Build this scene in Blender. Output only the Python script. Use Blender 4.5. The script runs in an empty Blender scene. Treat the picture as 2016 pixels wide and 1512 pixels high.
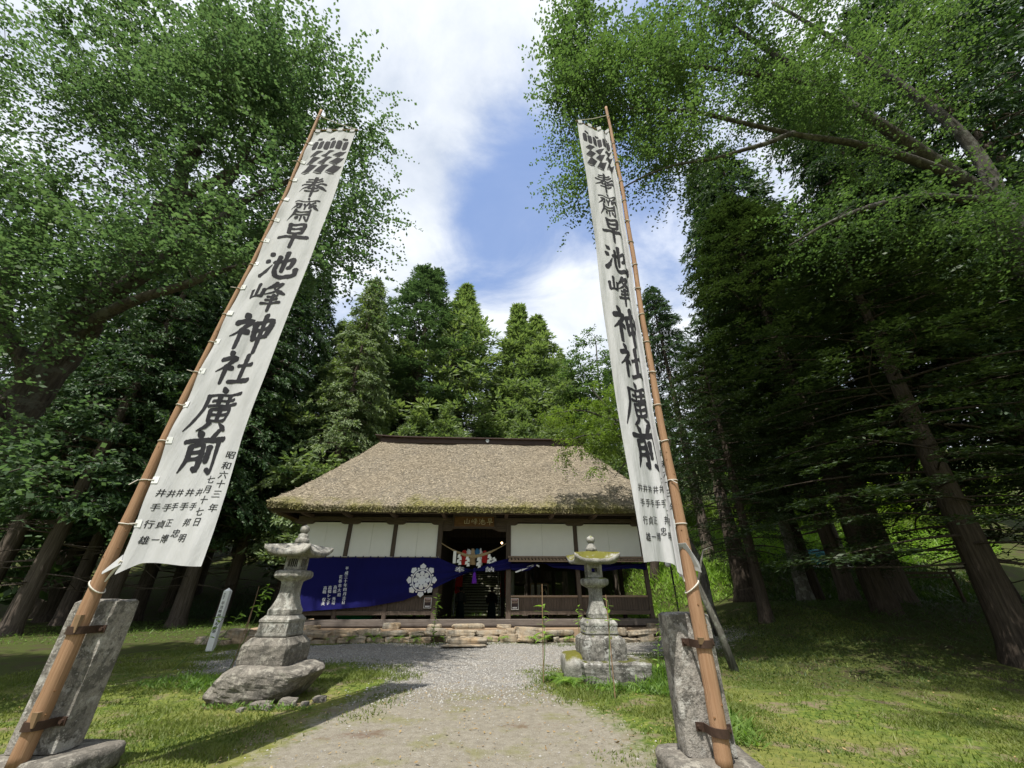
import bpy, bmesh, math, random
import numpy as np
from mathutils import Vector, Matrix, Quaternion

R = math.radians
scn = bpy.context.scene
COL = scn.collection
random.seed(7)

# ------------------------------------------------------------------ camera, sky, sun, exposure
PITCH = R(28.3); CAM_H = 1.6
cam_d = bpy.data.cameras.new('camera'); cam = bpy.data.objects.new('camera', cam_d); COL.objects.link(cam)
cam_d.sensor_width = 36.0; cam_d.lens = 757.0 / 2016.0 * 36.0
cam_d.clip_start = 0.05; cam_d.clip_end = 3000
cam.location = (0, 0, CAM_H); cam.rotation_euler = (R(90) + PITCH, 0, 0)
scn.camera = cam

SUN_EL = R(64.0); SUN_AZ = Vector((-0.36, -0.93)).normalized()
SUN_DIR = Vector((math.cos(SUN_EL) * SUN_AZ.x, math.cos(SUN_EL) * SUN_AZ.y, math.sin(SUN_EL)))
sl = bpy.data.lights.new('sun', 'SUN'); sl.energy = 3.9; sl.angle = R(0.5); sl.color = (1.0, 0.95, 0.86)
so = bpy.data.objects.new('sun', sl); COL.objects.link(so)
so.rotation_euler = SUN_DIR.to_track_quat('Z', 'Y').to_euler(); so.location = (-20, -30, 60)

vs = scn.view_settings
vs.view_transform = 'Standard'; vs.look = 'None'; vs.gamma = 1.0; vs.use_curve_mapping = False
vs.exposure = 0.87
cy = scn.cycles
cy.max_bounces = 7; cy.diffuse_bounces = 3; cy.glossy_bounces = 2; cy.transmission_bounces = 4
cy.transparent_max_bounces = 6; cy.use_denoising = True
cy.sample_clamp_indirect = 4.0

C_, S_ = math.cos(PITCH), math.sin(PITCH); F_ = 757.0
def ray(u, v):
    a = (u - 1008) / F_; b = (756 - v) / F_
    return Vector((a, C_ - S_ * b, S_ + C_ * b))
def P(u, v, D):
    "point at photograph pixel (u, v) standing D metres ahead"
    r = ray(u, v); t = D / r.y
    return Vector((r.x * t, D, CAM_H + r.z * t))

world = bpy.data.worlds.new('World'); scn.world = world; world.use_nodes = True
def build_world():
    nt = world.node_tree; nt.nodes.clear(); L = nt.links
    def N(t, **k):
        n = nt.nodes.new(t)
        for a, b in k.items(): setattr(n, a, b)
        return n
    def math_(op, a, b=None, c=None, clamp=False):
        n = N('ShaderNodeMath', operation=op, use_clamp=clamp)
        for i, x in enumerate((a, b, c)):
            if x is None: continue
            if isinstance(x, (int, float)): n.inputs[i].default_value = x
            else: L.new(x, n.inputs[i])
        return n.outputs[0]
    sky = N('ShaderNodeTexSky', sky_type='NISHITA', sun_disc=False)
    sky.sun_elevation = SUN_EL; sky.sun_rotation = math.atan2(SUN_DIR.x, SUN_DIR.y)
    sky.air_density = 1.0; sky.dust_density = 0.6; sky.ozone_density = 3.0
    tc = N('ShaderNodeTexCoord'); sp = N('ShaderNodeSeparateXYZ'); L.new(tc.outputs['Generated'], sp.inputs[0])
    zz = math_('ADD', math_('MAXIMUM', sp.outputs[2], 0.0), 0.30)
    cx = math_('DIVIDE', sp.outputs[0], zz); cyy = math_('DIVIDE', sp.outputs[1], zz)
    cb = N('ShaderNodeCombineXYZ'); L.new(cx, cb.inputs[0]); L.new(cyy, cb.inputs[1])
    mp = N('ShaderNodeMapping'); L.new(cb.outputs[0], mp.inputs[0])
    mp.inputs['Location'].default_value = (3.3, 1.7, 0); mp.inputs['Rotation'].default_value = (0, 0, R(25))
    mp.inputs['Scale'].default_value = (1.0, 1.35, 1)
    def noise(scale, det, rough, dist, vec):
        n = N('ShaderNodeTexNoise'); L.new(vec, n.inputs['Vector'])
        n.inputs['Scale'].default_value = scale; n.inputs['Detail'].default_value = det
        n.inputs['Roughness'].default_value = rough; n.inputs['Distortion'].default_value = dist
        return n.outputs[0]
    big = noise(1.15, 3, 0.5, 0.5, mp.outputs[0]); fine = noise(2.9, 9, 0.60, 0.4, mp.outputs[0])
    cov = math_('ADD', math_('MULTIPLY', math_('SUBTRACT', big, 0.5), 1.05), math_('MULTIPLY', math_('SUBTRACT', fine, 0.5), 1.25))
    cov = math_('ADD', cov, 0.65)
    for (u, v, k, s) in ((1130, 300, 22, 0.52), (1330, 480, 40, 0.42), (940, 400, 70, 0.38), (690, 590, 130, 0.3), (1060, 640, 120, 0.14), (905, 520, 120, 0.16)):
        d = ray(u, v).normalized()
        dp = N('ShaderNodeVectorMath', operation='DOT_PRODUCT'); L.new(tc.outputs['Generated'], dp.inputs[0]); dp.inputs[1].default_value = d
        g = math_('MULTIPLY', math_('POWER', math_('MAXIMUM', dp.outputs['Value'], 0.0), k), s)
        cov = math_('SUBTRACT', cov, g)
    for (u, v, k, s) in ((720, 150, 16, 0.30), (800, 380, 60, 0.26), (1120, 600, 90, 0.22), (1150, 700, 160, 0.28), (1500, 250, 10, 0.2), (250, 200, 8, 0.15)):
        d = ray(u, v).normalized()
        dp = N('ShaderNodeVectorMath', operation='DOT_PRODUCT'); L.new(tc.outputs['Generated'], dp.inputs[0]); dp.inputs[1].default_value = d
        cov = math_('ADD', cov, math_('MULTIPLY', math_('POWER', math_('MAXIMUM', dp.outputs['Value'], 0.0), k), s))
    mr = N('ShaderNodeMapRange', interpolation_type='SMOOTHSTEP'); L.new(cov, mr.inputs[0])
    mr.inputs[1].default_value = 0.10; mr.inputs[2].default_value = 0.66; mr.inputs[3].default_value = 0.16
    # cloud colour: greyer where thick, white at thin edges
    cr = N('ShaderNodeValToRGB'); L.new(fine, cr.inputs[0])
    cr.color_ramp.elements[0].position = 0.3; cr.color_ramp.elements[0].color = (2.6, 2.9, 3.4, 1)
    cr.color_ramp.elements[1].position = 0.68; cr.color_ramp.elements[1].color = (4.35, 4.5, 4.7, 1)
    tint = N('ShaderNodeMix', data_type='RGBA', blend_type='MULTIPLY'); tint.inputs[0].default_value = 1.0
    L.new(sky.outputs[0], tint.inputs[6]); tint.inputs[7].default_value = (1.0, 1.0, 1.05, 1)
    mx = N('ShaderNodeMix', data_type='RGBA'); L.new(mr.outputs[0], mx.inputs[0])
    L.new(tint.outputs[2], mx.inputs[6]); L.new(cr.outputs[0], mx.inputs[7])
    bg = N('ShaderNodeBackground'); L.new(mx.outputs[2], bg.inputs[0]); bg.inputs[1].default_value = 0.14
    out = N('ShaderNodeOutputWorld'); L.new(bg.outputs[0], out.inputs[0])
build_world()

# ------------------------------------------------------------------ materials
class NT:
    def __init__(s, name):
        s.m = bpy.data.materials.new(name); s.m.use_nodes = True; s.t = s.m.node_tree; s.t.nodes.clear()
        s.out = s.t.nodes.new('ShaderNodeOutputMaterial')
    def n(s, ty, **k):
        nd = s.t.nodes.new(ty)
        for a, b in k.items(): setattr(nd, a, b)
        return nd
    def l(s, a, b): s.t.links.new(a, b)
    def put(s, sock, x):
        if x is None: return
        if hasattr(x, 'is_output'): s.l(x, sock)
        elif isinstance(x, (tuple, list)) and len(x) == 3 and sock.type == 'RGBA': sock.default_value = (*x, 1)
        else: sock.default_value = x
    def coord(s, kind='Object', scale=(1, 1, 1), rot=(0, 0, 0)):
        if kind == 'Position': o = s.n('ShaderNodeNewGeometry').outputs['Position']
        else: o = s.n('ShaderNodeTexCoord').outputs[kind]
        mp = s.n('ShaderNodeMapping'); s.l(o, mp.inputs[0]); mp.inputs['Scale'].default_value = scale; mp.inputs['Rotation'].default_value = rot
        return mp.outputs[0]
    def noise(s, scale, det=4, rough=0.55, vec=None, dist=0.0):
        nd = s.n('ShaderNodeTexNoise'); s.put(nd.inputs['Scale'], scale); s.put(nd.inputs['Detail'], det); s.put(nd.inputs['Roughness'], rough); s.put(nd.inputs['Distortion'], dist)
        if vec is not None: s.l(vec, nd.inputs['Vector'])
        return nd.outputs[0]
    def voro(s, scale, vec=None, feature='F1', out='Distance'):
        nd = s.n('ShaderNodeTexVoronoi', feature=feature); s.put(nd.inputs['Scale'], scale)
        if vec is not None: s.l(vec, nd.inputs['Vector'])
        return nd.outputs[out]
    def ramp(s, fac, stops, interp='LINEAR'):
        nd = s.n('ShaderNodeValToRGB'); cr = nd.color_ramp; cr.interpolation = interp; s.l(fac, nd.inputs[0])
        while len(cr.elements) < len(stops): cr.elements.new(0.5)
        for e, (p, c) in zip(cr.elements, stops):
            e.position = p; e.color = (*c, 1) if isinstance(c, (tuple, list)) else (c, c, c, 1)
        return nd.outputs[0]
    def mix(s, fac, a, b, blend='MIX'):
        nd = s.n('ShaderNodeMix', data_type='RGBA', blend_type=blend); s.put(nd.inputs[0], fac); s.put(nd.inputs[6], a); s.put(nd.inputs[7], b)
        return nd.outputs[2]
    def math(s, op, a, b=None, clamp=False):
        nd = s.n('ShaderNodeMath', operation=op, use_clamp=clamp); s.put(nd.inputs[0], a); s.put(nd.inputs[1], b); return nd.outputs[0]
    def attr(s, name, out='Fac'):
        nd = s.n('ShaderNodeAttribute', attribute_name=name); return nd.outputs[out]
    def bump(s, h, strength=0.5, dist=0.02, normal=None):
        nd = s.n('ShaderNodeBump'); s.put(nd.inputs['Strength'], strength); s.put(nd.inputs['Distance'], dist); s.l(h, nd.inputs['Height'])
        if normal is not None: s.l(normal, nd.inputs['Normal'])
        return nd.outputs[0]
    def bsdf(s, col, rough=0.8, spec=0.3, normal=None, metal=0.0, sheen=0.0):
        nd = s.n('ShaderNodeBsdfPrincipled'); s.put(nd.inputs['Base Color'], col); s.put(nd.inputs['Roughness'], rough)
        s.put(nd.inputs['Specular IOR Level'], spec); s.put(nd.inputs['Metallic'], metal)
        if normal is not None: s.l(normal, nd.inputs['Normal'])
        return nd.outputs[0]
    def done(s, sh): s.l(sh, s.out.inputs[0]); return s.m

MAT = {}
def m_stone(name, a, b, *, blotch=0.0, lichen=(0.42, 0.43, 0.40), dark=(0.05, 0.048, 0.043), la=0.5, da=0.45, moss=None, kind='Object', warm=None, moss_lo=0.42):
    t = NT(name); c = t.coord(kind)
    base = t.mix(t.noise(3.0, 6, 0.65, c), a, b)
    sp = t.noise(55, 3, 0.6, c); base = t.mix(t.math('MULTIPLY', t.ramp(sp, ((0.4, 0.0), (0.62, 1.0))), 0.35), base, dark)
    if kind == 'Position': base = t.mix(t.n('ShaderNodeObjectInfo').outputs['Random'], base, t.mix(0.5, base, (0.20, 0.195, 0.175)))
    if warm: base = t.mix(t.ramp(t.noise(1.4, 3, 0.5, c), ((0.42, 0.0), (0.62, 0.7))), base, warm)
    # dark weather stains run down, pale lichen in round spots
    cs = t.coord(kind, (4, 4, 1.1)); st = t.ramp(t.noise(1.5, 6, 0.7, cs), ((0.46, 0.0), (0.62, da)))
    base = t.mix(st, base, dark)
    if blotch: base = t.mix(t.ramp(t.noise(4.2, 8, 0.72, c, 0.2), ((0.50, 0.0), (0.545, blotch))), base, dark)
    li = t.ramp(t.noise(6.5, 5, 0.7, c, 0.3), ((0.54, 0.0), (0.60, la))); base = t.mix(li, base, lichen)
    li2 = t.ramp(t.voro(22, c), ((0.10, la), (0.2, 0.0))); base = t.mix(t.math('MULTIPLY', li2, t.ramp(t.noise(4, 2, 0.5, c), ((0.5, 0.0), (0.56, 1.0)))), base, lichen)
    if moss:
        nz = t.n('ShaderNodeNewGeometry'); sx = t.n('ShaderNodeSeparateXYZ'); t.l(nz.outputs['Normal'], sx.inputs[0])
        up = t.ramp(t.math('ADD', sx.outputs[2], t.math('MULTIPLY', t.math('SUBTRACT', t.noise(5, 5, 0.6, c), 0.5), 1.6)), ((moss_lo, 0.0), (moss_lo + 0.3, 1.0)))
        base = t.mix(up, base, t.mix(t.noise(14, 3, 0.6, c), moss, tuple(x * 1.6 for x in moss)))
    h = t.math('ADD', t.noise(11, 8, 0.68, c), t.math('MULTIPLY', sp, 0.35))
    return t.done(t.bsdf(base, 0.92, 0.15, t.bump(h, 0.75, 0.03)))
def m_wood(name, a, b, scale=(14, 14, 0.9), rough=0.75, grain=0.35, stain=None, kind='Object'):
    t = NT(name); c = t.coord(kind, scale)
    n = t.noise(2.2, 7, 0.65, c, 0.4); base = t.mix(t.ramp(n, ((0.35, 0.0), (0.68, 1.0))), a, b)
    c2 = t.coord(kind)
    base = t.mix(t.math('MULTIPLY', t.noise(1.7, 4, 0.6, c2), 0.5), base, stain or tuple(x * 0.45 for x in a))
    cr = t.ramp(t.noise(5.0, 4, 0.7, c), ((0.30, 1.0), (0.40, 0.0))); base = t.mix(t.math('MULTIPLY', cr, 0.7), base, tuple(x * 0.25 for x in a))
    return t.done(t.bsdf(base, rough, 0.25, t.bump(n, grain, 0.01)))
def m_plain(name, col, rough=0.7, spec=0.3, var=0.15, scale=6, metal=0.0, kind='Object', bump=0.0):
    t = NT(name); c = t.coord(kind); n = t.noise(scale, 5, 0.6, c)
    base = t.mix(n, tuple(x * (1 - var) for x in col), tuple(min(1, x * (1 + var)) for x in col))
    return t.done(t.bsdf(base, rough, spec, t.bump(n, bump, 0.01) if bump else None, metal))
def m_leaf(name, dark, light, trans=0.35, tcol=None, gloss=0.25, rough=0.5, patch=0.35, pscale=0.5):
    t = NT(name); r = t.attr('rnd')
    c = t.coord('Object'); cl = t.noise(pscale, 3, 0.55, c)
    f = t.math('ADD', t.math('MULTIPLY', r, 1 - patch), t.math('MULTIPLY', t.ramp(cl, ((0.35, 0.0), (0.65, 1.0))), patch))
    col = t.mix(f, dark, light)
    b = t.bsdf(col, rough, gloss)
    tr = t.n('ShaderNodeBsdfTranslucent'); t.put(tr.inputs[0], t.mix(1.0, col, tcol or (1.5, 1.7, 0.7), 'MULTIPLY'))
    ms = t.n('ShaderNodeMixShader'); ms.inputs[0].default_value = trans; t.l(b, ms.inputs[1]); t.l(tr.outputs[0], ms.inputs[2])
    return t.done(ms.outputs[0])
def m_bark(name, a, b, sc=(7, 7, 1.0), lichen=None):
    t = NT(name); c = t.coord('Object', sc); n = t.noise(2.0, 8, 0.7, c, 0.5)
    base = t.mix(t.ramp(n, ((0.35, 0.0), (0.65, 1.0))), a, b)
    if lichen:
        c2 = t.coord('Object'); base = t.mix(t.ramp(t.noise(3.5, 5, 0.65, c2), ((0.52, 0.0), (0.6, 0.7))), base, lichen)
    return t.done(t.bsdf(base, 0.95, 0.1, t.bump(n, 0.9, 0.05)))
def m_cloth(name, col, dirt, weave=240.0, trans=0.2, var=0.12, wr=0.35):
    t = NT(name); c = t.coord('Object')
    st = t.noise(1.2, 5, 0.65, t.coord('Object', (3, 3, 0.5)))
    base = t.mix(t.ramp(st, ((0.45, 0.0), (0.75, var * 3))), col, dirt)
    w = t.n('ShaderNodeTexWave'); t.l(c, w.inputs[0]); w.inputs['Scale'].default_value = weave
    h = t.noise(5, 5, 0.6, t.coord('Object', (5, 5, 0.8)))
    b = t.bsdf(base, 0.9, 0.15, t.bump(h, wr, 0.03))
    tr = t.n('ShaderNodeBsdfTranslucent'); t.put(tr.inputs[0], base)
    ms = t.n('ShaderNodeMixShader'); ms.inputs[0].default_value = trans; t.l(b, ms.inputs[1]); t.l(tr.outputs[0], ms.inputs[2])
    return t.done(ms.outputs[0])

MAT['granite'] = m_stone('granite', (0.30, 0.29, 0.26), (0.40, 0.38, 0.34), blotch=0.35, la=0.5, da=0.5, moss=(0.10, 0.11, 0.03), moss_lo=1.05)
MAT['granite_moss'] = m_stone('granite_moss', (0.27, 0.265, 0.24), (0.38, 0.37, 0.34), blotch=0.35, la=0.45, da=0.55, moss=(0.10, 0.12, 0.018), moss_lo=0.85)
MAT['moss_cap'] = m_stone('moss_cap', (0.28, 0.27, 0.24), (0.36, 0.35, 0.32), la=0.5, da=0.4, moss=(0.085, 0.082, 0.016), moss_lo=0.42)
MAT['boulder'] = m_stone('boulder', (0.15, 0.135, 0.115), (0.26, 0.24, 0.21), blotch=0.45, la=0.45, da=0.4, lichen=(0.38, 0.36, 0.31))
MAT['boulder_moss'] = m_stone('boulder_moss', (0.17, 0.16, 0.14), (0.30, 0.29, 0.27), blotch=0.7, la=0.65, da=0.6, lichen=(0.40, 0.40, 0.38), moss=(0.06, 0.062, 0.018), moss_lo=0.95)
MAT['post_stone'] = m_stone('post_stone', (0.26, 0.24, 0.215), (0.37, 0.345, 0.31), blotch=0.6, la=0.6, da=0.45, lichen=(0.46, 0.45, 0.42))
MAT['wall_stone'] = m_stone('wall_stone', (0.33, 0.28, 0.21), (0.43, 0.365, 0.275), la=0.25, da=0.5, warm=(0.34, 0.24, 0.14), moss=(0.12, 0.13, 0.03), moss_lo=1.1, kind='Position')
MAT['step_stone'] = m_stone('step_stone', (0.16, 0.155, 0.12), (0.25, 0.24, 0.19), la=0.15, da=0.6, moss=(0.07, 0.09, 0.02), moss_lo=0.9)
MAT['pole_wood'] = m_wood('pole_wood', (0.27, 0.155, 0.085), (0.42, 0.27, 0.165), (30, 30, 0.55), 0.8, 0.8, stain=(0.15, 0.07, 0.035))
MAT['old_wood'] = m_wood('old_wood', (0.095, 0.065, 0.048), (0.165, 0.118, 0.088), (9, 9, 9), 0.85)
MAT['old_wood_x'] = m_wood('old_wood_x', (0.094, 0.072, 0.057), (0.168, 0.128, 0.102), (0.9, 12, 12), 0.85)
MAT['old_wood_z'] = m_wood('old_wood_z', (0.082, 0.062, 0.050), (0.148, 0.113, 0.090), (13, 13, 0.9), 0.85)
MAT['pale_wood'] = m_wood('pale_wood', (0.30, 0.21, 0.15), (0.42, 0.31, 0.23), (6, 6, 6), 0.85)
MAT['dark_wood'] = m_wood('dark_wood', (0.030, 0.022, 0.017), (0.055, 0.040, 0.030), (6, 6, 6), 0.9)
MAT['sign_wood'] = m_wood('sign_wood', (0.17, 0.085, 0.035), (0.28, 0.15, 0.07), (1.5, 8, 8), 0.7)
MAT['sill_wood'] = m_wood('sill_wood', (0.12, 0.10, 0.088), (0.21, 0.18, 0.16), (0.8, 12, 12), 0.85)
MAT['iron'] = m_plain('iron', (0.055, 0.032, 0.022), 0.75, 0.4, 0.5, 25, 0.4, bump=0.3)
MAT['ridge_metal'] = m_plain('ridge_metal', (0.045, 0.025, 0.020), 0.5, 0.4, 0.3, 3)
MAT['plaster'] = m_plain('plaster', (0.83, 0.82, 0.785), 0.9, 0.1, 0.06, 2.6, bump=0.15)
MAT['banner'] = m_cloth('banner', (0.565, 0.57, 0.585), (0.45, 0.445, 0.44), trans=0.25, var=0.16, wr=0.45)
MAT['ink'] = m_plain('ink', (0.022, 0.022, 0.026), 0.85, 0.15, 0.5, 18)
MAT['curtain'] = m_cloth('curtain', (0.0085, 0.0085, 0.088), (0.006, 0.006, 0.066), trans=0.05, var=0.2, wr=0.2)
MAT['print_white'] = m_plain('print_white', (0.72, 0.72, 0.75), 0.9, 0.1, 0.06)
MAT['paper'] = m_plain('paper', (0.82, 0.82, 0.80), 0.9, 0.1, 0.04)
MAT['rope'] = m_plain('rope', (0.36, 0.28, 0.16), 0.95, 0.1, 0.35, 40, bump=0.4)
MAT['cord'] = m_plain('cord', (0.50, 0.47, 0.42), 0.9, 0.1, 0.1)
MAT['gold'] = m_plain('gold', (0.62, 0.55, 0.40), 0.7, 0.3, 0.35, 10)
MAT['red_cloth'] = m_plain('red_cloth', (0.50, 0.035, 0.035), 0.9, 0.1, 0.15)
MAT['blue_cloth'] = m_plain('blue_cloth', (0.05, 0.17, 0.34), 0.9, 0.1, 0.15)
MAT['tan_cloth'] = m_plain('tan_cloth', (0.45, 0.33, 0.20), 0.9, 0.1, 0.2)
MAT['white_cloth'] = m_plain('white_cloth', (0.65, 0.66, 0.66), 0.9, 0.1, 0.1)
MAT['black_cloth'] = m_plain('black_cloth', (0.012, 0.012, 0.013), 0.9, 0.1, 0.2)
MAT['violet_cloth'] = m_plain('violet_cloth', (0.12, 0.025, 0.34), 0.9, 0.1, 0.2)
MAT['hakama'] = m_plain('hakama', (0.010, 0.022, 0.022), 0.9, 0.1, 0.2)
MAT['kimono'] = m_plain('kimono', (0.065, 0.07, 0.066), 0.9, 0.1, 0.2)
MAT['skin'] = m_plain('skin', (0.38, 0.22, 0.15), 0.6, 0.3, 0.08)
MAT['hair'] = m_plain('hair', (0.008, 0.007, 0.006), 0.6, 0.3, 0.2)
MAT['white_paint'] = m_plain('white_paint', (0.76, 0.77, 0.76), 0.6, 0.3, 0.05)
MAT['green_plastic'] = m_plain('green_plastic', (0.02, 0.24, 0.12), 0.4, 0.5, 0.1)
MAT['tarp'] = m_plain('tarp', (0.08, 0.33, 0.40), 0.6, 0.3, 0.15)
MAT['bamboo'] = m_plain('bamboo', (0.22, 0.145, 0.085), 0.6, 0.3, 0.3, 12)
MAT['wire'] = m_plain('wire', (0.30, 0.30, 0.29), 0.6, 0.3, 0.1)
MAT['steel_pole'] = m_plain('steel_pole', (0.42, 0.44, 0.46), 0.45, 0.4, 0.1, metal=0.3)
MAT['leaf_ginkgo'] = m_leaf('leaf_ginkgo', (0.056, 0.100, 0.056), (0.120, 0.172, 0.086), 0.46, (1.2, 1.4, 0.8))
MAT['leaf_katsura'] = m_leaf('leaf_katsura', (0.052, 0.092, 0.042), (0.108, 0.160, 0.060), 0.45, (1.3, 1.5, 0.75))
MAT['leaf_maple'] = m_leaf('leaf_maple', (0.085, 0.150, 0.028), (0.175, 0.245, 0.045), 0.42, (1.35, 1.45, 0.7))
MAT['leaf_bright'] = m_leaf('leaf_bright', (0.16, 0.25, 0.03), (0.30, 0.38, 0.05), 0.45)
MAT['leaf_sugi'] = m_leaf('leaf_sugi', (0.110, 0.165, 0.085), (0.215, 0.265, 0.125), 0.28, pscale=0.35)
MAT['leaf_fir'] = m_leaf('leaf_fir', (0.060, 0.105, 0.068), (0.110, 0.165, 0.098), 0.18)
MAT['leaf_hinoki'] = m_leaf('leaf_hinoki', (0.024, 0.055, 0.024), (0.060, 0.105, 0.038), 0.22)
MAT['leaf_yew'] = m_leaf('leaf_yew', (0.021, 0.038, 0.017), (0.048, 0.070, 0.028), 0.22)
MAT['leaf_far'] = m_leaf('leaf_far', (0.035, 0.070, 0.032), (0.085, 0.135, 0.055), 0.22, pscale=0.12)
MAT['leaf_fern'] = m_leaf('leaf_fern', (0.13, 0.24, 0.035), (0.24, 0.36, 0.06), 0.35)
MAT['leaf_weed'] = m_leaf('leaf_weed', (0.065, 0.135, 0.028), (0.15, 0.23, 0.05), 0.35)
MAT['leaf_shade'] = m_leaf('leaf_shade', (0.026, 0.055, 0.014), (0.070, 0.105, 0.028), 0.3)  # darker copy of the weed leaf, shade put into its colour
MAT['leaf_grass'] = m_leaf('leaf_grass', (0.072, 0.112, 0.022), (0.175, 0.200, 0.052), 0.3, pscale=0.9, patch=0.6)
MAT['leaf_litter'] = m_leaf('leaf_litter', (0.16, 0.09, 0.04), (0.36, 0.27, 0.13), 0.1)
MAT['bark_ginkgo'] = m_bark('bark_ginkgo', (0.028, 0.024, 0.020), (0.085, 0.073, 0.060), lichen=(0.10, 0.10, 0.085))
MAT['bark_katsura'] = m_bark('bark_katsura', (0.035, 0.032, 0.028), (0.095, 0.088, 0.078), lichen=(0.15, 0.15, 0.135))
MAT['bark_sugi'] = m_bark('bark_sugi', (0.055, 0.044, 0.036), (0.15, 0.125, 0.105), (9, 9, 0.5))
MAT['bark_yew'] = m_bark('bark_yew', (0.030, 0.024, 0.019), (0.085, 0.068, 0.054), (9, 9, 0.6))
MAT['bark_pale'] = m_bark('bark_pale', (0.07, 0.065, 0.055), (0.16, 0.155, 0.135), lichen=(0.24, 0.25, 0.21))
MAT['stem'] = m_plain('stem', (0.10, 0.16, 0.04), 0.7, 0.3, 0.2)

def m_thatch():
    t = NT('thatch'); c = t.coord('Object')
    fine = t.noise(26, 5, 0.75, t.coord('Object', (1.0, 1.0, 1.4))); mid = t.noise(4.5, 5, 0.65, c); big = t.noise(0.55, 4, 0.55, c)
    base = t.mix(t.ramp(fine, ((0.35, 0.0), (0.66, 1.0))), (0.14, 0.117, 0.085), (0.38, 0.325, 0.245))
    base = t.mix(t.math('MULTIPLY', mid, 0.45), base, (0.17, 0.15, 0.12))
    base = t.mix(t.ramp(big, ((0.42, 0.0), (0.62, 0.65))), base, (0.19, 0.175, 0.15)); base = t.mix(t.ramp(t.noise(1.1, 5, 0.65, t.coord('Object', (2.2, 0.6, 0.6))), ((0.5, 0.0), (0.66, 0.5))), base, (0.30, 0.265, 0.20))
    sp = t.n('ShaderNodeSeparateXYZ'); t.l(t.n('ShaderNodeTexCoord').outputs['Object'], sp.inputs[0])
    hz = t.math('ADD', sp.outputs[2], t.math('MULTIPLY', t.math('SUBTRACT', t.noise(0.9, 5, 0.7, c), 0.5), 2.6))
    ms = t.ramp(t.math('MULTIPLY', t.math('SUBTRACT', hz, 4.3), 0.5), ((0.04, 0.8), (0.36, 0.0)))
    ms = t.math('MULTIPLY', ms, t.ramp(t.noise(7, 4, 0.65, c), ((0.36, 0.15), (0.58, 1.0))))
    base = t.mix(ms, base, t.mix(fine, (0.10, 0.10, 0.015), (0.26, 0.25, 0.04)))
    h = t.math('ADD', fine, t.math('MULTIPLY', mid, 0.6))
    return t.done(t.bsdf(base, 0.95, 0.08, t.bump(h, 1.0, 0.08)))
MAT['thatch'] = m_thatch()
def m_straw():
    t = NT('straw'); r = t.attr('rnd'); c = t.coord('Object')
    base = t.mix(r, (0.14, 0.117, 0.085), (0.55, 0.475, 0.36))
    sp = t.n('ShaderNodeSeparateXYZ'); t.l(t.n('ShaderNodeTexCoord').outputs['Object'], sp.inputs[0])
    hz = t.math('ADD', sp.outputs[2], t.math('MULTIPLY', t.math('SUBTRACT', t.noise(0.9, 5, 0.7, c), 0.5), 2.6))
    ms = t.ramp(t.math('MULTIPLY', t.math('SUBTRACT', hz, 4.3), 0.5), ((0.04, 0.7), (0.34, 0.0)))
    base = t.mix(ms, base, t.mix(r, (0.10, 0.10, 0.015), (0.29, 0.28, 0.045)))
    return t.done(t.bsdf(base, 0.9, 0.1))
MAT['straw'] = m_straw()

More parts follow.
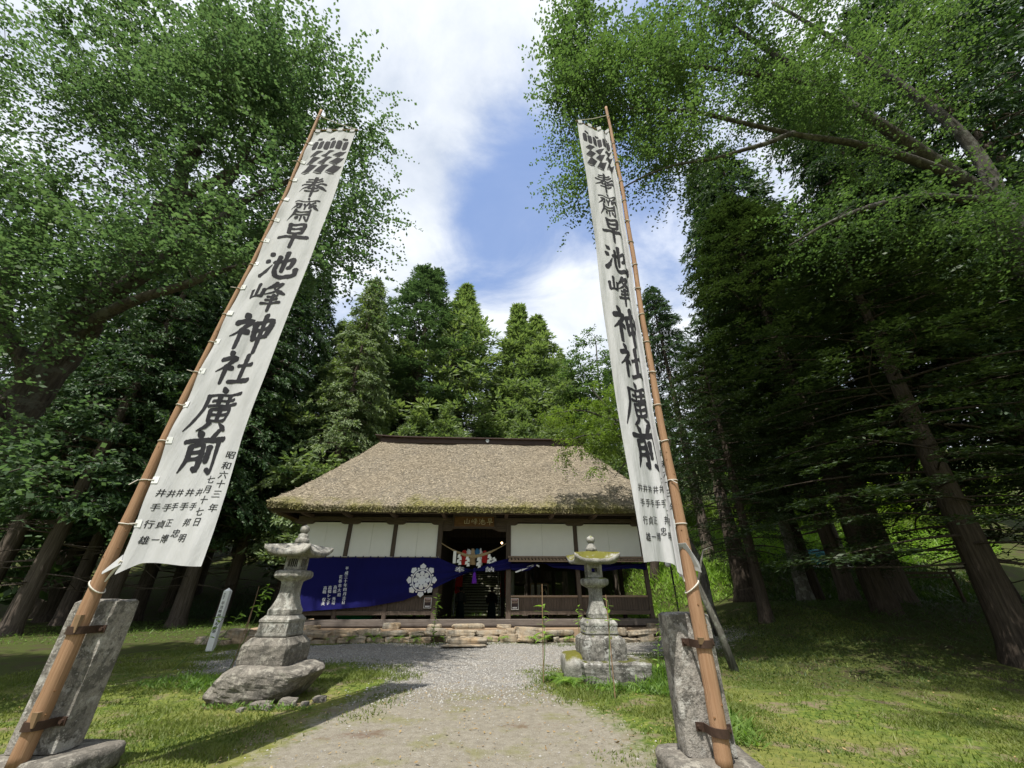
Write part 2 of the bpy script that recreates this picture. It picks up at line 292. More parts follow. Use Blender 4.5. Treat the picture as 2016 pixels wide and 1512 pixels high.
def m_ground():
    t = NT('ground'); c = t.coord('Position')
    g = t.attr('gravel'); d = t.attr('dirt'); sh = t.attr('litter'); br = t.attr('patch')  # litter mask: forest floor plus painted tree shade
    n1 = t.noise(1.6, 6, 0.65, c); n2 = t.noise(9, 6, 0.7, c); n3 = t.noise(60, 3, 0.6, c); n4 = t.noise(0.45, 3, 0.5, c)
    # short moss and grass
    grass = t.mix(t.ramp(n2, ((0.38, 0.0), (0.62, 1.0))), (0.046, 0.085, 0.014), (0.145, 0.175, 0.034))
    grass = t.mix(t.ramp(n4, ((0.42, 0.0), (0.6, 0.5))), grass, (0.20, 0.18, 0.06))
    soil = t.mix(t.ramp(n2, ((0.3, 0.0), (0.7, 1.0))), (0.12, 0.09, 0.06), (0.22, 0.175, 0.125))
    grass = t.mix(t.ramp(n1, ((0.52, 0.0), (0.62, 0.85))), grass, soil)
    litter = t.mix(n2, (0.028, 0.040, 0.010), (0.075, 0.088, 0.024))  # forest floor tone, darkened to carry the shade under the trees
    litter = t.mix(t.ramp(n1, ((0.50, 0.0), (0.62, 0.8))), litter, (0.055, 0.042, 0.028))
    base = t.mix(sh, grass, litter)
    # gravel
    vd = t.voro(30, c); vc = t.voro(30, c, out='Color'); sv = t.n('ShaderNodeSeparateColor'); t.l(vc, sv.inputs[0])
    st = t.mix(sv.outputs[0], (0.19, 0.185, 0.175), (0.36, 0.35, 0.33)); st = t.mix(t.ramp(vd, ((0.40, 0.0), (0.62, 0.75))), st, (0.14, 0.125, 0.105))
    st = t.mix(t.ramp(n1, ((0.5, 0.0), (0.68, 0.45))), st, (0.30, 0.26, 0.20))
    edge = t.math('MULTIPLY', t.math('SUBTRACT', t.math('ADD', t.math('MULTIPLY', n1, 0.6), t.math('MULTIPLY', n2, 0.4)), 0.5), 1.3)
    gf = t.ramp(t.math('ADD', g, edge), ((0.44, 0.0), (0.60, 1.0))); base = t.mix(gf, base, st)
    dirt = t.mix(t.ramp(n2, ((0.3, 0.0), (0.7, 1.0))), (0.155, 0.138, 0.108), (0.245, 0.225, 0.182))
    dirt = t.mix(t.ramp(n3, ((0.56, 0.0), (0.66, 0.8))), dirt, (0.30, 0.29, 0.26))
    dirt = t.mix(t.ramp(n1, ((0.52, 0.0), (0.64, 0.6))), dirt, (0.15, 0.15, 0.055))
    df = t.ramp(t.math('ADD', d, edge), ((0.42, 0.0), (0.62, 1.0))); base = t.mix(df, base, dirt)
    bf = t.ramp(t.math('ADD', t.math('MULTIPLY', br, 0.8), t.math('MULTIPLY', edge, 2.2)), ((0.5, 0.0), (0.8, 0.85))); base = t.mix(bf, base, t.mix(n3, (0.085, 0.055, 0.04), (0.17, 0.12, 0.09)))
    h = t.math('ADD', t.math('MULTIPLY', n2, 0.8), t.math('ADD', t.math('MULTIPLY', n3, 0.4), t.math('MULTIPLY', t.math('MULTIPLY', t.math('SUBTRACT', 0.7, vd), gf), 0.9)))
    return t.done(t.bsdf(base, 0.95, 0.12, t.bump(h, 0.8, 0.035)))
MAT['ground'] = m_ground()
# ------------------------------------------------------------------ mesh helpers
def empty(name, loc=(0, 0, 0), rz=0.0):
    o = bpy.data.objects.new(name, None); COL.objects.link(o); o.location = loc; o.rotation_euler = (0, 0, rz); o.empty_display_size = 0.2
    return o
def tag(o, label=None, cat=None, group=None, kind=None):
    if label: o['label'] = label
    if cat: o['category'] = cat
    if group: o['group'] = group
    if kind: o['kind'] = kind
    return o
def thing(name, label, cat, loc=(0, 0, 0), rz=0.0, group=None): return tag(empty(name, loc, rz), label, cat, group)
def link(name, me, parent=None, loc=None):
    o = bpy.data.objects.new(name, me); COL.objects.link(o)
    if parent is not None: o.parent = parent
    if loc is not None: o.location = loc
    return o
def np_mesh(name, verts, faces, mat, rnd=None, smooth=False):
    "verts (n,3), faces (m,k) arrays of one size k"
    verts = np.asarray(verts, dtype=np.float32); faces = np.asarray(faces, dtype=np.int32)
    me = bpy.data.meshes.new(name); nf, k = faces.shape
    me.vertices.add(len(verts)); me.vertices.foreach_set('co', verts.ravel())
    me.loops.add(nf * k); me.loops.foreach_set('vertex_index', faces.ravel())
    me.polygons.add(nf); me.polygons.foreach_set('loop_start', np.arange(0, nf * k, k, dtype=np.int32))
    if rnd is not None:
        at = me.attributes.new('rnd', 'FLOAT', 'FACE'); at.data.foreach_set('value', np.asarray(rnd, dtype=np.float32))
    me.update(calc_edges=True); me.polygons.foreach_set('use_smooth', np.full(nf, smooth))
    me.materials.append(mat)
    return me
class MB:
    def __init__(s): s.v = []; s.f = []
    def add(s, vs, fs):
        k = len(s.v); s.v += [tuple(x) for x in vs]; s.f += [tuple(i + k for i in f) for f in fs]
    def box(s, c, d, rot=None):
        x, y, z = (q / 2 for q in d)
        vs = [Vector((a * x, b * y, e * z)) for e in (-1, 1) for b in (-1, 1) for a in (-1, 1)]
        if rot is not None: vs = [rot @ p for p in vs]
        s.add([p + Vector(c) for p in vs], [(0, 2, 3, 1), (4, 5, 7, 6), (0, 1, 5, 4), (2, 6, 7, 3), (0, 4, 6, 2), (1, 3, 7, 5)])
    def beam(s, a, b, w, h):
        "rectangular bar from a to b, w across, h high"
        a, b = Vector(a), Vector(b); d = (b - a); L = d.length
        q = d.to_track_quat('X', 'Z').to_matrix()
        s.box((a + b) / 2, (L, w, h), q)
    def tube(s, pts, rad, n=8, cap=True):
        pts = [Vector(p) for p in pts]
        if not hasattr(rad, '__len__'): rad = [rad] * len(pts)
        k0 = len(s.v); up = None
        for i, p in enumerate(pts):
            d = (pts[min(i + 1, len(pts) - 1)] - pts[max(i - 1, 0)]).normalized()
            if up is None: up = d.orthogonal().normalized()
            else:
                up = (up - d * up.dot(d)); up = up.normalized() if up.length > 1e-6 else d.orthogonal().normalized()
            sd = d.cross(up)
            for j in range(n):
                a = 2 * math.pi * j / n; s.v.append(tuple(p + (up * math.cos(a) + sd * math.sin(a)) * rad[i]))
        for i in range(len(pts) - 1):
            for j in range(n):
                a = k0 + i * n + j; b = k0 + i * n + (j + 1) % n; s.f.append((a, b, b + n, a + n))
        if cap:
            s.f.append(tuple(k0 + j for j in reversed(range(n)))); e = k0 + (len(pts) - 1) * n; s.f.append(tuple(e + j for j in range(n)))
    def loft(s, rings, cap=True):
        k0 = len(s.v); n = len(rings[0])
        for r in rings: s.v += [tuple(p) for p in r]
        for i in range(len(rings) - 1):
            for j in range(n):
                a = k0 + i * n + j; b = k0 + i * n + (j + 1) % n; s.f.append((a, b, b + n, a + n))
        if cap:
            s.f.append(tuple(k0 + j for j in reversed(range(n)))); e = k0 + (len(rings) - 1) * n; s.f.append(tuple(e + j for j in range(n)))
    def poly(s, outline, y0, y1):
        "flat outline [(x, z)] given thickness along y"
        n = len(outline); k = len(s.v)
        s.v += [(x, y0, z) for x, z in outline] + [(x, y1, z) for x, z in outline]
        s.f.append(tuple(k + i for i in range(n))); s.f.append(tuple(k + n + i for i in reversed(range(n))))
        for i in range(n): j = (i + 1) % n; s.f.append((k + i, k + n + i, k + n + j, k + j))
    def mesh(s, name, mat, smooth=False, bevel=0.0):
        me = bpy.data.meshes.new(name); me.from_pydata(s.v, [], s.f)
        bm = bmesh.new(); bm.from_mesh(me)
        bmesh.ops.recalc_face_normals(bm, faces=bm.faces)
        if bevel: bmesh.ops.bevel(bm, geom=bm.edges[:], offset=bevel, segments=1, affect='EDGES', clamp_overlap=True)
        for f in bm.faces: f.smooth = smooth
        bm.to_mesh(me); bm.free(); me.materials.append(mat)
        return me
    def build(s, name, mat, parent=None, loc=None, smooth=False, bevel=0.0):
        return link(name, s.mesh(name, mat, smooth, bevel), parent, loc)
def box_obj(name, c, d, mat, parent=None, bevel=0.0, rot=None):
    m = MB(); m.box((0, 0, 0), d, rot); return m.build(name, mat, parent, loc=c, bevel=bevel)
def smooth01(a, b, x): t = np.clip((x - a) / (b - a), 0, 1); return t * t * (3 - 2 * t)
def vnoise(p, seed=0, oct=4):
    "cheap smooth value field from summed sines; p (n,3)"
    rg = np.random.default_rng(seed); out = np.zeros(len(p)); amp = 1.0; tot = 0
    for o in range(oct):
        for k in range(3):
            d = rg.normal(size=3); d *= (1.9 ** o) / np.linalg.norm(d); out += amp * np.sin(p @ d * 2.2 + rg.uniform(0, 6.28) + 1.3 * np.sin(p @ rg.normal(size=3) * 0.9 * 1.9 ** o)); tot += amp
        amp *= 0.55
    return out / tot * 1.8

def rock_mesh(name, dims, mat, seed, n=4, power=3.2, rough=0.10, shape=None, bsm=True):
    "rounded irregular stone, base at z = 0"
    vs = []; fs = []; idx = {}
    def vid(p):
        k = tuple(round(x, 5) for x in p)
        if k not in idx: idx[k] = len(vs); vs.append(p)
        return idx[k]
    for ax in range(3):
        for sg in (-1, 1):
            for i in range(n):
                for j in range(n):
                    q = []
                    for (a, b) in ((i, j), (i + 1, j), (i + 1, j + 1), (i, j + 1)):
                        p = [0, 0, 0]; p[ax] = sg; p[(ax + 1) % 3] = (2 * a / n - 1); p[(ax + 2) % 3] = 2 * b / n - 1; q.append(vid(tuple(p)))
                    fs.append(q if sg > 0 else q[::-1])
    v = np.array(vs, dtype=float)
    nn = (np.abs(v) ** power).sum(1) ** (1 / power); v = v / nn[:, None]
    v *= (1 + rough * vnoise(v * 1.5 + seed, seed, 3) + (0.45 * rough * vnoise(v * 5.0 + seed, seed + 1, 3) if n >= 20 else 0))[:, None]
    v[:, 2] = (v[:, 2] + 1) / 2; v[:, 0] /= 2; v[:, 1] /= 2
    v *= np.array(dims)
    if shape is not None: v = shape(v)
    return np_mesh(name, v, np.array(fs), mat, smooth=bsm)

# text -> outline mesh, one unit high, centred
_tc = {}
def glyph(ch, off=0.0):
    key = (ch, off)
    if key in _tc: return _tc[key]
    c = bpy.data.curves.new('glyph', 'FONT'); c.body = ch; c.resolution_u = 3; c.offset = off
    o = bpy.data.objects.new('glyph', c); COL.objects.link(o)
    dg = bpy.context.evaluated_depsgraph_get(); dg.update()
    me = bpy.data.meshes.new_from_object(o.evaluated_get(dg))
    bm = bmesh.new(); bm.from_mesh(me); bmesh.ops.triangulate(bm, faces=bm.faces[:])
    V = np.array([v.co[:2] for v in bm.verts]) if len(bm.verts) else np.zeros((0, 2)); T = [tuple(v.index for v in f.verts) for f in bm.faces]
    bm.free(); bpy.data.objects.remove(o); bpy.data.curves.remove(c); bpy.data.meshes.remove(me)
    if len(V):
        ce = np.array([(V[:, 0].min() + V[:, 0].max()) / 2, 0.36 if ch in '一二三六七十山人' else (V[:, 1].min() + V[:, 1].max()) / 2]); V = V - ce
    _tc[key] = (V, T); return _tc[key]

# brush strokes on a 0..100 square, y down: kind and points
BRUSH = {
 '奉': [('h', (25,14),(75,11)), ('h', (20,27),(80,24)), ('h', (6,42),(94,38)), ('s', (52,0),(49,28),(34,52),(3,72)), ('n', (54,38),(72,54),(99,68)), ('h', (34,60),(68,57)), ('h', (26,75),(75,72)), ('v', (51,50),(50,102))],
 '齋': [('d', (49,-2),(55,9)), ('h', (8,18),(93,13)), ('h', (17,29),(36,27)), ('v', (34,27),(33,43),(26,47)), ('s', (26,29),(22,40),(6,52)), ('d', (43,25),(48,33)), ('s', (60,22),(55,32),(46,38)), ('v', (51,33),(50,50)), ('s', (83,22),(66,29)), ('v', (67,28),(66,45),(76,40)), ('h', (66,36),(88,34)), ('n', (76,28),(83,42),(98,51)), ('s', (27,54),(24,76),(9,100)), ('v', (75,52),(76,99),(68,93)), ('h', (28,62),(72,60)), ('h', (28,74),(72,71)), ('v', (50,73),(50,97)), ('d', (40,80),(34,91)), ('d', (60,80),(67,90))],
 '早': [('v', (27,4),(30,46)), ('t', (27,8),(74,3),(71,44)), ('h', (32,25),(66,22)), ('h', (32,44),(68,41)), ('w', (2,66),(48,58),(98,62)), ('v', (51,46),(48,104))],
 '池': [('d', (8,10),(21,21)), ('d', (2,36),(15,45)), ('u', (2,92),(14,80),(27,54)), ('t', (29,46),(80,29),(77,62),(68,57)), ('v', (57,2),(55,74)), ('w', (41,22),(38,70),(47,91),(84,92),(98,84),(96,64))],
 '峰': [('v', (20,14),(20,58)), ('v', (3,34),(5,62)), ('h', (5,62),(36,54)), ('v', (37,30),(35,58)), ('s', (63,0),(54,16),(40,31)), ('s', (58,13),(84,9),(66,32),(41,48)), ('n', (55,16),(74,34),(101,46)), ('h', (52,54),(82,50)), ('h', (50,66),(84,62)), ('h', (41,79),(96,74)), ('v', (67,45),(66,104))],
 '神': [('d', (20,0),(31,12)), ('s', (5,27),(40,20),(27,42),(0,64)), ('v', (24,44),(23,98)), ('d', (30,46),(41,56)), ('v', (51,24),(55,72)), ('t', (51,24),(92,17),(87,66)), ('h', (56,44),(86,40)), ('h', (56,67),(86,62)), ('v', (70,-2),(69,106))],
 '社': [('d', (20,0),(31,12)), ('s', (5,27),(40,20),(27,42),(0,64)), ('v', (24,44),(23,98)), ('d', (30,46),(41,56)), ('h', (52,42),(90,37)), ('v', (69,6),(67,88)), ('w', (43,92),(70,87),(99,87))],
 '廣': [('d', (49,-3),(56,10)), ('h', (20,19),(95,12)), ('s', (24,19),(22,52),(0,102)), ('h', (36,31),(82,27)), ('v', (49,20),(50,41)), ('v', (68,18),(67,40)), ('h', (31,43),(92,38)), ('v', (40,51),(42,77)), ('t', (40,51),(79,47),(77,75)), ('v', (59,40),(58,77)), ('h', (42,63),(76,60)), ('h', (42,77),(76,74)), ('s', (48,80),(42,90),(27,100)), ('n', (66,80),(76,88),(89,99))],
 '前': [('d', (27,0),(39,14)), ('s', (74,-3),(66,10),(58,17)), ('w', (1,28),(45,22),(99,21)), ('s', (20,38),(18,70),(5,101)), ('t', (20,38),(49,34),(48,95),(37,89)), ('h', (22,54),(46,51)), ('h', (20,70),(46,67)), ('v', (65,37),(64,76)), ('v', (87,29),(86,100),(70,91))],
}
WIDTH = {'h': (0.85, 0.62, 0.7, 1.0), 'w': (0.9, 0.8, 1.05, 1.1), 'v': (1.1, 0.9, 0.9, 0.75), 's': (1.15, 1.0, 0.8, 0.25), 'n': (0.35, 0.8, 1.35, 0.6), 'd': (0.55, 1.1, 1.25, 0.7), 't': (0.8, 0.8, 1.1, 0.8), 'u': (1.2, 1.0, 0.6, 0.25)}
def brush_mesh(name, ch, fn, mat, parent, w=11.0, seed=0):
    "character written with strokes; fn maps (x, y) in 0..1 (y up) and a lift to 3D"
    rg = random.Random(seed); m = MB()
    n_s = len(BRUSH[ch]); w = w * (1.0 if n_s < 10 else 0.80 if n_s < 14 else 0.68)
    for si, (k, *pts) in enumerate(BRUSH[ch]):
        p = [np.array(q, float) for q in pts]
        P_ = [2 * p[0] - p[1]] + p + [2 * p[-1] - p[-2]]; path = []
        for i in range(len(p) - 1):
            a, b, c, d = P_[i:i + 4]; nn = max(3, int(np.linalg.norm(c - b) / 4))
            for j in range(nn):
                t = j / nn
                sm = 0.5 * (2 * b + (c - a) * t + (2 * a - 5 * b + 4 * c - d) * t * t + (3 * b - a - 3 * c + d) * t ** 3)
                lin = b + (c - b) * t; path.append(sm * 0.55 + lin * 0.45)
        path.append(p[-1]); path = np.array(path); n = len(path)
        d = np.gradient(path, axis=0); d /= np.linalg.norm(d, axis=1)[:, None] + 1e-9; nr = np.stack([-d[:, 1], d[:, 0]], 1)
        prof = WIDTH[k]; ws = np.interp(np.linspace(0, 1, n), np.linspace(0, 1, 4), prof) * w * 0.5
        # rounded ends
        path = np.vstack([path[0] - d[0] * ws[0] * 0.55, path, path[-1] + d[-1] * ws[-1] * 0.55]); nr = np.vstack([nr[0], nr, nr[-1]]); ws = np.concatenate([[ws[0] * 0.42], ws, [ws[-1] * 0.35]])
        ws = ws * np.array([1 + rg.uniform(-0.10, 0.10) for _ in ws])
        k0 = len(m.v); lift = 0.0015 + 0.0003 * si
        for q, e, ww in zip(path, nr, ws):
            for g in (-1, -0.6, -0.2, 0.2, 0.6, 1): r = q + e * ww * g; m.v.append(tuple(fn(r[0] / 100, 1 - r[1] / 100, lift)))
        for i in range(len(path) - 1):
            for j in range(5): a = k0 + i * 6 + j; m.f.append((a, a + 1, a + 7, a + 6))
    return m.build(name, mat, parent)
def tess(V, T, maxlen):
    "split triangles until no edge is longer than maxlen, so print follows the cloth"
    V = [tuple(v) for v in V]; out = []; st = [tuple(t) for t in T]; mid = {}
    while st:
        a, b, c = st.pop(); L = [(math.dist(V[a], V[b]), a, b, c), (math.dist(V[b], V[c]), b, c, a), (math.dist(V[c], V[a]), c, a, b)]; l, p, q, r = max(L)
        if l <= maxlen: out.append((a, b, c)); continue
        k = (min(p, q), max(p, q))
        if k not in mid: mid[k] = len(V); V.append(((V[p][0] + V[q][0]) / 2, (V[p][1] + V[q][1]) / 2))
        m_ = mid[k]; st += [(p, m_, r), (m_, q, r)]
    return V, out
def text_mesh(name, items, fn, mat, parent, off=0.012, shear=0.0, maxlen=0.028):
    "items (char, x, y, size); fn(x, y, lift) -> 3D"
    m = MB()
    for i, (ch, x, y, sz) in enumerate(items):
        V, T = glyph(ch, 0.0); bold = off * 0.8; V, T = tess(V * sz, T, maxlen)
        for k_, dx in enumerate((-bold, 0.0, bold)): m.add([fn(x + a + dx * sz + shear * b, y + b, 0.0018 + 0.0004 * k_) for a, b in V], T)
    me = bpy.data.meshes.new(name); me.from_pydata(m.v, [], m.f); me.materials.append(mat)
    return link(name, me, parent)

# ------------------------------------------------------------------ ground
def ground_h(x, y):
    x = np.asarray(x, float); y = np.asarray(y, float)
    hump = 1.15 * smooth01(4.5, 11, x) * smooth01(8.5, 17, y)
    ys = 30 - 8.5 * smooth01(5.5, 8.5, x) - 1.0 * smooth01(-9, -14, x)
    d = np.maximum(y - ys, 0); bank = np.where(d < 18, 0.36 * d, 6.48 + 0.2 * (d - 18)) * smooth01(0, 3, d) + 0
    stair = smooth01(2.6, 1.6, np.abs(x + 2.3))
    bank = bank * (1 - 0.0 * stair)
    far = np.clip((np.sqrt(x * x + y * y) - 60) * 0.12, 0, 30)
    w = 0.018 * np.sin(x * 1.7 + 0.6 * y) + 0.016 * np.sin(y * 2.3 - x * 0.8) + 0.03 * np.sin(x * 0.45 + 1) * np.sin(y * 0.38)
    w = w * smooth01(0.5, 3, np.abs(x) + np.maximum(y - 5, 0) * 0.2)
    return hump + bank + far + w - 0.015
def gh(x, y): return float(ground_h(x, y))
def poly_sd(px, py, poly):
    "signed distance to polygon, negative inside"
    d = np.full(px.shape, 1e9); inside = np.zeros(px.shape, bool)
    n = len(poly)
    for i in range(n):
        ax, ay = poly[i]; bx, by = poly[(i + 1) % n]; ex, ey = bx - ax, by - ay
        t = np.clip(((px - ax) * ex + (py - ay) * ey) / (ex * ex + ey * ey + 1e-9), 0, 1)
        d = np.minimum(d, np.hypot(px - ax - t * ex, py - ay - t * ey))
        c = ((ay > py) != (by > py)) & (px < (bx - ax) * (py - ay) / (by - ay + 1e-12) + ax); inside ^= c
    return np.where(inside, -d, d)
GRAVEL = [(-8.6, 12.8), (-8.6, 15.2), (-6, 16.2), (7.5, 16.6), (7.5, 14.2), (3.2, 12.6), (1.6, 12.1), (0.75, 10.2), (0.75, 8.4), (0.0, 7.9), (-2.6, 7.9), (-2.5, 9.9), (-4.1, 12.0), (-5.2, 11.9), (-6.6, 9.7), (-7.3, 10.7)]
DIRT = [(-2.5, 9.3), (0.6, 9.3), (1.55, 6.7), (1.6, 4.2), (2.2, 1.5), (1.8, -3.0), (-3.0, -3.0), (-2.6, 1.5), (-2.75, 4.6), (-3.0, 6.2)]
def in_dark(x, y): return np.maximum(smooth01(3.0, 5.5, x + 0.15 * (y - 8)) * smooth01(7.0, 10.5, y + 0.25 * (x - 6)), smooth01(-7.5, -11, x + 0.1 * (y - 10)) * smooth01(7.5, 11, y))  # tree shade areas where the ground colour is darkened
def build_ground():
    # one sheet: fine squares close by, growing towards the horizon
    def axis(lo, hi, flo, fhi, st):
        a = list(np.arange(flo, fhi + 1e-6, st)); q = st; p = flo
        while p > lo: q *= 1.25; p -= q; a.insert(0, p)
        q = st; p = fhi
        while p < hi: q *= 1.25; p += q; a.append(p)
        return np.array(a)
    xs = axis(-900, 900, -14, 14, 0.16); ys = axis(-500, 1400, 2.5, 19, 0.16)
    X, Y = np.meshgrid(xs, ys); nx, ny = len(xs), len(ys)
    Z = ground_h(X, Y)
    v = np.stack([X.ravel(), Y.ravel(), Z.ravel()], 1)
    i = np.arange(nx * ny).reshape(ny, nx)
    f = np.stack([i[:-1, :-1], i[:-1, 1:], i[1:, 1:], i[1:, :-1]], -1).reshape(-1, 4)
    me = np_mesh('ground', v, f, MAT['ground'], smooth=True)
    x, y = v[:, 0], v[:, 1]
    g = np.clip(0.5 - poly_sd(x, y, GRAVEL) / 2.0, 0, 1); d = np.clip(0.5 - poly_sd(x, y, DIRT) / 2.0, 0, 1)
    sh = np.clip(in_dark(x, y) + smooth01(17, 21, y) * (1 - smooth01(5, 6.5, x) * smooth01(13, 11.5, x)) * (1 - smooth01(-6, -5, x) * smooth01(32, 29, y) * smooth01(6, 5, x)), 0, 1)  # litter and painted shade together, left off the sunny stretches
    pt = np.zeros(len(x))
    for (a, b, r1, r2, s) in ((-1.95, 6.45, 0.75, 0.28, 1.0), (0.25, 6.85, 0.8, 0.3, 0.8), (1.5, 6.3, 0.5, 0.5, 0.55), (-4.9, 7.75, 0.55, 0.3, 0.9), (-3.0, 7.5, 0.55, 0.22, 0.8), (2.1, 8.6, 0.7, 0.3, 0.75), (4.6, 11.8, 1.0, 0.5, 0.8), (5.2, 10.0, 0.9, 0.3, 0.7), (3.0, 5.1, 0.7, 0.3, 0.6), (5.7, 5.5, 0.9, 0.35, 0.9), (-0.9, 5.2, 0.9, 0.25, 0.35)):
        pt = np.maximum(pt, s * np.exp(-((x - a) / r1) ** 2 - ((y - b) / r2) ** 2))
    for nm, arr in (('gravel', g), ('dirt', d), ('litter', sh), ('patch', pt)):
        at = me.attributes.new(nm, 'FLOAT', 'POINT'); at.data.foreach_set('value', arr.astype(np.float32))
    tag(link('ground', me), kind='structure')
build_ground()
def scatter(n, x0, x1, y0, y1, seed, keep):
    rg = np.random.default_rng(seed); x = rg.uniform(x0, x1, n); y = rg.uniform(y0, y1, n); k = keep(x, y, rg); return x[k], y[k], rg
def build_grass():
    def keep(x, y, rg):
        g = poly_sd(x, y, GRAVEL); d = poly_sd(x, y, DIRT); p = vnoise(np.stack([x * 0.9, y * 0.9, x * 0], 1), 3, 3)
        out = np.minimum(g, d); pr = smooth01(-0.8, 0.9, out + 0.6 * p) * (0.12 + 0.88 * smooth01(-0.5, 0.5, p)) * (1 - 0.55 * in_dark(x, y))
        fade = np.clip(7.5 / np.maximum(y, 4), 0.25, 1); wall = (np.abs(x + 1.6) < 8) & (y > 16.0)
        return (rg.random(len(x)) < pr * fade) & ~wall
    x, y, rg = scatter(760000, -11, 10.5, 4.2, 17, 5, keep)
    n = len(x); z = ground_h(x, y); p = vnoise(np.stack([x * 1.3, y * 1.3, x * 0], 1), 9, 3)
    h = rg.uniform(0.022, 0.06, n) * (1 + 0.5 * np.clip(p, -0.5, 1.5)); a = rg.uniform(0, 6.283, n); w = rg.uniform(0.004, 0.009, n) * (1 + y * 0.05)
    le = rg.normal(0, 0.7, (n, 2)) * h[:, None]
    b = np.stack([x, y, z - 0.004], 1); dx = np.stack([np.cos(a) * w, np.sin(a) * w, 0 * w], 1); tip = b + np.stack([le[:, 0], le[:, 1], h], 1)
    v = np.stack([b - dx, b + dx, tip], 1).reshape(-1, 3); f = np.arange(3 * n).reshape(-1, 3)
    r = np.clip(0.5 + 0.35 * p + rg.normal(0, 0.22, n), 0, 1)
    tag(link('grass', np_mesh('grass', v, f, MAT['leaf_grass'], r)), 'short yellow green grass growing over the mossy lawn', 'grass', kind='stuff')
build_grass()
def build_gravel():
    x, y, rg = scatter(52000, -10.5, 8, 7.4, 16.6, 11, lambda x, y, rg: (poly_sd(x, y, GRAVEL) < 0.25 * rg.normal(size=len(x)) - 0.05) & (rg.random(len(x)) < 0.62))
    x2, y2, _ = scatter(2600, -4, 3, 4.3, 8, 12, lambda x, y, rg: (poly_sd(x, y, DIRT) < 0.3) & (rg.random(len(x)) < 0.35))
    x = np.concatenate([x, x2]); y = np.concatenate([y, y2]); n = len(x); z = ground_h(x, y)
    s = rg.gamma(2.5, 0.0036, n) + 0.006; s[-len(x2):] *= 0.55; s = np.minimum(s, 0.021)
    o = np.array([(1, 0, 0), (0, 1, 0), (-1, 0, 0), (0, -1, 0), (0, 0, 1), (0, 0, -0.4)], float); tri = np.array([(0, 1, 4), (1, 2, 4), (2, 3, 4), (3, 0, 4)])
    V = o[None] * (1 + rg.uniform(-0.3, 0.3, (n, 6, 3))) * s[:, None, None] * np.array([1.15, 1.15, 0.75]); a = rg.uniform(0, 6.28, n); c, si = np.cos(a)[:, None], np.sin(a)[:, None]
    V = np.stack([V[..., 0] * c - V[..., 1] * si, V[..., 0] * si + V[..., 1] * c, V[..., 2]], -1) + np.stack([x, y, z + 0.002], 1)[:, None]
    f = (tri[None] + 6 * np.arange(n)[:, None, None]).reshape(-1, 3)
    t = NT('gravel_stone'); r = t.attr('rnd'); mat = t.done(t.bsdf(t.ramp(r, ((0.0, (0.14, 0.135, 0.13)), (0.5, (0.27, 0.26, 0.245)), (1.0, (0.35, 0.34, 0.315)))), 0.9, 0.2))
    tag(link('gravel', np_mesh('gravel', V.reshape(-1, 3), f, mat, np.repeat(rg.random(n), 4))), 'pale grey gravel spread over the forecourt', 'gravel', kind='stuff')
    # fallen leaves and twigs
    x, y, rg = scatter(6500, -9, 9, 4.3, 14, 21, lambda x, y, rg: rg.random(len(x)) < 0.2 + 0.7 * (poly_sd(x, y, DIRT) < 0.6))
    n = len(x); z = ground_h(x, y) + rg.uniform(0.008, 0.03, n); a = rg.uniform(0, 6.28, n); L = rg.uniform(0.008, 0.030, n); W = L * rg.uniform(0.12, 0.6, n)
    u = np.stack([np.cos(a), np.sin(a), rg.normal(0, 0.25, n)], 1); w = np.stack([-np.sin(a), np.cos(a), rg.normal(0, 0.25, n)], 1); c = np.stack([x, y, z], 1)
    V = np.stack([c - u * L[:, None], c - w * W[:, None], c + u * L[:, None], c + w * W[:, None]], 1).reshape(-1, 3)
    tag(link('leaf_litter', np_mesh('leaf_litter', V, np.arange(4 * n).reshape(-1, 4), MAT['leaf_litter'], rg.random(n))), 'dry brown leaves and twigs scattered on the ground', 'litter', kind='stuff')
build_gravel()
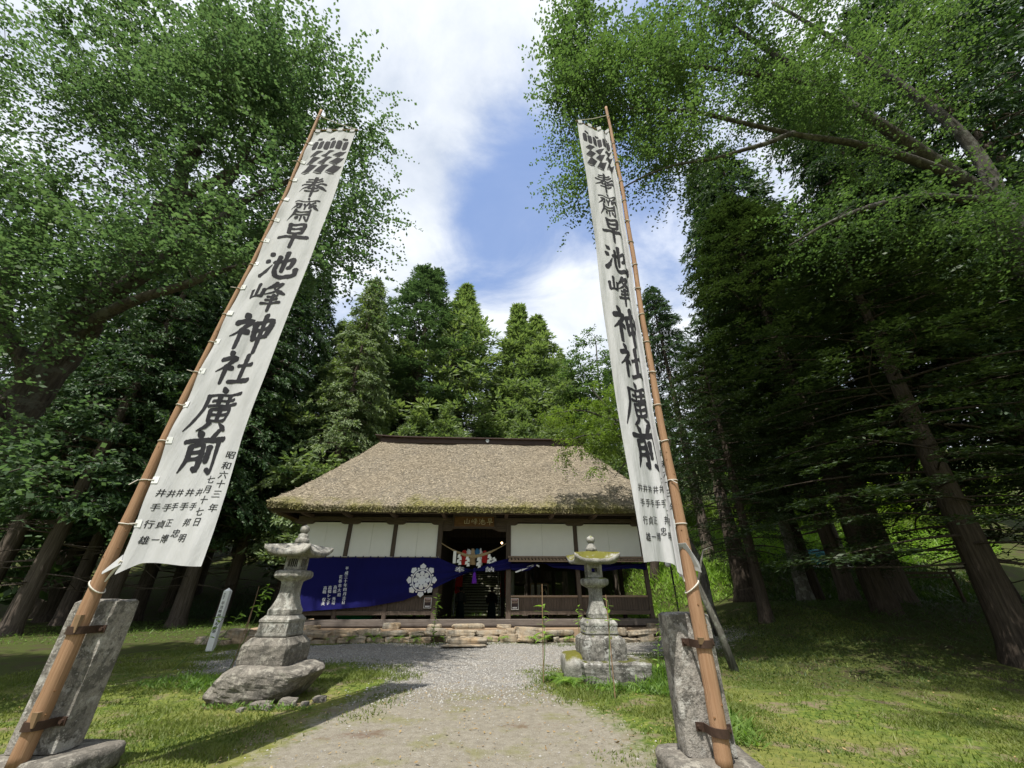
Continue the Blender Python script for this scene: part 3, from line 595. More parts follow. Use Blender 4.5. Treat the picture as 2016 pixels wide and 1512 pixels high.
# ------------------------------------------------------------------ shrine gate hall
HX, HY, HRZ = -1.57, 17.5, R(3.0)
hall = thing('shrine_hall', 'long wooden shrine gate hall with thatched roof and white upper panels', 'hall', (HX, HY, 0), HRZ)
HM = Matrix.Translation((HX, HY, 0)) @ Matrix.Rotation(HRZ, 4, 'Z'); HMI = HM.inverted()
def LP(u, v, dy=0.0):
    "local hall point seen at photograph pixel (u, v) on the plane dy behind its front"
    o = HMI @ Vector((0, 0, CAM_H)); d = HMI.to_3x3() @ ray(u, v); t = (dy - o.y) / d.y
    return o + d * t
def hall_at(x, y, z=0.0): return HM @ Vector((x, y, z))
PX = [-7.18, -5.28, -3.38, -1.48, 1.42, 4.30, 7.17]
DEP = 7.0
def build_hall():
    T = hall
    # posts, front and rear
    for i, x in enumerate(PX):
        w = 0.20 if i in (3, 4) else 0.16
        box_obj('post', (x, 0, 2.35), (w, w, 3.9), MAT['old_wood_z'], T, bevel=0.012)
        box_obj('post', (x, DEP, 2.3), (w, w, 4.2), MAT['dark_wood'], T)
        if i in (0, 6): box_obj('post', (x, DEP / 2, 2.3), (w, w, 4.2), MAT['dark_wood'], T)
    # sill, rails, lintels
    for nm, z, h, d, x0, x1, m in (('sill_beam', 0.53, 0.22, 0.24, -7.4, 7.4, 'sill_wood'), ('foundation_beam', 0.40, 0.05, 0.34, -7.5, 7.5, 'dark_wood')):
        box_obj(nm, ((x0 + x1) / 2, 0, z), (x1 - x0, d, h), MAT[m], T, bevel=0.015)
    for a, b in ((0, 1), (1, 2), (2, 3), (4, 5), (5, 6)):
        x0, x1 = PX[a] + 0.085, PX[b] - 0.085; cx, L = (x0 + x1) / 2, x1 - x0
        box_obj('lower_rail', (cx, -0.02, 0.85), (L, 0.12, 0.14), MAT['old_wood_x'], T, bevel=0.008)
        box_obj('upper_rail', (cx, -0.02, 1.415), (L, 0.13, 0.07), MAT['pale_wood'] if a >= 4 else MAT['old_wood_x'], T, bevel=0.006)
        n = int(L / 0.105); m = MB()
        for k in range(n):
            w = L / n; m.box((x0 + (k + 0.5) * w, -0.012 + 0.006 * random.uniform(-1, 1), 1.15), (w - 0.008, 0.035, 0.455))
        tag(m.build('plank_wall', MAT['old_wood_z'], T), kind='stuff')
        # upper white panels: two leaves per bay with a seam, framed by lintels
        for k in range(2):
            hw = (L - 0.006) / 2
            box_obj('white_panel', (x0 + hw / 2 + k * (hw + 0.006), 0.01, 3.50), (hw - 0.002, 0.04, 1.35), MAT['plaster'], T)
        box_obj('middle_lintel', (cx, -0.015, 2.765), (L, 0.16, 0.12), MAT['old_wood_x'], T, bevel=0.008)
    for cx in (PX[0], PX[1], PX[2], PX[3], PX[4], PX[5], PX[6]):   # boat shaped bracket arms on the post heads
        m = MB(); w = 0.40
        lo, hi = (-w, w)
        if cx == PX[3]: hi = 0.10
        if cx == PX[4]: lo = -0.10
        pts = [(lo, 0.13), (lo, 0.06), (lo * 0.86, 0.02), (lo * 0.7, 0), (hi * 0.7, 0), (hi * 0.86, 0.02), (hi, 0.06), (hi, 0.13)]
        m.poly([(x, z) for x, z in pts], -0.115, 0.09); m.build('bracket_arm', MAT['old_wood_x'], T, loc=(cx, 0, 4.10))
    box_obj('head_beam', (0, -0.02, 4.315), (14.9, 0.20, 0.17), MAT['old_wood_x'], T, bevel=0.012)
    box_obj('wall_plate', (0, 0, 4.52), (14.9, 0.24, 0.2), MAT['dark_wood'], T)
    box_obj('side_beam', (-7.18, 3.5, 4.32), (0.2, 7.2, 0.2), MAT['dark_wood'], T); box_obj('side_beam', (7.17, 3.5, 4.32), (0.2, 7.2, 0.2), MAT['dark_wood'], T)
    # carved lintel over the doorway: wavy lower edge
    m = MB(); x0, x1 = PX[3] + 0.1, PX[4] - 0.1; pts = [(x0, 4.22), (x0, 3.86), (x0 + 0.30, 3.86), (x0 + 0.42, 3.92), (x0 + 0.62, 3.97), (x0 + 0.75, 3.95), (x0 + 0.95, 4.0), (0, 4.01), (x1 - 0.95, 4.0), (x1 - 0.8, 3.95), (x1 - 0.66, 3.97), (x1 - 0.45, 3.90), (x1 - 0.30, 3.84), (x1, 3.84), (x1, 4.22)]
    m.poly(pts, -0.06, 0.05); m.build('carved_lintel', MAT['old_wood_x'], T)
    # outer eave beam carried by projecting beam ends
    box_obj('eave_beam', (0, -1.05, 4.45), (16.1, 0.14, 0.13), MAT['old_wood_x'], T, bevel=0.01)
    box_obj('eave_board', (0, -1.40, 4.50), (16.3, 0.10, 0.06), MAT['old_wood_x'], T)
    for x in (-6.9, -5.28, -3.38, -1.30, 1.30, 3.2, 5.0, 6.9):
        m = MB(); m.poly([(-1.22, 4.385), (-1.14, 4.36), (-0.9, 4.33), (0.0, 4.33), (0.0, 4.47)], -0.07, 0.07)
        o = m.build('beam_end', MAT['old_wood'], T); o.rotation_euler = (0, 0, R(90)); o.location = (x, 0, 0)
    m = MB()
    for k in range(66):
        x = -8.0 + k * 16.0 / 65; m.beam((x, -1.42, 4.52), (x, 0.3, 5.05), 0.07, 0.06)
    tag(m.build('rafters', MAT['old_wood'], T), kind='stuff')
    for sx, dx in ((-7.18, -1), (7.17, 1)):
        m = MB()
        for k in range(28):
            y = -0.3 + k * 7.6 / 27; m.beam((sx + dx * 1.0, y, 4.60), (sx - dx * 0.3, y, 5.05), 0.07, 0.06)
        tag(m.build('rafters', MAT['old_wood'], T), kind='stuff')
        box_obj('eave_beam', (sx + dx * 0.85, 3.5, 4.5), (0.14, 9.0, 0.13), MAT['old_wood'], T)
    # side walls and dark interior of the left rooms, ceiling, rear boards
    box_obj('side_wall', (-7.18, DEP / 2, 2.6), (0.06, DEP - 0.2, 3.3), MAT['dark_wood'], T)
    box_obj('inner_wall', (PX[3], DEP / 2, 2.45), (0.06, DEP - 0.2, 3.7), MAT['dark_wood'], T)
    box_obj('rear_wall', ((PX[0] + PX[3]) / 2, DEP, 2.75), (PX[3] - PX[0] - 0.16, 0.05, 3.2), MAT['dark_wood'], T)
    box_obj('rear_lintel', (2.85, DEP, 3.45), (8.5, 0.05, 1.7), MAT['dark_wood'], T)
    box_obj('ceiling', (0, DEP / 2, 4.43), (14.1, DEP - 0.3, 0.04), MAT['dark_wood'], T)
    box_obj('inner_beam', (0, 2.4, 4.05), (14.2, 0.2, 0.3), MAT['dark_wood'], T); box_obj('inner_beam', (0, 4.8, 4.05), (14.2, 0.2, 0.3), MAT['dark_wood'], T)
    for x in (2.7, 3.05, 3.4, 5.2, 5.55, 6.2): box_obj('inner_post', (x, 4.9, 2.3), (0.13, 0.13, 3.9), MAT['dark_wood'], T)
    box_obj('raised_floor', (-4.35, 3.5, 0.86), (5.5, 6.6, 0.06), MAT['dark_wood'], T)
    # lattice door folded back against the passage wall
    m = MB(); y0, y1 = 0.35, 1.75
    for z in (0.62, 1.25, 2.75): m.box((PX[3] + 0.07, (y0 + y1) / 2, z), (0.04, y1 - y0, 0.08))
    for y in (y0, y1): m.box((PX[3] + 0.07, y, 1.68), (0.04, 0.08, 2.2))
    m.box((PX[3] + 0.06, (y0 + y1) / 2, 0.95), (0.02, y1 - y0 - 0.05, 0.55))
    door = m.build('lattice_door', MAT['dark_wood'], T)
    m = MB()
    for k in range(1, 7): m.box((PX[3] + 0.07, y0 + k * 0.2, 2.0), (0.025, 0.025, 1.45))
    for k in range(1, 7): m.box((PX[3] + 0.07, (y0 + y1) / 2, 1.25 + k * 0.21), (0.02, 1.36, 0.02))
    m.build('lattice', MAT['old_wood'], door)
    # slatted pent hood under the right hand panels
    x0, x1 = PX[4] - 0.02, PX[6] + 0.05
    box_obj('hood_rail', ((x0 + x1) / 2, -0.13, 2.85), (x1 - x0, 0.08, 0.06), MAT['pale_wood'], T)
    box_obj('hood_fascia', ((x0 + x1) / 2, -0.60, 2.665), (x1 - x0, 0.03, 0.05), MAT['pale_wood'], T)
    m = MB(); m.beam(((x0 + x1) / 2, -0.13, 2.79), ((x0 + x1) / 2, -0.60, 2.70), x1 - x0, 0.02); m.build('hood_board', MAT['dark_wood'], T)
    n = 42
    sm = MB(); sm.beam((0, -0.16, 2.805), (0, -0.62, 2.725), 0.085, 0.035); sme = sm.mesh('hood_slat', MAT['pale_wood'])
    for k in range(n): link('hood_slat', sme, T, (x0 + 0.06 + k * (x1 - x0 - 0.12) / (n - 1), 0, 0))
    # bench plank and clutter lying on the sill inside the left rooms is separate; floor of passage
    box_obj('passage_floor', (0, DEP / 2, 0.17), (14.6, DEP + 0.5, 0.06), MAT['step_stone'], T)
    # ---------------- thatched roof: eave rectangle lofted to the ridge
    def ring(f, lift=0.0, nper=(96, 52)):
        ex, ey0, ey1 = 8.25, -1.60, DEP + 1.60; rx0, rx1, ry = -5.55, 5.65, 3.5
        pts = []
        def corner_round(x0, x1, y0, y1):
            out = []
            for i in range(nper[0]): out.append((x0 + (x1 - x0) * i / nper[0], y0))
            for i in range(nper[1]): out.append((x1, y0 + (y1 - y0) * i / nper[1]))
            for i in range(nper[0]): out.append((x1 - (x1 - x0) * i / nper[0], y1))
            for i in range(nper[1]): out.append((x0, y1 - (y1 - y0) * i / nper[1]))
            return np.array(out)
        g = f
        e = corner_round(-ex, ex, ey0, ey1); r = corner_round(rx0, rx1, ry - 0.22, ry + 0.22)
        p = e * (1 - g) + r * g
        cx = np.abs(e[:, 0]) / ex; cyv = np.abs(e[:, 1] - 3.5) / 5.10; corner = np.clip((np.minimum(cx, cyv) - 0.6) / 0.4, 0, 1)
        # corners pulled in and swept up a little
        p[:, 0] -= np.sign(e[:, 0]) * 0.10 * corner ** 3 * (1 - g); p[:, 1] -= np.sign(e[:, 1] - 3.5) * 0.10 * corner ** 3 * (1 - g)
        z = 4.56 + 4.38 * (0.90 * f + 0.10 * f * f) + 0.18 * corner ** 2 * (1 - f) ** 4 + lift
        return np.column_stack([p, np.full(len(p), 1.0) * z])
    fs = np.concatenate([[0.0, 0.004, 0.012, 0.024], np.linspace(0.04, 1, 60)])
    rings = []
    under = ring(0.0); under[:, 2] -= 0.02
    inner = ring(0.17); inner[:, 2] = 4.94
    lo = ring(0.02); lo[:, 2] = under[:, 2] - 0.17
    rings += [inner, lo, ring(0.0, -0.12), ]
    for f in fs:
        r = ring(f); r[:, 2] += 0.05 * min(1, f / 0.03)
        nz = vnoise(r * np.array([1.1, 1.1, 1.6]), 3, 4) * 0.035 + vnoise(r * 5.0, 8, 3) * 0.022 + 0.05 * vnoise(r * 0.35, 5, 2)
        r[:, 2] += nz * (1 if f > 0.02 else 0.5); rings.append(r)
    N = len(rings[0]); V = np.concatenate(rings); i = np.arange(N); F = []
    for k in range(len(rings) - 1): F.append(np.stack([k * N + i, k * N + (i + 1) % N, (k + 1) * N + (i + 1) % N, (k + 1) * N + i], 1))
    roof = link('roof', np_mesh('roof', V, np.concatenate(F), MAT['thatch'], smooth=True), T)
    # loose straw ends over the thatch
    rg = np.random.default_rng(4); S = []; n = 62000
    fr = rg.random(n) ** 1.05; per = rg.random(n)
    front = rg.random(n) < 0.8
    idx = np.where(front, rg.integers(0, 96, n), np.where(rg.random(n) < 0.5, rg.integers(96, 148, n), rg.integers(244, 296, n)))
    grid = np.stack(rings[3:]); kf = np.clip((fr * (len(fs) - 2)).astype(int), 0, len(fs) - 2)
    fu = rg.random(n)[:, None]; fv = rg.random(n)[:, None]; i2 = (idx + 1) % N
    p = (grid[kf, idx] * (1 - fu) + grid[kf, i2] * fu) * (1 - fv) + (grid[kf + 1, idx] * (1 - fu) + grid[kf + 1, i2] * fu) * fv
    dn = grid[kf, idx] - grid[kf + 1, idx]; dn /= np.linalg.norm(dn, axis=1)[:, None]; ax = grid[kf, i2] - grid[kf, idx]; ax /= np.linalg.norm(ax, axis=1)[:, None]; nr = np.cross(ax, -dn)
    th = rg.normal(0, 0.75, n)[:, None]; d = dn * np.cos(th) + ax * np.sin(th) + nr * rg.uniform(-0.02, 0.45, n)[:, None]
    L = rg.uniform(0.04, 0.13, n)[:, None]; w = np.cross(d, nr); w /= np.linalg.norm(w, axis=1)[:, None]; w *= rg.uniform(0.005, 0.013, n)[:, None]
    p = p + nr * 0.006
    V = np.stack([p - w, p + w, p + d * L + w * 0.5, p + d * L - w * 0.5], 1).reshape(-1, 3)
    tag(link('straw', np_mesh('straw', V, np.arange(4 * n).reshape(-1, 4), MAT['straw'], rg.random(n)), roof), kind='stuff')
    # eave fringe of cut straw
    n = 16000; idx = np.where(rg.random(n) < 0.75, rg.integers(0, 96, n), rg.integers(244, 296, n)); i2 = (idx + 1) % N; fu = rg.random(n)[:, None]
    p = rings[2][idx] * (1 - fu) + rings[2][i2] * fu; p[:, 2] += rg.uniform(-0.07, 0.20, n)
    out = p - np.array([0, 3.5, 0]); out[:, 2] = 0; out /= np.linalg.norm(out, axis=1)[:, None]; out = np.where((idx < 96)[:, None], np.array([0, -1.0, 0]), np.where((idx >= 244)[:, None], np.array([-1.0, 0, 0]), out))
    d = out * 0.6 + np.stack([rg.normal(0, 0.35, n), rg.normal(0, 0.2, n), rg.uniform(-0.9, 0.1, n)], 1); L = rg.uniform(0.03, 0.09, n)[:, None]; w = np.cross(d, np.array([0, 0, 1.0])); w /= np.linalg.norm(w, axis=1)[:, None] + 1e-6; w *= 0.007
    V = np.stack([p - w, p + w, p + d * L + w, p + d * L - w], 1).reshape(-1, 3)
    tag(link('eave_straw', np_mesh('eave_straw', V, np.arange(4 * n).reshape(-1, 4), MAT['straw'], rg.random(n)), roof), kind='stuff')
    # ridge cap: dark metal clad box with a flat cover and tipped ends
    m = MB(); m.box((0.05, 3.5, 9.02), (11.3, 0.75, 0.30)); rc = m.build('ridge_cap', MAT['ridge_metal'], roof, bevel=0.02)
    m = MB(); secs = []
    for k in range(25):
        x = -5.90 + 11.9 * k / 24; e = abs(k - 12) / 12; z = 9.20 + 0.10 * e ** 6
        secs.append([(x, 2.98, z - 0.05), (x, 4.02, z - 0.05), (x, 4.02, z), (x, 3.5, z + 0.09), (x, 2.98, z)])
    m.loft(secs); m.build('ridge_cover', MAT['ridge_metal'], roof)
    m = MB(); m.tube([(0.35, 3.10, 9.05), (0.35, 3.05, 9.05)], 0.10, 12); m.build('ridge_crest', MAT['steel_pole'], roof)
build_hall()

def sign_board():
    c = Vector((-0.05, -0.30, 4.20)); root = thing('sign_board', 'brown wooden name board with pale brushed characters under the eave', 'sign', hall_at(*c), HRZ)
    root.rotation_euler = (R(-12), 0, HRZ)
    W, H = 1.78, 0.52
    box_obj('board', (0, 0, 0), (W - 0.1, 0.04, H - 0.1), MAT['sign_wood'], root)
    for z in (-H / 2, H / 2): box_obj('frame', (0, -0.02, z), (W + 0.06, 0.09, 0.07), MAT['old_wood_x'], root, bevel=0.01)
    for x in (-W / 2, W / 2): box_obj('frame', (x, -0.02, 0), (0.07, 0.086, H - 0.07), MAT['old_wood_z'], root, bevel=0.01)
    for ch, x in (('早', 0.66), ('池', 0.33), ('峰', 0.0)):
        s = 0.27; brush_mesh('lettering', ch, lambda a, b, l, x=x: (x + (a - 0.5) * s, -0.022 - l, (b - 0.5) * s), MAT['gold'], root, w=9)
    BRUSH['山'] = [('v', (50, 5), (48, 80)), ('v', (12, 35), (14, 88)), ('h', (14, 86), (88, 80)), ('v', (88, 28), (86, 86))]
    s = 0.26; brush_mesh('lettering', '山', lambda a, b, l: (-0.31 + (a - 0.5) * s, -0.022 - l, (b - 0.5) * s), MAT['gold'], root, w=11)
sign_board()

# ------------------------------------------------------------------ curtain across the front
ctop = [(-6.98, 2.80), (-4.0, 2.81), (-1.9, 2.82), (-1.45, 2.80), (-1.0, 2.62), (-0.5, 2.44), (0.02, 2.36)]
cbot = [(-6.98, 0.88), (-6.0, 0.94), (-5.0, 1.0), (-3.9, 1.08), (-2.7, 1.27), (-1.7, 1.62), (-0.75, 2.04), (-0.3, 2.22), (0.02, 2.30)]
_ct = np.array(ctop); _cb = np.array(cbot)
def c_top(x): return np.interp(x, _ct[:, 0], _ct[:, 1])
def c_bot(x):
    return np.interp(x, _cb[:, 0], _cb[:, 1])
def curtain_y(x, z):
    x = np.asarray(x, float); t = np.clip((c_top(x) - z) / np.maximum(c_top(x) - c_bot(x), 0.05), 0, 1)
    a = np.clip((x + 6.98) / 7.0, 0, 1)
    fold = np.sin(t * (9 + 10 * a) + 3.0 * a + 1.5 * np.sin(a * 5)) * 0.028 * (0.25 + a * 1.0) * (0.15 + t)
    hang = np.sin(x * 3.1 + 2.0 * t) * 0.018 * t * (1 - a) + 0.02 * np.sin(x * 1.2 - t * 3)
    sag = 0.035 * np.sin(t * math.pi) * (1 - 0.5 * a) + 0.10 * t * t * (1 - a)
    return -0.17 - sag - fold * 1.5 - hang - 0.12 * a ** 4
def grid_mesh(name, fn, nu, nv, mat, smooth=True):
    V = np.array([fn(i / nu, j / nv) for i in range(nu + 1) for j in range(nv + 1)]); i, j = np.meshgrid(np.arange(nu), np.arange(nv), indexing='ij'); a = (i * (nv + 1) + j).ravel()
    return np_mesh(name, V, np.stack([a, a + nv + 1, a + nv + 2, a + 1], 1), mat, smooth=smooth)
def curtain():
    root = thing('curtain', 'dark indigo curtain with white crest gathered up over the doorway', 'curtain', (HX, HY, 0), HRZ)
    def left(u, v):
        x = -6.98 + 7.0 * u; z0, z1 = float(c_top(x)), float(c_bot(x)); sc = 0.03 * abs(math.sin(u * math.pi * 10)) * (1 - v) * (u < 0.78)
        z = z0 - sc + (z1 - z0) * v; return (x, float(curtain_y(x, z)), z)
    o = link('left_drape', grid_mesh('left_drape', left, 320, 130, MAT['curtain']), root)
    def right(u, v):
        x = 0.02 + 1.5 * u; w = 0.07 + 0.33 * math.sin(min(1, u * 1.15) * math.pi / 2) ** 1.3; mid = 2.33 + 0.26 * u ** 0.9
        z = mid + w * (0.5 - v) ; y = -0.29 + 0.10 * u - 0.04 * math.sin(v * 14 + u * 3) * (0.4 + 0.6 * u) - 0.05 * math.sin(v * math.pi)
        return (x, y, z)
    link('centre_drape', grid_mesh('centre_drape', right, 30, 24, MAT['curtain']), root)
    def far(u, v):
        x = 1.52 + 5.6 * u; lift = 0.26 * math.exp(-((u - 0.22) / 0.07) ** 2); z1 = 2.36 - 0.06 * math.sin(u * 6.28 * 2) + lift
        z = 2.62 + (z1 - 2.62) * v; y = -0.16 - 0.05 * math.sin(v * 9 + u * 20) - 0.08 * math.sin(v * math.pi) - 0.05 * v
        return (x, y, z)
    link('right_drape', grid_mesh('right_drape', far, 90, 18, MAT['curtain']), root)
    m = MB(); m.tube([(-7.1, -0.14, 2.83), (-1.45, -0.15, 2.83)], 0.012, 6); m.build('hanging_cord', MAT['cord'], root)
    for k in range(19): box_obj('loop', (-6.9 + k * 0.30, -0.15, 2.82), (0.035, 0.04, 0.07), MAT['curtain'], root)
    # gathered knot and tassel
    m = MB(); m.loft([[(0.05 + r * math.cos(a), -0.32 + r * 0.8 * math.sin(a), z) for a in np.linspace(0, 6.283, 13)[:-1]] for z, r in ((2.24, 0.03), (2.28, 0.065), (2.34, 0.08), (2.40, 0.06), (2.43, 0.02))])
    m.build('knot', MAT['curtain'], root, smooth=True)
    m = MB(); m.loft([[(0.05 + r * math.cos(a), -0.34 + r * 0.7 * math.sin(a), z) for a in np.linspace(0, 6.283, 11)[:-1]] for z, r in ((2.27, 0.03), (2.22, 0.06), (2.12, 0.065), (2.0, 0.085), (1.86, 0.10))])
    m.build('tassel', MAT['violet_cloth'], root, smooth=True)
    # writing: fn in local hall x, z
    def on(x, y, l): return (x, float(curtain_y(x, y)) - l - 0.003, y)
    T_ = [('平', 682.5, 1119), ('成', 681.7, 1128), ('三', 681, 1136), ('十', 680, 1144), ('年', 679.6, 1152), ('四', 678.7, 1160.5), ('月', 677.6, 1169), ('吉', 677, 1177.7), ('日', 676, 1186), ('花', 670.6, 1135.6), ('巻', 669.8, 1144), ('市', 669, 1153), ('大', 667.6, 1162), ('迫', 667, 1170.6), ('高', 660, 1156), ('橋', 658.7, 1164), ('秀', 657, 1179), ('司', 656, 1187), ('高', 650, 1156.7), ('橋', 649, 1164), ('レ', 648, 1172), ('ン', 647, 1180), ('子', 646, 1187), ('高', 640.6, 1157.5), ('橋', 639, 1165), ('保', 637.7, 1180.5), ('夫', 636.5, 1188)]
    it = []
    for ch, u, v in T_:
        p = LP(u, v, -0.22); it.append((ch, p.x, p.z, 0.135))
    for i_ in it: text_mesh('lettering', [i_], on, MAT['print_white'], root, off=0.035, shear=-0.06)
    p = LP(905, 1121, -0.3)
    text_mesh('lettering', [('奉', 0, 0, 1)], lambda x, y, l: (p.x + x * 0.40, float(curtain_y(p.x + x * 0.40, p.z + y * 0.23)) - 0.03, p.z + y * 0.23), MAT['print_white'], root, off=0.03, maxlen=0.06)
    q = LP(964, 1121, -0.38)
    text_mesh('lettering', [('納', 0, 0, 1)], lambda x, y, l: (q.x + x * 0.36, -0.41 + 0.02 * x, q.z + y * 0.20), MAT['print_white'], root, off=0.04)
    for (u0, v0, u1, v1) in ((1015, 1127, 1026, 1122), (1027, 1123, 1040, 1116), (1041, 1116, 1050, 1113), (1056, 1113, 1062, 1115)):
        a, b = LP(u0, v0, -0.30), LP(u1, v1, -0.30); m = MB(); d = (b - a); nrm = Vector((-d.z, 0, d.x)).normalized() * 0.035
        m.add([a - nrm * 0.6, b - nrm, b + nrm * 0.8, a + nrm], [(0, 1, 2, 3)]); m.build('lettering', MAT['print_white'], root)
    # crest: nine discs in a ring with pointed petals outside
    cc = LP(830.5, 1142, -0.22); Rr = 0.615
    def disc(m, x, y, r, n=20, lift=0.003, r0=0.0):
        if r0 == 0:
            V, T = tess([(0, 0)] + [(r * math.cos(a), r * math.sin(a)) for a in np.linspace(0, 6.283, n + 1)[:-1]], [(0, 1 + i, 1 + (i + 1) % n) for i in range(n)], 0.03); m.add([on(cc.x + 0.92 * (x + a - cc.x), cc.z + 0.92 * (y + b - cc.z), lift) for a, b in V], T)
        else:
            m.add([on(x + q * math.cos(a), y + q * math.sin(a), lift) for q in (r0, r) for a in np.linspace(0, 6.283, n + 1)[:-1]], [(i, (i + 1) % n, n + (i + 1) % n, n + i) for i in range(n)])
    m = MB(); disc(m, cc.x, cc.z, 0.175); 
    for k in range(8): a = k * math.pi / 4 + math.pi / 2; disc(m, cc.x + 0.265 * math.cos(a), cc.z + 0.265 * math.sin(a), 0.098)
    V, T = tess([(q * math.cos(a), q * math.sin(a)) for q in (0.372, 0.425) for a in np.linspace(0, 6.2832, 49)[:-1]], [t for i in range(48) for t in ((i, (i + 1) % 48, 48 + i), (48 + i, (i + 1) % 48, 48 + (i + 1) % 48))], 0.035); m.add([on(cc.x + 0.92 * a_, cc.z + 0.92 * b_, 0.003) for a_, b_ in V], T)
    for k in range(8):
        a = k * math.pi / 4 + math.pi / 2; ca, sa = math.cos(a), math.sin(a)
        pts = [(0.45, -0.10), (0.56, -0.135), (0.66, 0.0), (0.56, 0.135), (0.45, 0.10)]; V, T = tess([(r * ca - t * sa, r * sa + t * ca) for r, t in pts], [(0, 1, 2), (0, 2, 3), (0, 3, 4)], 0.03); m.add([on(cc.x + 0.92 * a_, cc.z + 0.92 * b_, 0.003) for a_, b_ in V], T)
        a += math.pi / 8; disc(m, cc.x + 0.475 * math.cos(a), cc.z + 0.475 * math.sin(a), 0.045, 12)
    m.build('crest', MAT['print_white'], root)
curtain()

# ------------------------------------------------------------------ things in and on the hall
def shimenawa():
    root = thing('sacred_rope', 'twisted straw rope with white paper streamers hung across the doorway', 'rope', (HX, HY, 0), HRZ)
    pts = []; rad = []
    for k in range(41):
        t = k / 40; x = -1.38 + 2.7 * t; s = (2 * t - 1); z = 2.86 + 0.50 * abs(s) ** 1.6; pts.append((x, -0.12, z)); rad.append(0.014 + 0.036 * max(0, 1 - (s / 0.75) ** 2))
    for ph in (0, 2.09, 4.19):
        m = MB(); q = [(x, y + 0.7 * r * math.cos(ph + i * 0.9), z + 0.7 * r * math.sin(ph + i * 0.9)) for i, ((x, y, z), r) in enumerate(zip(pts, rad))]
        m.tube(q, [r * 0.8 for r in rad], 6); m.build('strand', MAT['rope'], root, smooth=True)
    for (u, v0, v1) in ((904, 1092, 1111), (920, 1096, 1114), (942, 1098, 1117), (963, 1092, 1112), (972, 1098, 1110)):
        a, b = LP(u, v0, -0.16), LP(u, v1, -0.16); m = MB(); h = a.z - b.z; w = 0.13; x, z = a.x, a.z
        for i, (dx, dz) in enumerate(((0, 0), (0.05, 0.26), (-0.02, 0.52), (0.05, 0.74))):
            m.add([(x + dx - w * 0.35, -0.16 - 0.01 * i, z - dz * h), (x + dx + w * 0.35, -0.165 - 0.01 * i, z - dz * h + 0.03), (x + dx + w * 0.5, -0.17 - 0.01 * i, z - (dz + 0.30) * h), (x + dx - w * 0.5, -0.16 - 0.01 * i, z - (dz + 0.34) * h)], [(0, 1, 2, 3)])
        o = m.build('paper_streamer', MAT['paper'], root)
        sm = o.modifiers.new('thick', 'SOLIDIFY'); sm.thickness = 0.006
    a, b = LP(895, 1085, -0.2), LP(895, 1109, -0.2)
    box_obj('paper_strip', ((a + b) / 2), (0.12, 0.012, a.z - b.z), MAT['paper'], root)
shimenawa()
def hung_bundles():
    for (u, v0, v1, w, mt, lab) in ((914, 1083, 1112, 0.34, 'red_cloth', 'dark red cloth bundle hanging leftmost behind the rope'), (923, 1081, 1094, 0.22, 'white_cloth', 'grey white cloth bundle hanging beside the dark red one'), (931, 1080, 1112, 0.26, 'tan_cloth', 'tan brown cloth bundle hanging behind the rope'), (940, 1080, 1094, 0.24, 'blue_cloth', 'blue cloth bundle hanging in the middle of the doorway'), (947, 1079, 1113, 0.16, 'white_cloth', 'narrow white cloth bundle hanging beside the blue one'), (955, 1084, 1108, 0.28, 'red_cloth', 'bright red cloth bundle hanging right of the blue one'), (966, 1082, 1112, 0.20, 'black_cloth', 'black cloth bundle hanging rightmost behind the rope')):
        a, b = LP(u, v0, 0.5), LP(u, v1, 0.5); root = thing('cloth_bundle', lab, 'cloth bundle', hall_at(a.x, 0.5, b.z), HRZ, 'cloth bundles hung behind the rope')
        h = a.z - b.z; rg = random.Random(u); m = MB(); rings = []
        for k in range(9):
            t = k / 8; r = w / 2 * (0.25 + 0.75 * math.sin(min(1, t * 1.6 + 0.1) * math.pi * 0.5)) * (1 + rg.uniform(-0.18, 0.18)); cx = rg.uniform(-0.02, 0.02)
            rings.append([(cx + r * math.cos(q) * (1 + 0.12 * math.sin(5 * q)), r * 0.7 * math.sin(q), h * (1 - t)) for q in np.linspace(0, 6.283, 13)[:-1]])
        m.loft(rings); m.build('cloth', MAT[mt], root, smooth=True)
        m = MB(); m.tube([(0, 0, h), (0, 0, 4.0 - b.z)], 0.006, 5); m.build('string', MAT['black_cloth'], root)
hung_bundles()
def lamp_bulb():
    p = LP(988, 1069, 1.2); root = thing('light_bulb', 'small lit round bulb hanging inside the doorway', 'lamp', hall_at(p.x, 1.2, p.z), HRZ)
    t = NT('bulb_glow'); e = t.n('ShaderNodeEmission'); e.inputs[0].default_value = (1.0, 0.72, 0.36, 1); e.inputs[1].default_value = 2.5; mt = t.done(e.outputs[0])
    bm = bmesh.new(); bmesh.ops.create_uvsphere(bm, u_segments=12, v_segments=8, radius=0.05); me = bpy.data.meshes.new('bulb'); bm.to_mesh(me); bm.free(); me.materials.append(mt); link('bulb', me, root)
    m = MB(); m.tube([(0, 0, 0.06), (0, 0, 0.14)], 0.03, 8); m.build('socket', MAT['black_cloth'], root)
    m = MB(); m.tube([(0, 0, 0.14), (0, 0, 4.38 - p.z)], 0.007, 5); m.build('wire', MAT['black_cloth'], root)
lamp_bulb()
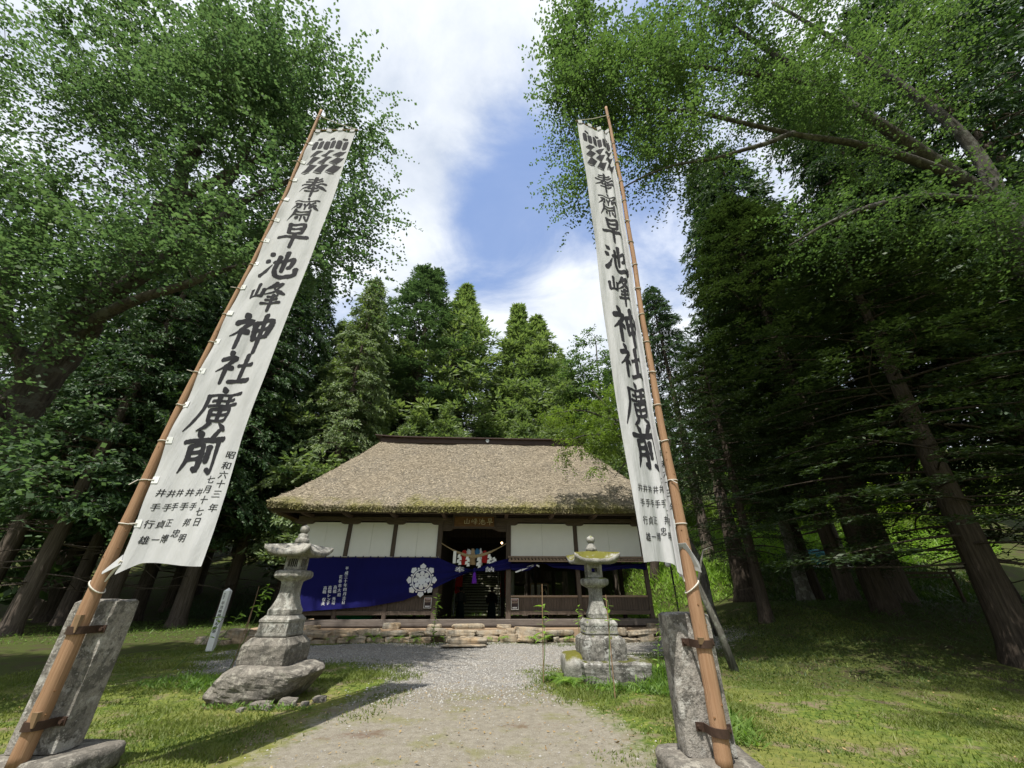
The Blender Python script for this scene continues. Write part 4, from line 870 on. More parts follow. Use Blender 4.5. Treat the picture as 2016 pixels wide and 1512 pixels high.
def poster(u0, v0, u1, v1, lab):
    a, b = LP(u0, v0, -0.10), LP(u1, v1, -0.10); W, H = b.x - a.x, a.z - b.z
    root = thing('poster', lab, 'poster', hall_at((a.x + b.x) / 2, -0.10, b.z), HRZ)
    t = NT('poster_print'); c = t.coord('Object'); sp = t.n('ShaderNodeSeparateXYZ'); t.l(c, sp.inputs[0]); zz = t.math('DIVIDE', sp.outputs[2], H)
    col = t.ramp(zz, ((0.0, (0.03, 0.015, 0.015)), (0.18, (0.30, 0.22, 0.17)), (0.3, (0.05, 0.02, 0.02)), (0.42, (0.34, 0.10, 0.05)), (0.62, (0.20, 0.07, 0.05)), (0.75, (0.045, 0.02, 0.025)), (1.0, (0.02, 0.015, 0.025))))
    col = t.mix(t.ramp(t.noise(14, 4, 0.7, c), ((0.45, 0.0), (0.6, 0.7))), col, (0.03, 0.015, 0.015)); mt = t.done(t.bsdf(col, 0.5, 0.4))
    box_obj('print', (0, 0, H / 2), (W, 0.012, H), mt, root)
    for x in (-W / 2, W / 2): box_obj('border', (x, -0.004, H / 2), (0.012, 0.02, H + 0.012), MAT['paper'], root)
    for z in (0, H): box_obj('border', (0, -0.0045, z), (W - 0.012, 0.02, 0.012), MAT['paper'], root)
    m = MB()
    for k in range(5): m.box((-W * 0.28 + k * W * 0.14, -0.009, H * 0.88), (W * 0.09, 0.004, H * 0.06))
    m.build('lettering', MAT['print_white'], root)
    m = MB()
    for k in range(4): m.box((-W * 0.25 + k * W * 0.165, -0.009, H * 0.16), (W * 0.12, 0.004, H * 0.13))
    m.build('lettering', MAT['print_white'], root)
poster(836, 1177, 848, 1197, 'small dark event poster below the curtain edge left of the doorway')
poster(1006.5, 1178.5, 1020.5, 1200, 'small dark event poster on the plank wall right of the doorway')
def notice_board():
    a, b = LP(1044, 1149, 6.2), LP(1079, 1175, 6.2); W, H = b.x - a.x, a.z - b.z + 0.35; z0 = b.z - 0.35
    root = thing('notice_board', 'framed notice board with pale paper standing behind the right hand bay', 'notice board', hall_at((a.x + b.x) / 2, 6.2, 0.2), HRZ)
    box_obj('sheet', (0, 0, z0 + H / 2 - 0.2), (W - 0.1, 0.02, H - 0.1), MAT['white_cloth'], root)
    for x in (-W / 2, W / 2): box_obj('leg', (x, 0, (z0 + H) / 2 - 0.1), (0.09, 0.06, z0 + H - 0.2), MAT['pale_wood'], root)
    for z in (z0, z0 + H): box_obj('frame', (0, 0, z - 0.2), (W - 0.09, 0.058, 0.08), MAT['pale_wood'], root)
    m = MB()
    for k in range(6): m.box((-W * 0.36 + k * W * 0.14, -0.014, z0 + H * 0.5 - 0.2), (0.03, 0.004, H * 0.7))
    m.build('lettering', MAT['tan_cloth'], root)
notice_board()
def nobori(u, vt, vb, D, w, col, pole_side, lab, text=None, z_ground=0.2):
    t, b = P(u, vt, D), P(u, vb, D); root = thing('upright_flag', lab, 'flag', (t.x, D, z_ground), 0, 'flags beside the stone steps')
    h0, h1 = b.z - z_ground, t.z - z_ground
    def fl(a, c): return ((a - 0.5) * w, 0.03 * math.sin(a * 5 + c * 4), h0 + (h1 - h0) * (1 - c))
    link('cloth', grid_mesh('cloth', fl, 8, 16, col), root)
    x = pole_side * w / 2; m = MB(); m.tube([(x, 0.03, 0), (x, 0.03, h1 + 0.1)], 0.022, 8); m.build('pole', MAT['steel_pole'], root)
    m = MB(); m.tube([(-w / 2, 0.03, h1), (w / 2, 0.03, h1)], 0.012, 6); m.build('crossbar', MAT['steel_pole'], root)
    if text:
        n = len(text); s = w * 0.62
        text_mesh('lettering', [(ch, 0, h1 - (k + 0.7) * (h1 - h0) / n, s) for k, ch in enumerate(text)], lambda x, y, l: (x, -0.05, y), MAT['print_white'], root, off=0.02)
nobori(907, 1085, 1168, 25.6, 0.42, MAT['red_cloth'], -1, 'red upright flag with white characters left of the stone steps', '大安宮')
nobori(991, 1085, 1176, 25.6, 0.30, MAT['red_cloth'], -1, 'narrow red upright flag right of the stone steps', '大安宮')
nobori(1007, 1120, 1176, 25.9, 0.28, MAT['white_cloth'], 1, 'white upright flag seen through the right hand bay beside the doorway post')
nobori(890, 1120, 1190, 25.9, 0.16, MAT['white_cloth'], 1, 'thin white upright flag seen just left of the left standing person')
m = MB(); a = P(982, 1185, 26.2); m.tube([(a.x, 26.2, 0.1), (a.x - 0.12, 26.2, 4.4)], 0.03, 8); tag(m.build('steel_pole', MAT['steel_pole']), 'bare grey metal pole standing right of the stone steps', 'pole')

def stairs():
    root = thing('stone_staircase', 'mossy stone staircase climbing the bank behind the doorway', 'staircase', (-2.25, 29.8, 0))
    for k in range(24):
        h = 0.175; d = 0.30; z = 0.08 + k * h; y = k * 0.42
        me = rock_mesh('step', (3.6, 0.50, 0.115), MAT['step_stone'], 50 + k % 5, n=4, power=12, rough=0.02, bsm=False)
        link('step', me, root, (0.04 * math.sin(k * 2.1), y + 0.2, z + 0.055))
    m = MB(); m.beam((0, 0.22, -0.12), (0, 24 * 0.42 + 0.22, 24 * 0.175 - 0.12), 3.5, 0.35); m.build('core', MAT['dark_wood'], root)  # dark slab so the gaps under the treads read as shade
    m = MB()
    for sx in (-1.9, 1.9): m.beam((sx, -0.1, 0.15), (sx, 24 * 0.42, 24 * 0.175 + 0.05), 0.25, 0.35)
    m.build('side_kerb', MAT['step_stone'], root)
stairs()

def stone_wall():
    root = thing('stone_platform_edge', 'low dry stone edge of the platform below the hall with ferns in its joints', 'stone wall', (0, 0, 0))
    m = MB(); m.box((-0.1, 3.6, 0.15), (16.4, 8.6, 0.42)); bx = m.build('earth_fill', MAT['wall_earth'] if 'wall_earth' in MAT else m_plain('wall_earth', (0.30, 0.22, 0.15), 0.95, 0.1, 0.35, 3, bump=0.4), root); bx.location = (HX, HY, 0); bx.rotation_euler = (0, 0, HRZ)
    rg = random.Random(12); pro = [rock_mesh('stone', (1, 1, 1), MAT['wall_stone'], 100 + i, n=4, power=(6, 9, 14)[i % 3], rough=0.10, bsm=False) for i in range(12)]
    def row(z, h0, h1, w0, w1, y, x0, x1, skip=0.0):
        x = x0
        while x < x1:
            w = rg.uniform(w0, w1); h = rg.uniform(h0, h1)
            if rg.random() > skip:
                o = link('stone', rg.choice(pro), root); p = hall_at(x + w / 2, y + rg.uniform(-0.05, 0.05)); o.location = (p.x, p.y, z + rg.uniform(-0.01, 0.01)); o.scale = (w * 1.02, rg.uniform(0.35, 0.55), h * rg.uniform(0.85, 1.12)); o.rotation_euler = (rg.uniform(-0.12, 0.12), rg.uniform(-0.10, 0.10), HRZ + rg.uniform(-0.12, 0.12) + rg.choice((0, math.pi)))
            x += w
    row(-0.04, 0.13, 0.26, 0.20, 0.70, -0.98, -9.4, 9.0, 0.06)
    row(0.16, 0.16, 0.27, 0.28, 1.15, -0.86, -8.9, 9.0, 0.04)
    for (x, y, z, w, d, h) in ((-6.0, -0.45, 0.33, 0.9, 0.4, 0.16), (-2.95, -0.40, 0.35, 0.62, 0.35, 0.20), (-1.35, -0.4, 0.35, 0.5, 0.35, 0.16), (-0.08, -0.45, 0.34, 1.15, 0.42, 0.18), (1.25, -0.4, 0.34, 0.55, 0.35, 0.14), (7.05, -0.1, 0.3, 0.5, 0.4, 0.2)):
        o = link('stone', pro[int(abs(x * 7)) % 9], root); p = hall_at(x, y); o.location = (p.x, p.y, z); o.scale = (w, d, h); o.rotation_euler = (0, 0, HRZ)
    for i, (u, v, w, d, h, lab) in enumerate(((920, 1270, 1.35, 0.6, 0.20, 'thick flat stepping stone leaning on the platform below the doorway'), (912, 1280, 1.5, 0.5, 0.05, 'thin flat slab lying in the gravel before the stepping stone'))):
        p = P(u, v, 15.75 - 0.55 * i); o = tag(link('stepping_stone', rock_mesh('stepping_stone', (w, d, h), MAT['wall_stone'], 77 + i, n=6, power=4.5, rough=0.06), None, (p.x, p.y, 0.0)), lab, 'stone')
stone_wall()
for i, (u, v, D, w, h, mt, lab) in enumerate(((700, 1214, 18.3, 1.7, 0.16, 'green_plastic', 'green plastic boat shaped tub lying on the floor under the curtain'), (640, 1214, 18.4, 0.9, 0.22, 'dark_wood', 'dark wooden box lying on the floor left of the green tub'))):
    p = P(u, v, D); m = MB(); rings = []
    for (t, s) in ((0, 0.75), (0.6, 0.95), (1, 1.0), (1.0, 0.9), (0.5, 0.8)):
        rings.append([(w / 2 * s * math.copysign(abs(math.cos(a)) ** (0.7 if i == 0 else 0.15), math.cos(a)), 0.28 * s * math.copysign(abs(math.sin(a)) ** (0.7 if i == 0 else 0.15), math.sin(a)), t * h) for a in np.linspace(0, 6.283, 25)[:-1]])
    m.loft(rings); tag(m.build('tub' if i == 0 else 'wooden_box', MAT[mt], None, (p.x, D, 0.89 if i > 5 else 0.20 + 0.38)), lab, 'tub' if i == 0 else 'box')

# ------------------------------------------------------------------ people
def person(loc, H, rz, lab, top, skirt, ponytail=False, seed=0):
    root = thing('person', lab, 'person', loc, rz, 'people standing behind the hall')
    k = H / 1.7; V = []; E = []; Rd = []
    def j(p, r): V.append(Vector(p) * k); Rd.append(r * k); return len(V) - 1
    pel = j((0, 0, 0.95), 0.13); ab = j((0, 0, 1.12), 0.115); ch = j((0, 0.01, 1.30), 0.14); nk = j((0, 0.0, 1.44), 0.06); hd0 = j((0, -0.01, 1.52), 0.075); hd = j((0, -0.015, 1.60), 0.095); hd1 = j((0, -0.005, 1.665), 0.07)
    E += [(pel, ab), (ab, ch), (ch, nk), (nk, hd0), (hd0, hd), (hd, hd1)]
    for s in (-1, 1):
        hp = j((0.09 * s, 0, 0.88), 0.095); kn = j((0.10 * s, -0.01, 0.48), 0.062); an = j((0.10 * s, 0.02, 0.09), 0.042); to = j((0.115 * s, -0.12, 0.035), 0.035)
        E += [(pel, hp), (hp, kn), (kn, an), (an, to)]
        sh = j((0.17 * s, 0.01, 1.37), 0.065); el = j((0.235 * s, 0.03, 1.10), 0.045); wr = j((0.20 * s, -0.09, 0.90), 0.032); hn = j((0.185 * s, -0.12, 0.83), 0.036)
        E += [(ch, sh), (sh, el), (el, wr), (wr, hn)]
    me = bpy.data.meshes.new('body'); me.from_pydata(V, E, []); o = bpy.data.objects.new('body', me); COL.objects.link(o)
    o.modifiers.new('skin', 'SKIN'); sk = me.skin_vertices[0].data
    for i, r in enumerate(Rd): sk[i].radius = (r, r)
    sk[0].use_root = True; ss = o.modifiers.new('sub', 'SUBSURF'); ss.levels = 1; ss.render_levels = 1
    dg = bpy.context.evaluated_depsgraph_get(); dg.update(); m2 = bpy.data.meshes.new_from_object(o.evaluated_get(dg)); bpy.data.objects.remove(o); m2.materials.clear(); m2.materials.append(MAT['skin'])
    for f in m2.polygons: f.use_smooth = True
    link('body', m2, root)
    def ell(z, rx, ry, cx=0, cy=0, n=20, pl=0.0): return [((cx + rx * math.cos(a) * (1 + pl * math.sin(9 * a))) * k, (cy + ry * math.sin(a) * (1 + pl * math.sin(9 * a))) * k, z * k) for a in np.linspace(0, 2 * math.pi, n + 1)[:-1]]
    m = MB(); m.loft([ell(0.04, 0.27, 0.22, n=36, pl=0.06), ell(0.4, 0.235, 0.19, n=36, pl=0.05), ell(0.8, 0.185, 0.155, n=36, pl=0.03), ell(1.02, 0.158, 0.13, n=36), ell(1.06, 0.15, 0.12, n=36)]); m.build('hakama_skirt', MAT[skirt], root, smooth=True)
    m = MB(); m.loft([ell(1.0, 0.168, 0.14), ell(1.15, 0.172, 0.145), ell(1.30, 0.20, 0.15, 0, 0.01), ell(1.38, 0.185, 0.12, 0, 0.015), ell(1.43, 0.11, 0.085, 0, 0.01), ell(1.46, 0.07, 0.07)]); m.build('kimono_top', MAT[top], root, smooth=True)
    for s in (-1, 1):
        m = MB(); m.tube([Vector(p) * k for p in ((0.15 * s, 0.01, 1.37), (0.215 * s, 0.03, 1.22), (0.25 * s, 0.03, 1.08), (0.225 * s, -0.05, 0.97))], [0.085 * k, 0.08 * k, 0.10 * k, 0.115 * k], 10); m.build('sleeve', MAT[top], root, smooth=True)
    m = MB(); m.loft([ell(1.50, 0.055, 0.05, 0, 0.045), ell(1.56, 0.092, 0.085, 0, 0.022), ell(1.63, 0.104, 0.108, 0, 0.008), ell(1.68, 0.085, 0.09, 0, 0.004), ell(1.70, 0.035, 0.035)]); h = m.build('hair', MAT['hair'], root, smooth=True)
    if ponytail:
        m = MB(); m.tube([Vector(p) * k for p in ((0, 0.09, 1.64), (0, 0.17, 1.63), (0, 0.20, 1.53), (0, 0.18, 1.44))], [0.035 * k, 0.05 * k, 0.04 * k, 0.015 * k], 9); m.build('ponytail', MAT['hair'], h, smooth=True)
    m = MB(); m.loft([ell(1.565, 0.014, 0.012, 0, -0.10), ell(1.59, 0.012, 0.012, 0, -0.108), ell(1.62, 0.008, 0.008, 0, -0.098)]); m.build('nose', MAT['skin'], root, smooth=True)
    return root
p = P(906, 1200, 23.8); person((p.x, 23.8, 0.2), 1.60, R(180), 'person in dark kimono and hakama standing left in the passage seen from behind', 'kimono', 'hakama')
p = P(968, 1200, 23.8); person((p.x, 23.8, 0.2), 1.57, R(180), 'person in black kimono and hakama standing right in the passage before the steps', 'black_cloth', 'hakama')
p = P(1070, 1200, 22.2); person((p.x, 22.2, 0.2), 1.66, R(-90), 'person in black with ponytail standing sideways in the right hand bay', 'black_cloth', 'black_cloth', True)
# ------------------------------------------------------------------ banner poles, stone posts, banners
def stone_post(x0, x1, y, dep, z0, z1, lab, mat, seed):
    w = x1 - x0; cx = (x0 + x1) / 2; root = thing('stone_post', lab, 'stone post', (cx, y + dep / 2, 0), 0, 'stone posts holding the banner poles')
    def shp(v):
        return v
    me = rock_mesh('shaft', (w, dep, z1 - z0), mat, seed, n=10, power=26, rough=0.012, bsm=False); o = link('shaft', me, root, (0, 0, z0))
    for p in me.polygons: p.use_smooth = False
    link('plinth', rock_mesh('plinth', (w + 0.42, dep + 0.42, z0 + 0.02), MAT['boulder'], seed + 5, n=6, power=9, rough=0.05), root, (0.10 if cx < 0 else 0.0, 0.02, -0.01))
    return root
LPX, RPX = -4.62, 1.92; PY = 4.80
stone_post(-4.89, -4.40, 4.93, 0.30, 0.20, 1.515, 'square lichen stained stone post behind the foot of the bigger wooden pole at far left', MAT['post_stone'], 31)
stone_post(1.68, 2.17, 4.93, 0.26, 0.18, 1.385, 'grey stone slab post behind the foot of the wooden pole near the right lantern', MAT['post_stone'], 47)
def pole_pts(b, t, seed, n=40):
    rg = random.Random(seed); ph = rg.uniform(0, 6)
    return [Vector(b).lerp(Vector(t), i / n) + Vector((0.025 * math.sin(i * 0.23 + ph) + 0.006 * math.sin(i * 0.9), 0.02 * math.sin(i * 0.2 + ph * 2), 0)) for i in range(n + 1)]
POLE_Z = (0.0, 1.1, 1.7, 2.5, 3.6, 5.0, 8.0, 11.5); POLE_R = (0.077, 0.074, 0.070, 0.058, 0.046, 0.040, 0.036, 0.028)
def pole(b, t, r0, r1, lab, seed):
    root = thing('wooden_pole', lab, 'pole', b, 0, 'tall wooden poles carrying the white banners')
    pts = pole_pts((0, 0, 0), Vector(t) - Vector(b), seed); n = len(pts); rg = random.Random(seed)
    fine = []; rad = []
    for i in range(n * 3 - 2):
        k, f = divmod(i, 3); q = pts[k].lerp(pts[min(k + 1, n - 1)], f / 3); fine.append(q); rad.append(r0 / 0.074 * float(np.interp(q.z + b[2], POLE_Z, POLE_R)) * (1 + 0.025 * math.sin(i * 1.7) * math.sin(i * 0.37)))
    m = MB(); m.tube(fine, rad, 16); m.build('shaft', MAT['pole_wood'], root, smooth=True)
    m = MB()
    for i in range(46):
        k = rg.randrange(3, n * 3 - 6); a = rg.uniform(math.pi, 2 * math.pi); d = Vector((math.cos(a), math.sin(a), 0.25)); q = fine[k] + d * rad[k] * 0.86
        m.tube([q, q + d * rad[k] * 0.22], [rad[k] * 0.20, rad[k] * 0.10], 6)
    tag(m.build('knots', MAT['sign_wood'], root), kind='stuff')
    def axis(z):
        for a, c in zip(pts, pts[1:]):
            if a.z <= z - b[2] <= c.z: return a.lerp(c, (z - b[2] - a.z) / (c.z - a.z)) + Vector(b)
        return pts[-1] + Vector(b)
    return root, axis
tl, tr = P(636, 219, PY), P(1195, 213, PY)
poleL, axL = pole((LPX + 0.01, PY, 0.16), tl, 0.073, 0.032, 'tall wooden pole on the left carrying the flat hanging white banner', 3)
poleR, axR = pole((RPX + 0.02, PY, 0.14), tr, 0.074, 0.030, 'tall wooden pole on the right carrying the folded white banner', 8)
def clamp(ax, z, r, y_post, lab, wd=0.17, tilt=0.0):
    c = ax(z); root = thing('iron_clamp', lab, 'clamp', (c.x, c.y, z), 0, 'rusty iron clamps round the pole feet')
    m = MB(); rr = r + 0.012; path = [(-wd, y_post - c.y - 0.012)] + [(-rr * 1.05, y_post - c.y - 0.014)] + [(-rr * math.cos(a), -rr * math.sin(a)) for a in np.linspace(0, math.pi, 13)] + [(rr * 1.05, y_post - c.y - 0.014), (wd, y_post - c.y - 0.012)]
    h = 0.035; k0 = 0
    rings = []
    for i, (x, y) in enumerate(path):
        a = path[max(i - 1, 0)]; b = path[min(i + 1, len(path) - 1)]; d = Vector((b[0] - a[0], b[1] - a[1])).normalized(); nx, ny = d.y * 0.007, -d.x * 0.007
        z0 = tilt * x; rings.append([(x + nx, y + ny, z0 - h), (x - nx, y - ny, z0 - h), (x - nx, y - ny, z0 + h), (x + nx, y + ny, z0 + h)])
    m.loft(rings); m.build('strap', MAT['iron'], root)
    for s in (-1, 1):
        m = MB(); m.tube([(s * wd * 0.85, y_post - c.y - 0.045, tilt * s * wd), (s * wd * 0.85, y_post - c.y + 0.0, tilt * s * wd)], 0.018, 6); m.build('bolt', MAT['iron'], root)
    return root
clamp(axL, 1.24, 0.073, 4.93, 'upper rusty iron clamp on the left pole foot'); clamp(axL, 0.47, 0.073, 4.93, 'lower rusty iron clamp on the left pole foot')
clamp(axR, 1.12, 0.074, 4.93, 'upper rusty iron clamp on the right pole foot'); clamp(axR, 0.42, 0.074, 4.93, 'lower rusty iron clamp on the right pole foot', tilt=-0.06)
def wedge(ax, z, dx, h, lab):
    c = ax(z); m = MB(); m.add([(-0.022, -0.012, 0), (0.022, -0.012, 0), (0.022, 0.012, 0), (-0.022, 0.012, 0), (-0.028, -0.03, h), (0.028, -0.03, h), (0.028, 0.014, h), (-0.028, 0.014, h)], [(0, 3, 2, 1), (4, 5, 6, 7), (0, 1, 5, 4), (1, 2, 6, 5), (2, 3, 7, 6), (3, 0, 4, 7)])
    tag(m.build('wooden_wedge', MAT['bamboo'], None, (c.x + dx, c.y - 0.070, z)), lab, 'wedge')
wedge(axL, 1.22, 0.03, 0.16, 'wooden wedge jammed into the upper clamp of the left pole'); wedge(axL, 0.46, 0.04, 0.12, 'wooden wedge jammed into the lower clamp of the left pole'); wedge(axR, 1.12, -0.045, 0.06, 'small wooden wedge jammed into the upper clamp of the right pole')

ZT, ZB = P(650, 263, PY).z, P(320, 1112, PY).z
def zc(v): return P(500, v, PY).z
BIG = [('奉', 353, 389), ('齋', 393, 438), ('早', 443, 487), ('池', 497, 550), ('峰', 556, 610), ('神', 621, 690), ('社', 694, 758), ('廣', 766, 850), ('前', 850, 931)]
SMALL = [('昭', 456, 897), ('和', 448, 918), ('六', 442, 936), ('十', 437, 954), ('三', 430, 974), ('年', 424, 1001), ('七', 419, 946), ('月', 412, 965), ('十', 406, 986), ('七', 398, 1009), ('日', 394, 1029),
         ('井', 323, 972), ('井', 339, 972), ('井', 356, 971), ('井', 375, 970), ('井', 393, 969), ('手', 312, 1000), ('手', 330, 999), ('手', 346, 998), ('手', 364, 997), ('手', 381, 997),
         ('行', 299, 1033), ('貞', 317, 1032), ('正', 335, 1030), ('邦', 370, 1029), ('雄', 288, 1064), ('一', 307, 1063), ('博', 326, 1061), ('忠', 348, 1050), ('明', 362, 1060)]
WB = 0.93
def left_x0(z): return axL(z).x + np.interp(z, (ZB, ZB + 1.5, ZT), (0.17, 0.075, 0.055))
def surfL(q, z, lift=0.0):
    t = (ZT - z) / (ZT - ZB); x = left_x0(z) + q * WB * (0.965 + 0.035 * t)
    y = PY - 0.03 + 0.022 * math.sin(q * 7.5 + t * 5) * (0.5 + 0.5 * t) + 0.012 * math.sin(q * 17 - t * 3) + 0.012 * max(0.0, 1 - q) ** 6 * math.sin(t * 60)
    y += 0.006 * math.sin(q * 21 + t * 34 + 2 * math.sin(t * 9)) * (0.3 + 0.7 * (1 - q)) + 0.004 * math.sin(q * 33 - t * 22) + 0.010 * (t > 0.8) * math.sin(q * 26 + t * 40) * (t - 0.8) * 5 * q
    y += 0.05 * t * math.sin(t * 3.1) * q - 0.04 * max(0, t - 0.9) * 10 * q * q
    return Vector((x, y - lift, z))
def surfR(q, z, lift=0.0):
    # free edge on the left swings towards the viewer, cloth folds up against the pole
    t = (ZT - z) / (ZT - ZB); xp = axR(z).x - 0.045 - 0.03 * t
    wv = 0.73 - 0.19 * max(0.0, t) ** 1.2                                            # width seen from the front
    k = 0.25 + 0.45 * t
    cx = lambda s: s - k * (max(0, s - 0.42) ** 2) * 0.86
    x = xp - wv * (1 - cx(q) / cx(1.0)) 
    y = PY - 0.42 * (0.55 + 0.45 * t) * (1 - q) + 0.02 - (0.035 + 0.03 * t) * math.sin(q * q * 15 + t * 2.0) * (max(q, 0.0) ** 1.5) * 1.2 - 0.012 * math.sin(q * 10 + t * 7) + 0.005 * math.sin(q * 24 + t * 30) + 0.004 * math.sin(q * 30 - t * 19)
    return Vector((x, y - lift, z))
def banner(side, surf, ax, lab):
    root = thing('banner', lab, 'banner', (0, 0, 0), 0, 'tall white banners with black brushed characters')
    nq, nz = 64, 240
    def fn(u, v):
        z = ZT + (ZB - ZT) * v; p = surf(u, z)
        if v > 0.985: p.z += 0.02 * math.sin(u * 5)
        if side > 0: p.z -= 0.10 * v ** 6 * smooth01(0.5, 1.0, u) 
        else: p.z -= 0.05 * v ** 30 * smooth01(0.25, 0.0, u) * 2
        return tuple(p)
    link('cloth', grid_mesh('cloth', fn, nq, nz, MAT['banner']), root)
    for i, (ch, v0, v1) in enumerate(BIG):
        z0, z1 = zc(v0), zc(v1); s = z0 - z1; zm = (z0 + z1) / 2; wq = min(0.72, s * (0.92 if ch not in '奉齋' else 0.62) / WB)
        if ch in '奉齋': wq = 0.58
        q0 = (0.50 if side < 0 else 0.50) + (0.0, 0.0, 0.02, 0.01, 0.0, 0.02, 0.0, -0.03, 0.0)[i]
        brush_mesh('lettering', ch, lambda a, b, l: surf(q0 + (a - 0.5) * wq, z1 + b * s, l + 0.001), MAT['ink'], root, w=14.5 if i > 1 else 11.5, seed=i * 7 + (side > 0))
    its = []
    for ch, u, v in SMALL:
        p = P(u, v, PY); q = (p.x - left_x0(p.z)) / (WB * 0.99); its.append((ch, q * WB, p.z, 0.098 if ch not in '昭和六十三年七月日' else 0.105))
    for part in ([i_] for i_ in its): text_mesh('lettering', part, lambda x, y, l: surf(x / WB, y, 0.001 + l), MAT['ink'], root, off=0.022, shear=0.10)
    # armour like pattern at the top: six blocks, then three rows of slanted blocks
    m = MB()
    def quad(pts):
        V, T = tess([(q * WB, z) for q, z in pts], [(0, i, i + 1) for i in range(1, len(pts) - 1)], 0.04); m.add([surf(x / WB, z, 0.003) for x, z in V], T)
    za, zb = zc(281), zc(297)
    for k in range(6):
        q0, q1 = 0.10 + k * 0.142, 0.10 + k * 0.142 + 0.118; e = 0.02; c = 0.05
        quad([(q0, zb + c), (q0 + e, zb), (q1 - e, zb), (q1, zb + c), (q1, za - c), (q1 - e, za), (q0 + e, za), (q0, za - c)])
    for k in range(3):
        qa = 0.16 + k * 0.30; quad([(qa, zc(279)), (qa + 0.13, zc(279)), (qa + 0.11, zc(275)), (qa + 0.02, zc(275))])
    for r, (v0, v1) in enumerate(((300, 311), (312, 326), (327, 345))):
        for k in range(3):
            z0, z1 = zc(v0), zc(v1); q = 0.10 + k * 0.27 + 0.02 * (2 - r); w, sk = 0.15 + 0.015 * r, 0.13; h = z0 - z1
            quad([(q, z1 + 0.22 * h), (q + w, z1 + 0.10 * h), (q + w + sk, z0 - 0.10 * h), (q + sk, z0)])
            quad([(q - 0.01, z1 + 0.12 * h), (q + 0.10, z1 - 0.06 * h), (q + w + 0.02, z1 + 0.03 * h), (q + w, z1 + 0.07 * h), (q + 0.10, z1 - 0.02 * h), (q + 0.012, z1 + 0.16 * h)])
    me = m.mesh('lettering', MAT['ink']); link('lettering', me, root)
    # crossbar, top loops, cord to the pole tip
    a, b = surf(-0.05 if side < 0 else -0.03, ZT + 0.09), surf(1.05, ZT + 0.09); 
    if side < 0: a = Vector((axL(ZT).x - 0.05, PY - 0.02, ZT + 0.09))
    m = MB(); m.tube([a, b], 0.016, 8); m.build('crossbar', MAT['bamboo'], root)
    for k in range(4):
        q = 0.08 + k * 0.28; m = MB(); w = 0.055
        p0, p1 = surf(q - w, ZT + 0.005), surf(q + w, ZT + 0.005); up = Vector((0, 0, 0.105))
        m.add([p0 + Vector((0, -0.018, 0)), p1 + Vector((0, -0.018, 0)), p1 + up + Vector((0, -0.018, 0)), p0 + up + Vector((0, -0.018, 0)), p1 + up + Vector((0, 0.02, 0)), p0 + up + Vector((0, 0.02, 0)), p1 + Vector((0, 0.02, 0)), p0 + Vector((0, 0.02, 0))], [(0, 1, 2, 3), (3, 2, 4, 5), (5, 4, 6, 7)]); m.build('top_loop', MAT['banner'], root)
    tip = ax(11.0) + Vector((0, -0.05, 0)); fe = b if side < 0 else a
    m = MB(); m.tube([tip, tip.lerp(fe, 0.5) - Vector((0, 0, 0.04)), fe], 0.008, 5); m.build('cord', MAT['cord'], root)
    # ties: a tab on the cloth and a cord ring round the pole
    n = 15
    for k in range(n):
        f = (k + 0.4) / n; f = f ** 0.92; z = ZT - 0.12 - f * (ZT - ZB - 0.25); c = ax(z); r = np.interp(z, POLE_Z, POLE_R) + 0.005
        rg = random.Random(k + side * 50); tl_ = rg.uniform(-0.25, 0.25)
        m = MB(); ring = [(c.x + r * math.cos(a_), c.y + r * math.sin(a_), z + tl_ * r * math.cos(a_)) for a_ in np.linspace(0, 6.283, 17)]; m.tube(ring, 0.007, 5, cap=False)
        e = surf(0.03 if side < 0 else 0.97, z, 0.012); m.tube([(c.x - side * r, c.y - 0.03, z), e], 0.007, 5)
        if k % 3 == 1: m.tube([(c.x - r * 0.7, c.y - r, z), (c.x - r * 0.7 + side * 0.06, c.y - r - 0.03, z + rg.uniform(-0.08, 0.02))], 0.006, 4)
        o = m.build('tie_cord', MAT['cord'], root)
        m = MB(); q0, q1 = (0.0, 0.085) if side < 0 else (0.915, 1.0); hh = 0.042
        m.add([surf(q0, z - hh, 0.007), surf(q1, z - hh, 0.007), surf(q1, z + hh, 0.007), surf(q0, z + hh, 0.007)], [(0, 1, 2, 3)]); t_ = m.build('tie_tab', MAT['white_cloth'], root); sm = t_.modifiers.new('thick', 'SOLIDIFY'); sm.thickness = 0.004
    # lowest strap pulled to the pole
    z = ZB - 0.22; c = ax(z); r = 0.079; m = MB(); e = surf(0.02 if side < 0 else 0.98, ZB + 0.04)
    ring = [(c.x + r * math.cos(a_), c.y + r * math.sin(a_), z - 0.12 * math.cos(a_) * -side * 0.5) for a_ in np.linspace(0, 6.283, 19)]; m.tube(ring, 0.008, 5, cap=False); m.tube([e, (c.x - side * r, c.y - 0.02, z + 0.05)], [0.02, 0.008], 6); m.build('tie_cord', MAT['cord'], root)
    m = MB(); c2 = ax(ZB + 0.02)
    if side < 0: m.add([surf(0.0, ZB + 0.10), surf(0.035, ZB + 0.0), Vector((c2.x + 0.06, PY - 0.09, ZB - 0.10)), Vector((c2.x + 0.05, PY - 0.085, ZB - 0.075))], [(0, 1, 2, 3)])
    else: m.add([surf(0.93, ZB + 0.22), surf(1.0, ZB + 0.02), Vector((c2.x + 0.10, PY - 0.10, ZB - 0.08)), Vector((c2.x + 0.085, PY - 0.115, ZB + 0.02)), Vector((c2.x - 0.02, PY - 0.12, ZB + 0.22))], [(0, 1, 2, 3, 4)])
    s_ = m.build('corner_strap', MAT['banner'], root); sm = s_.modifiers.new('thick', 'SOLIDIFY'); sm.thickness = 0.006
banner(-1, surfL, axL, 'tall white banner hanging flat on the left pole with black brushed characters')
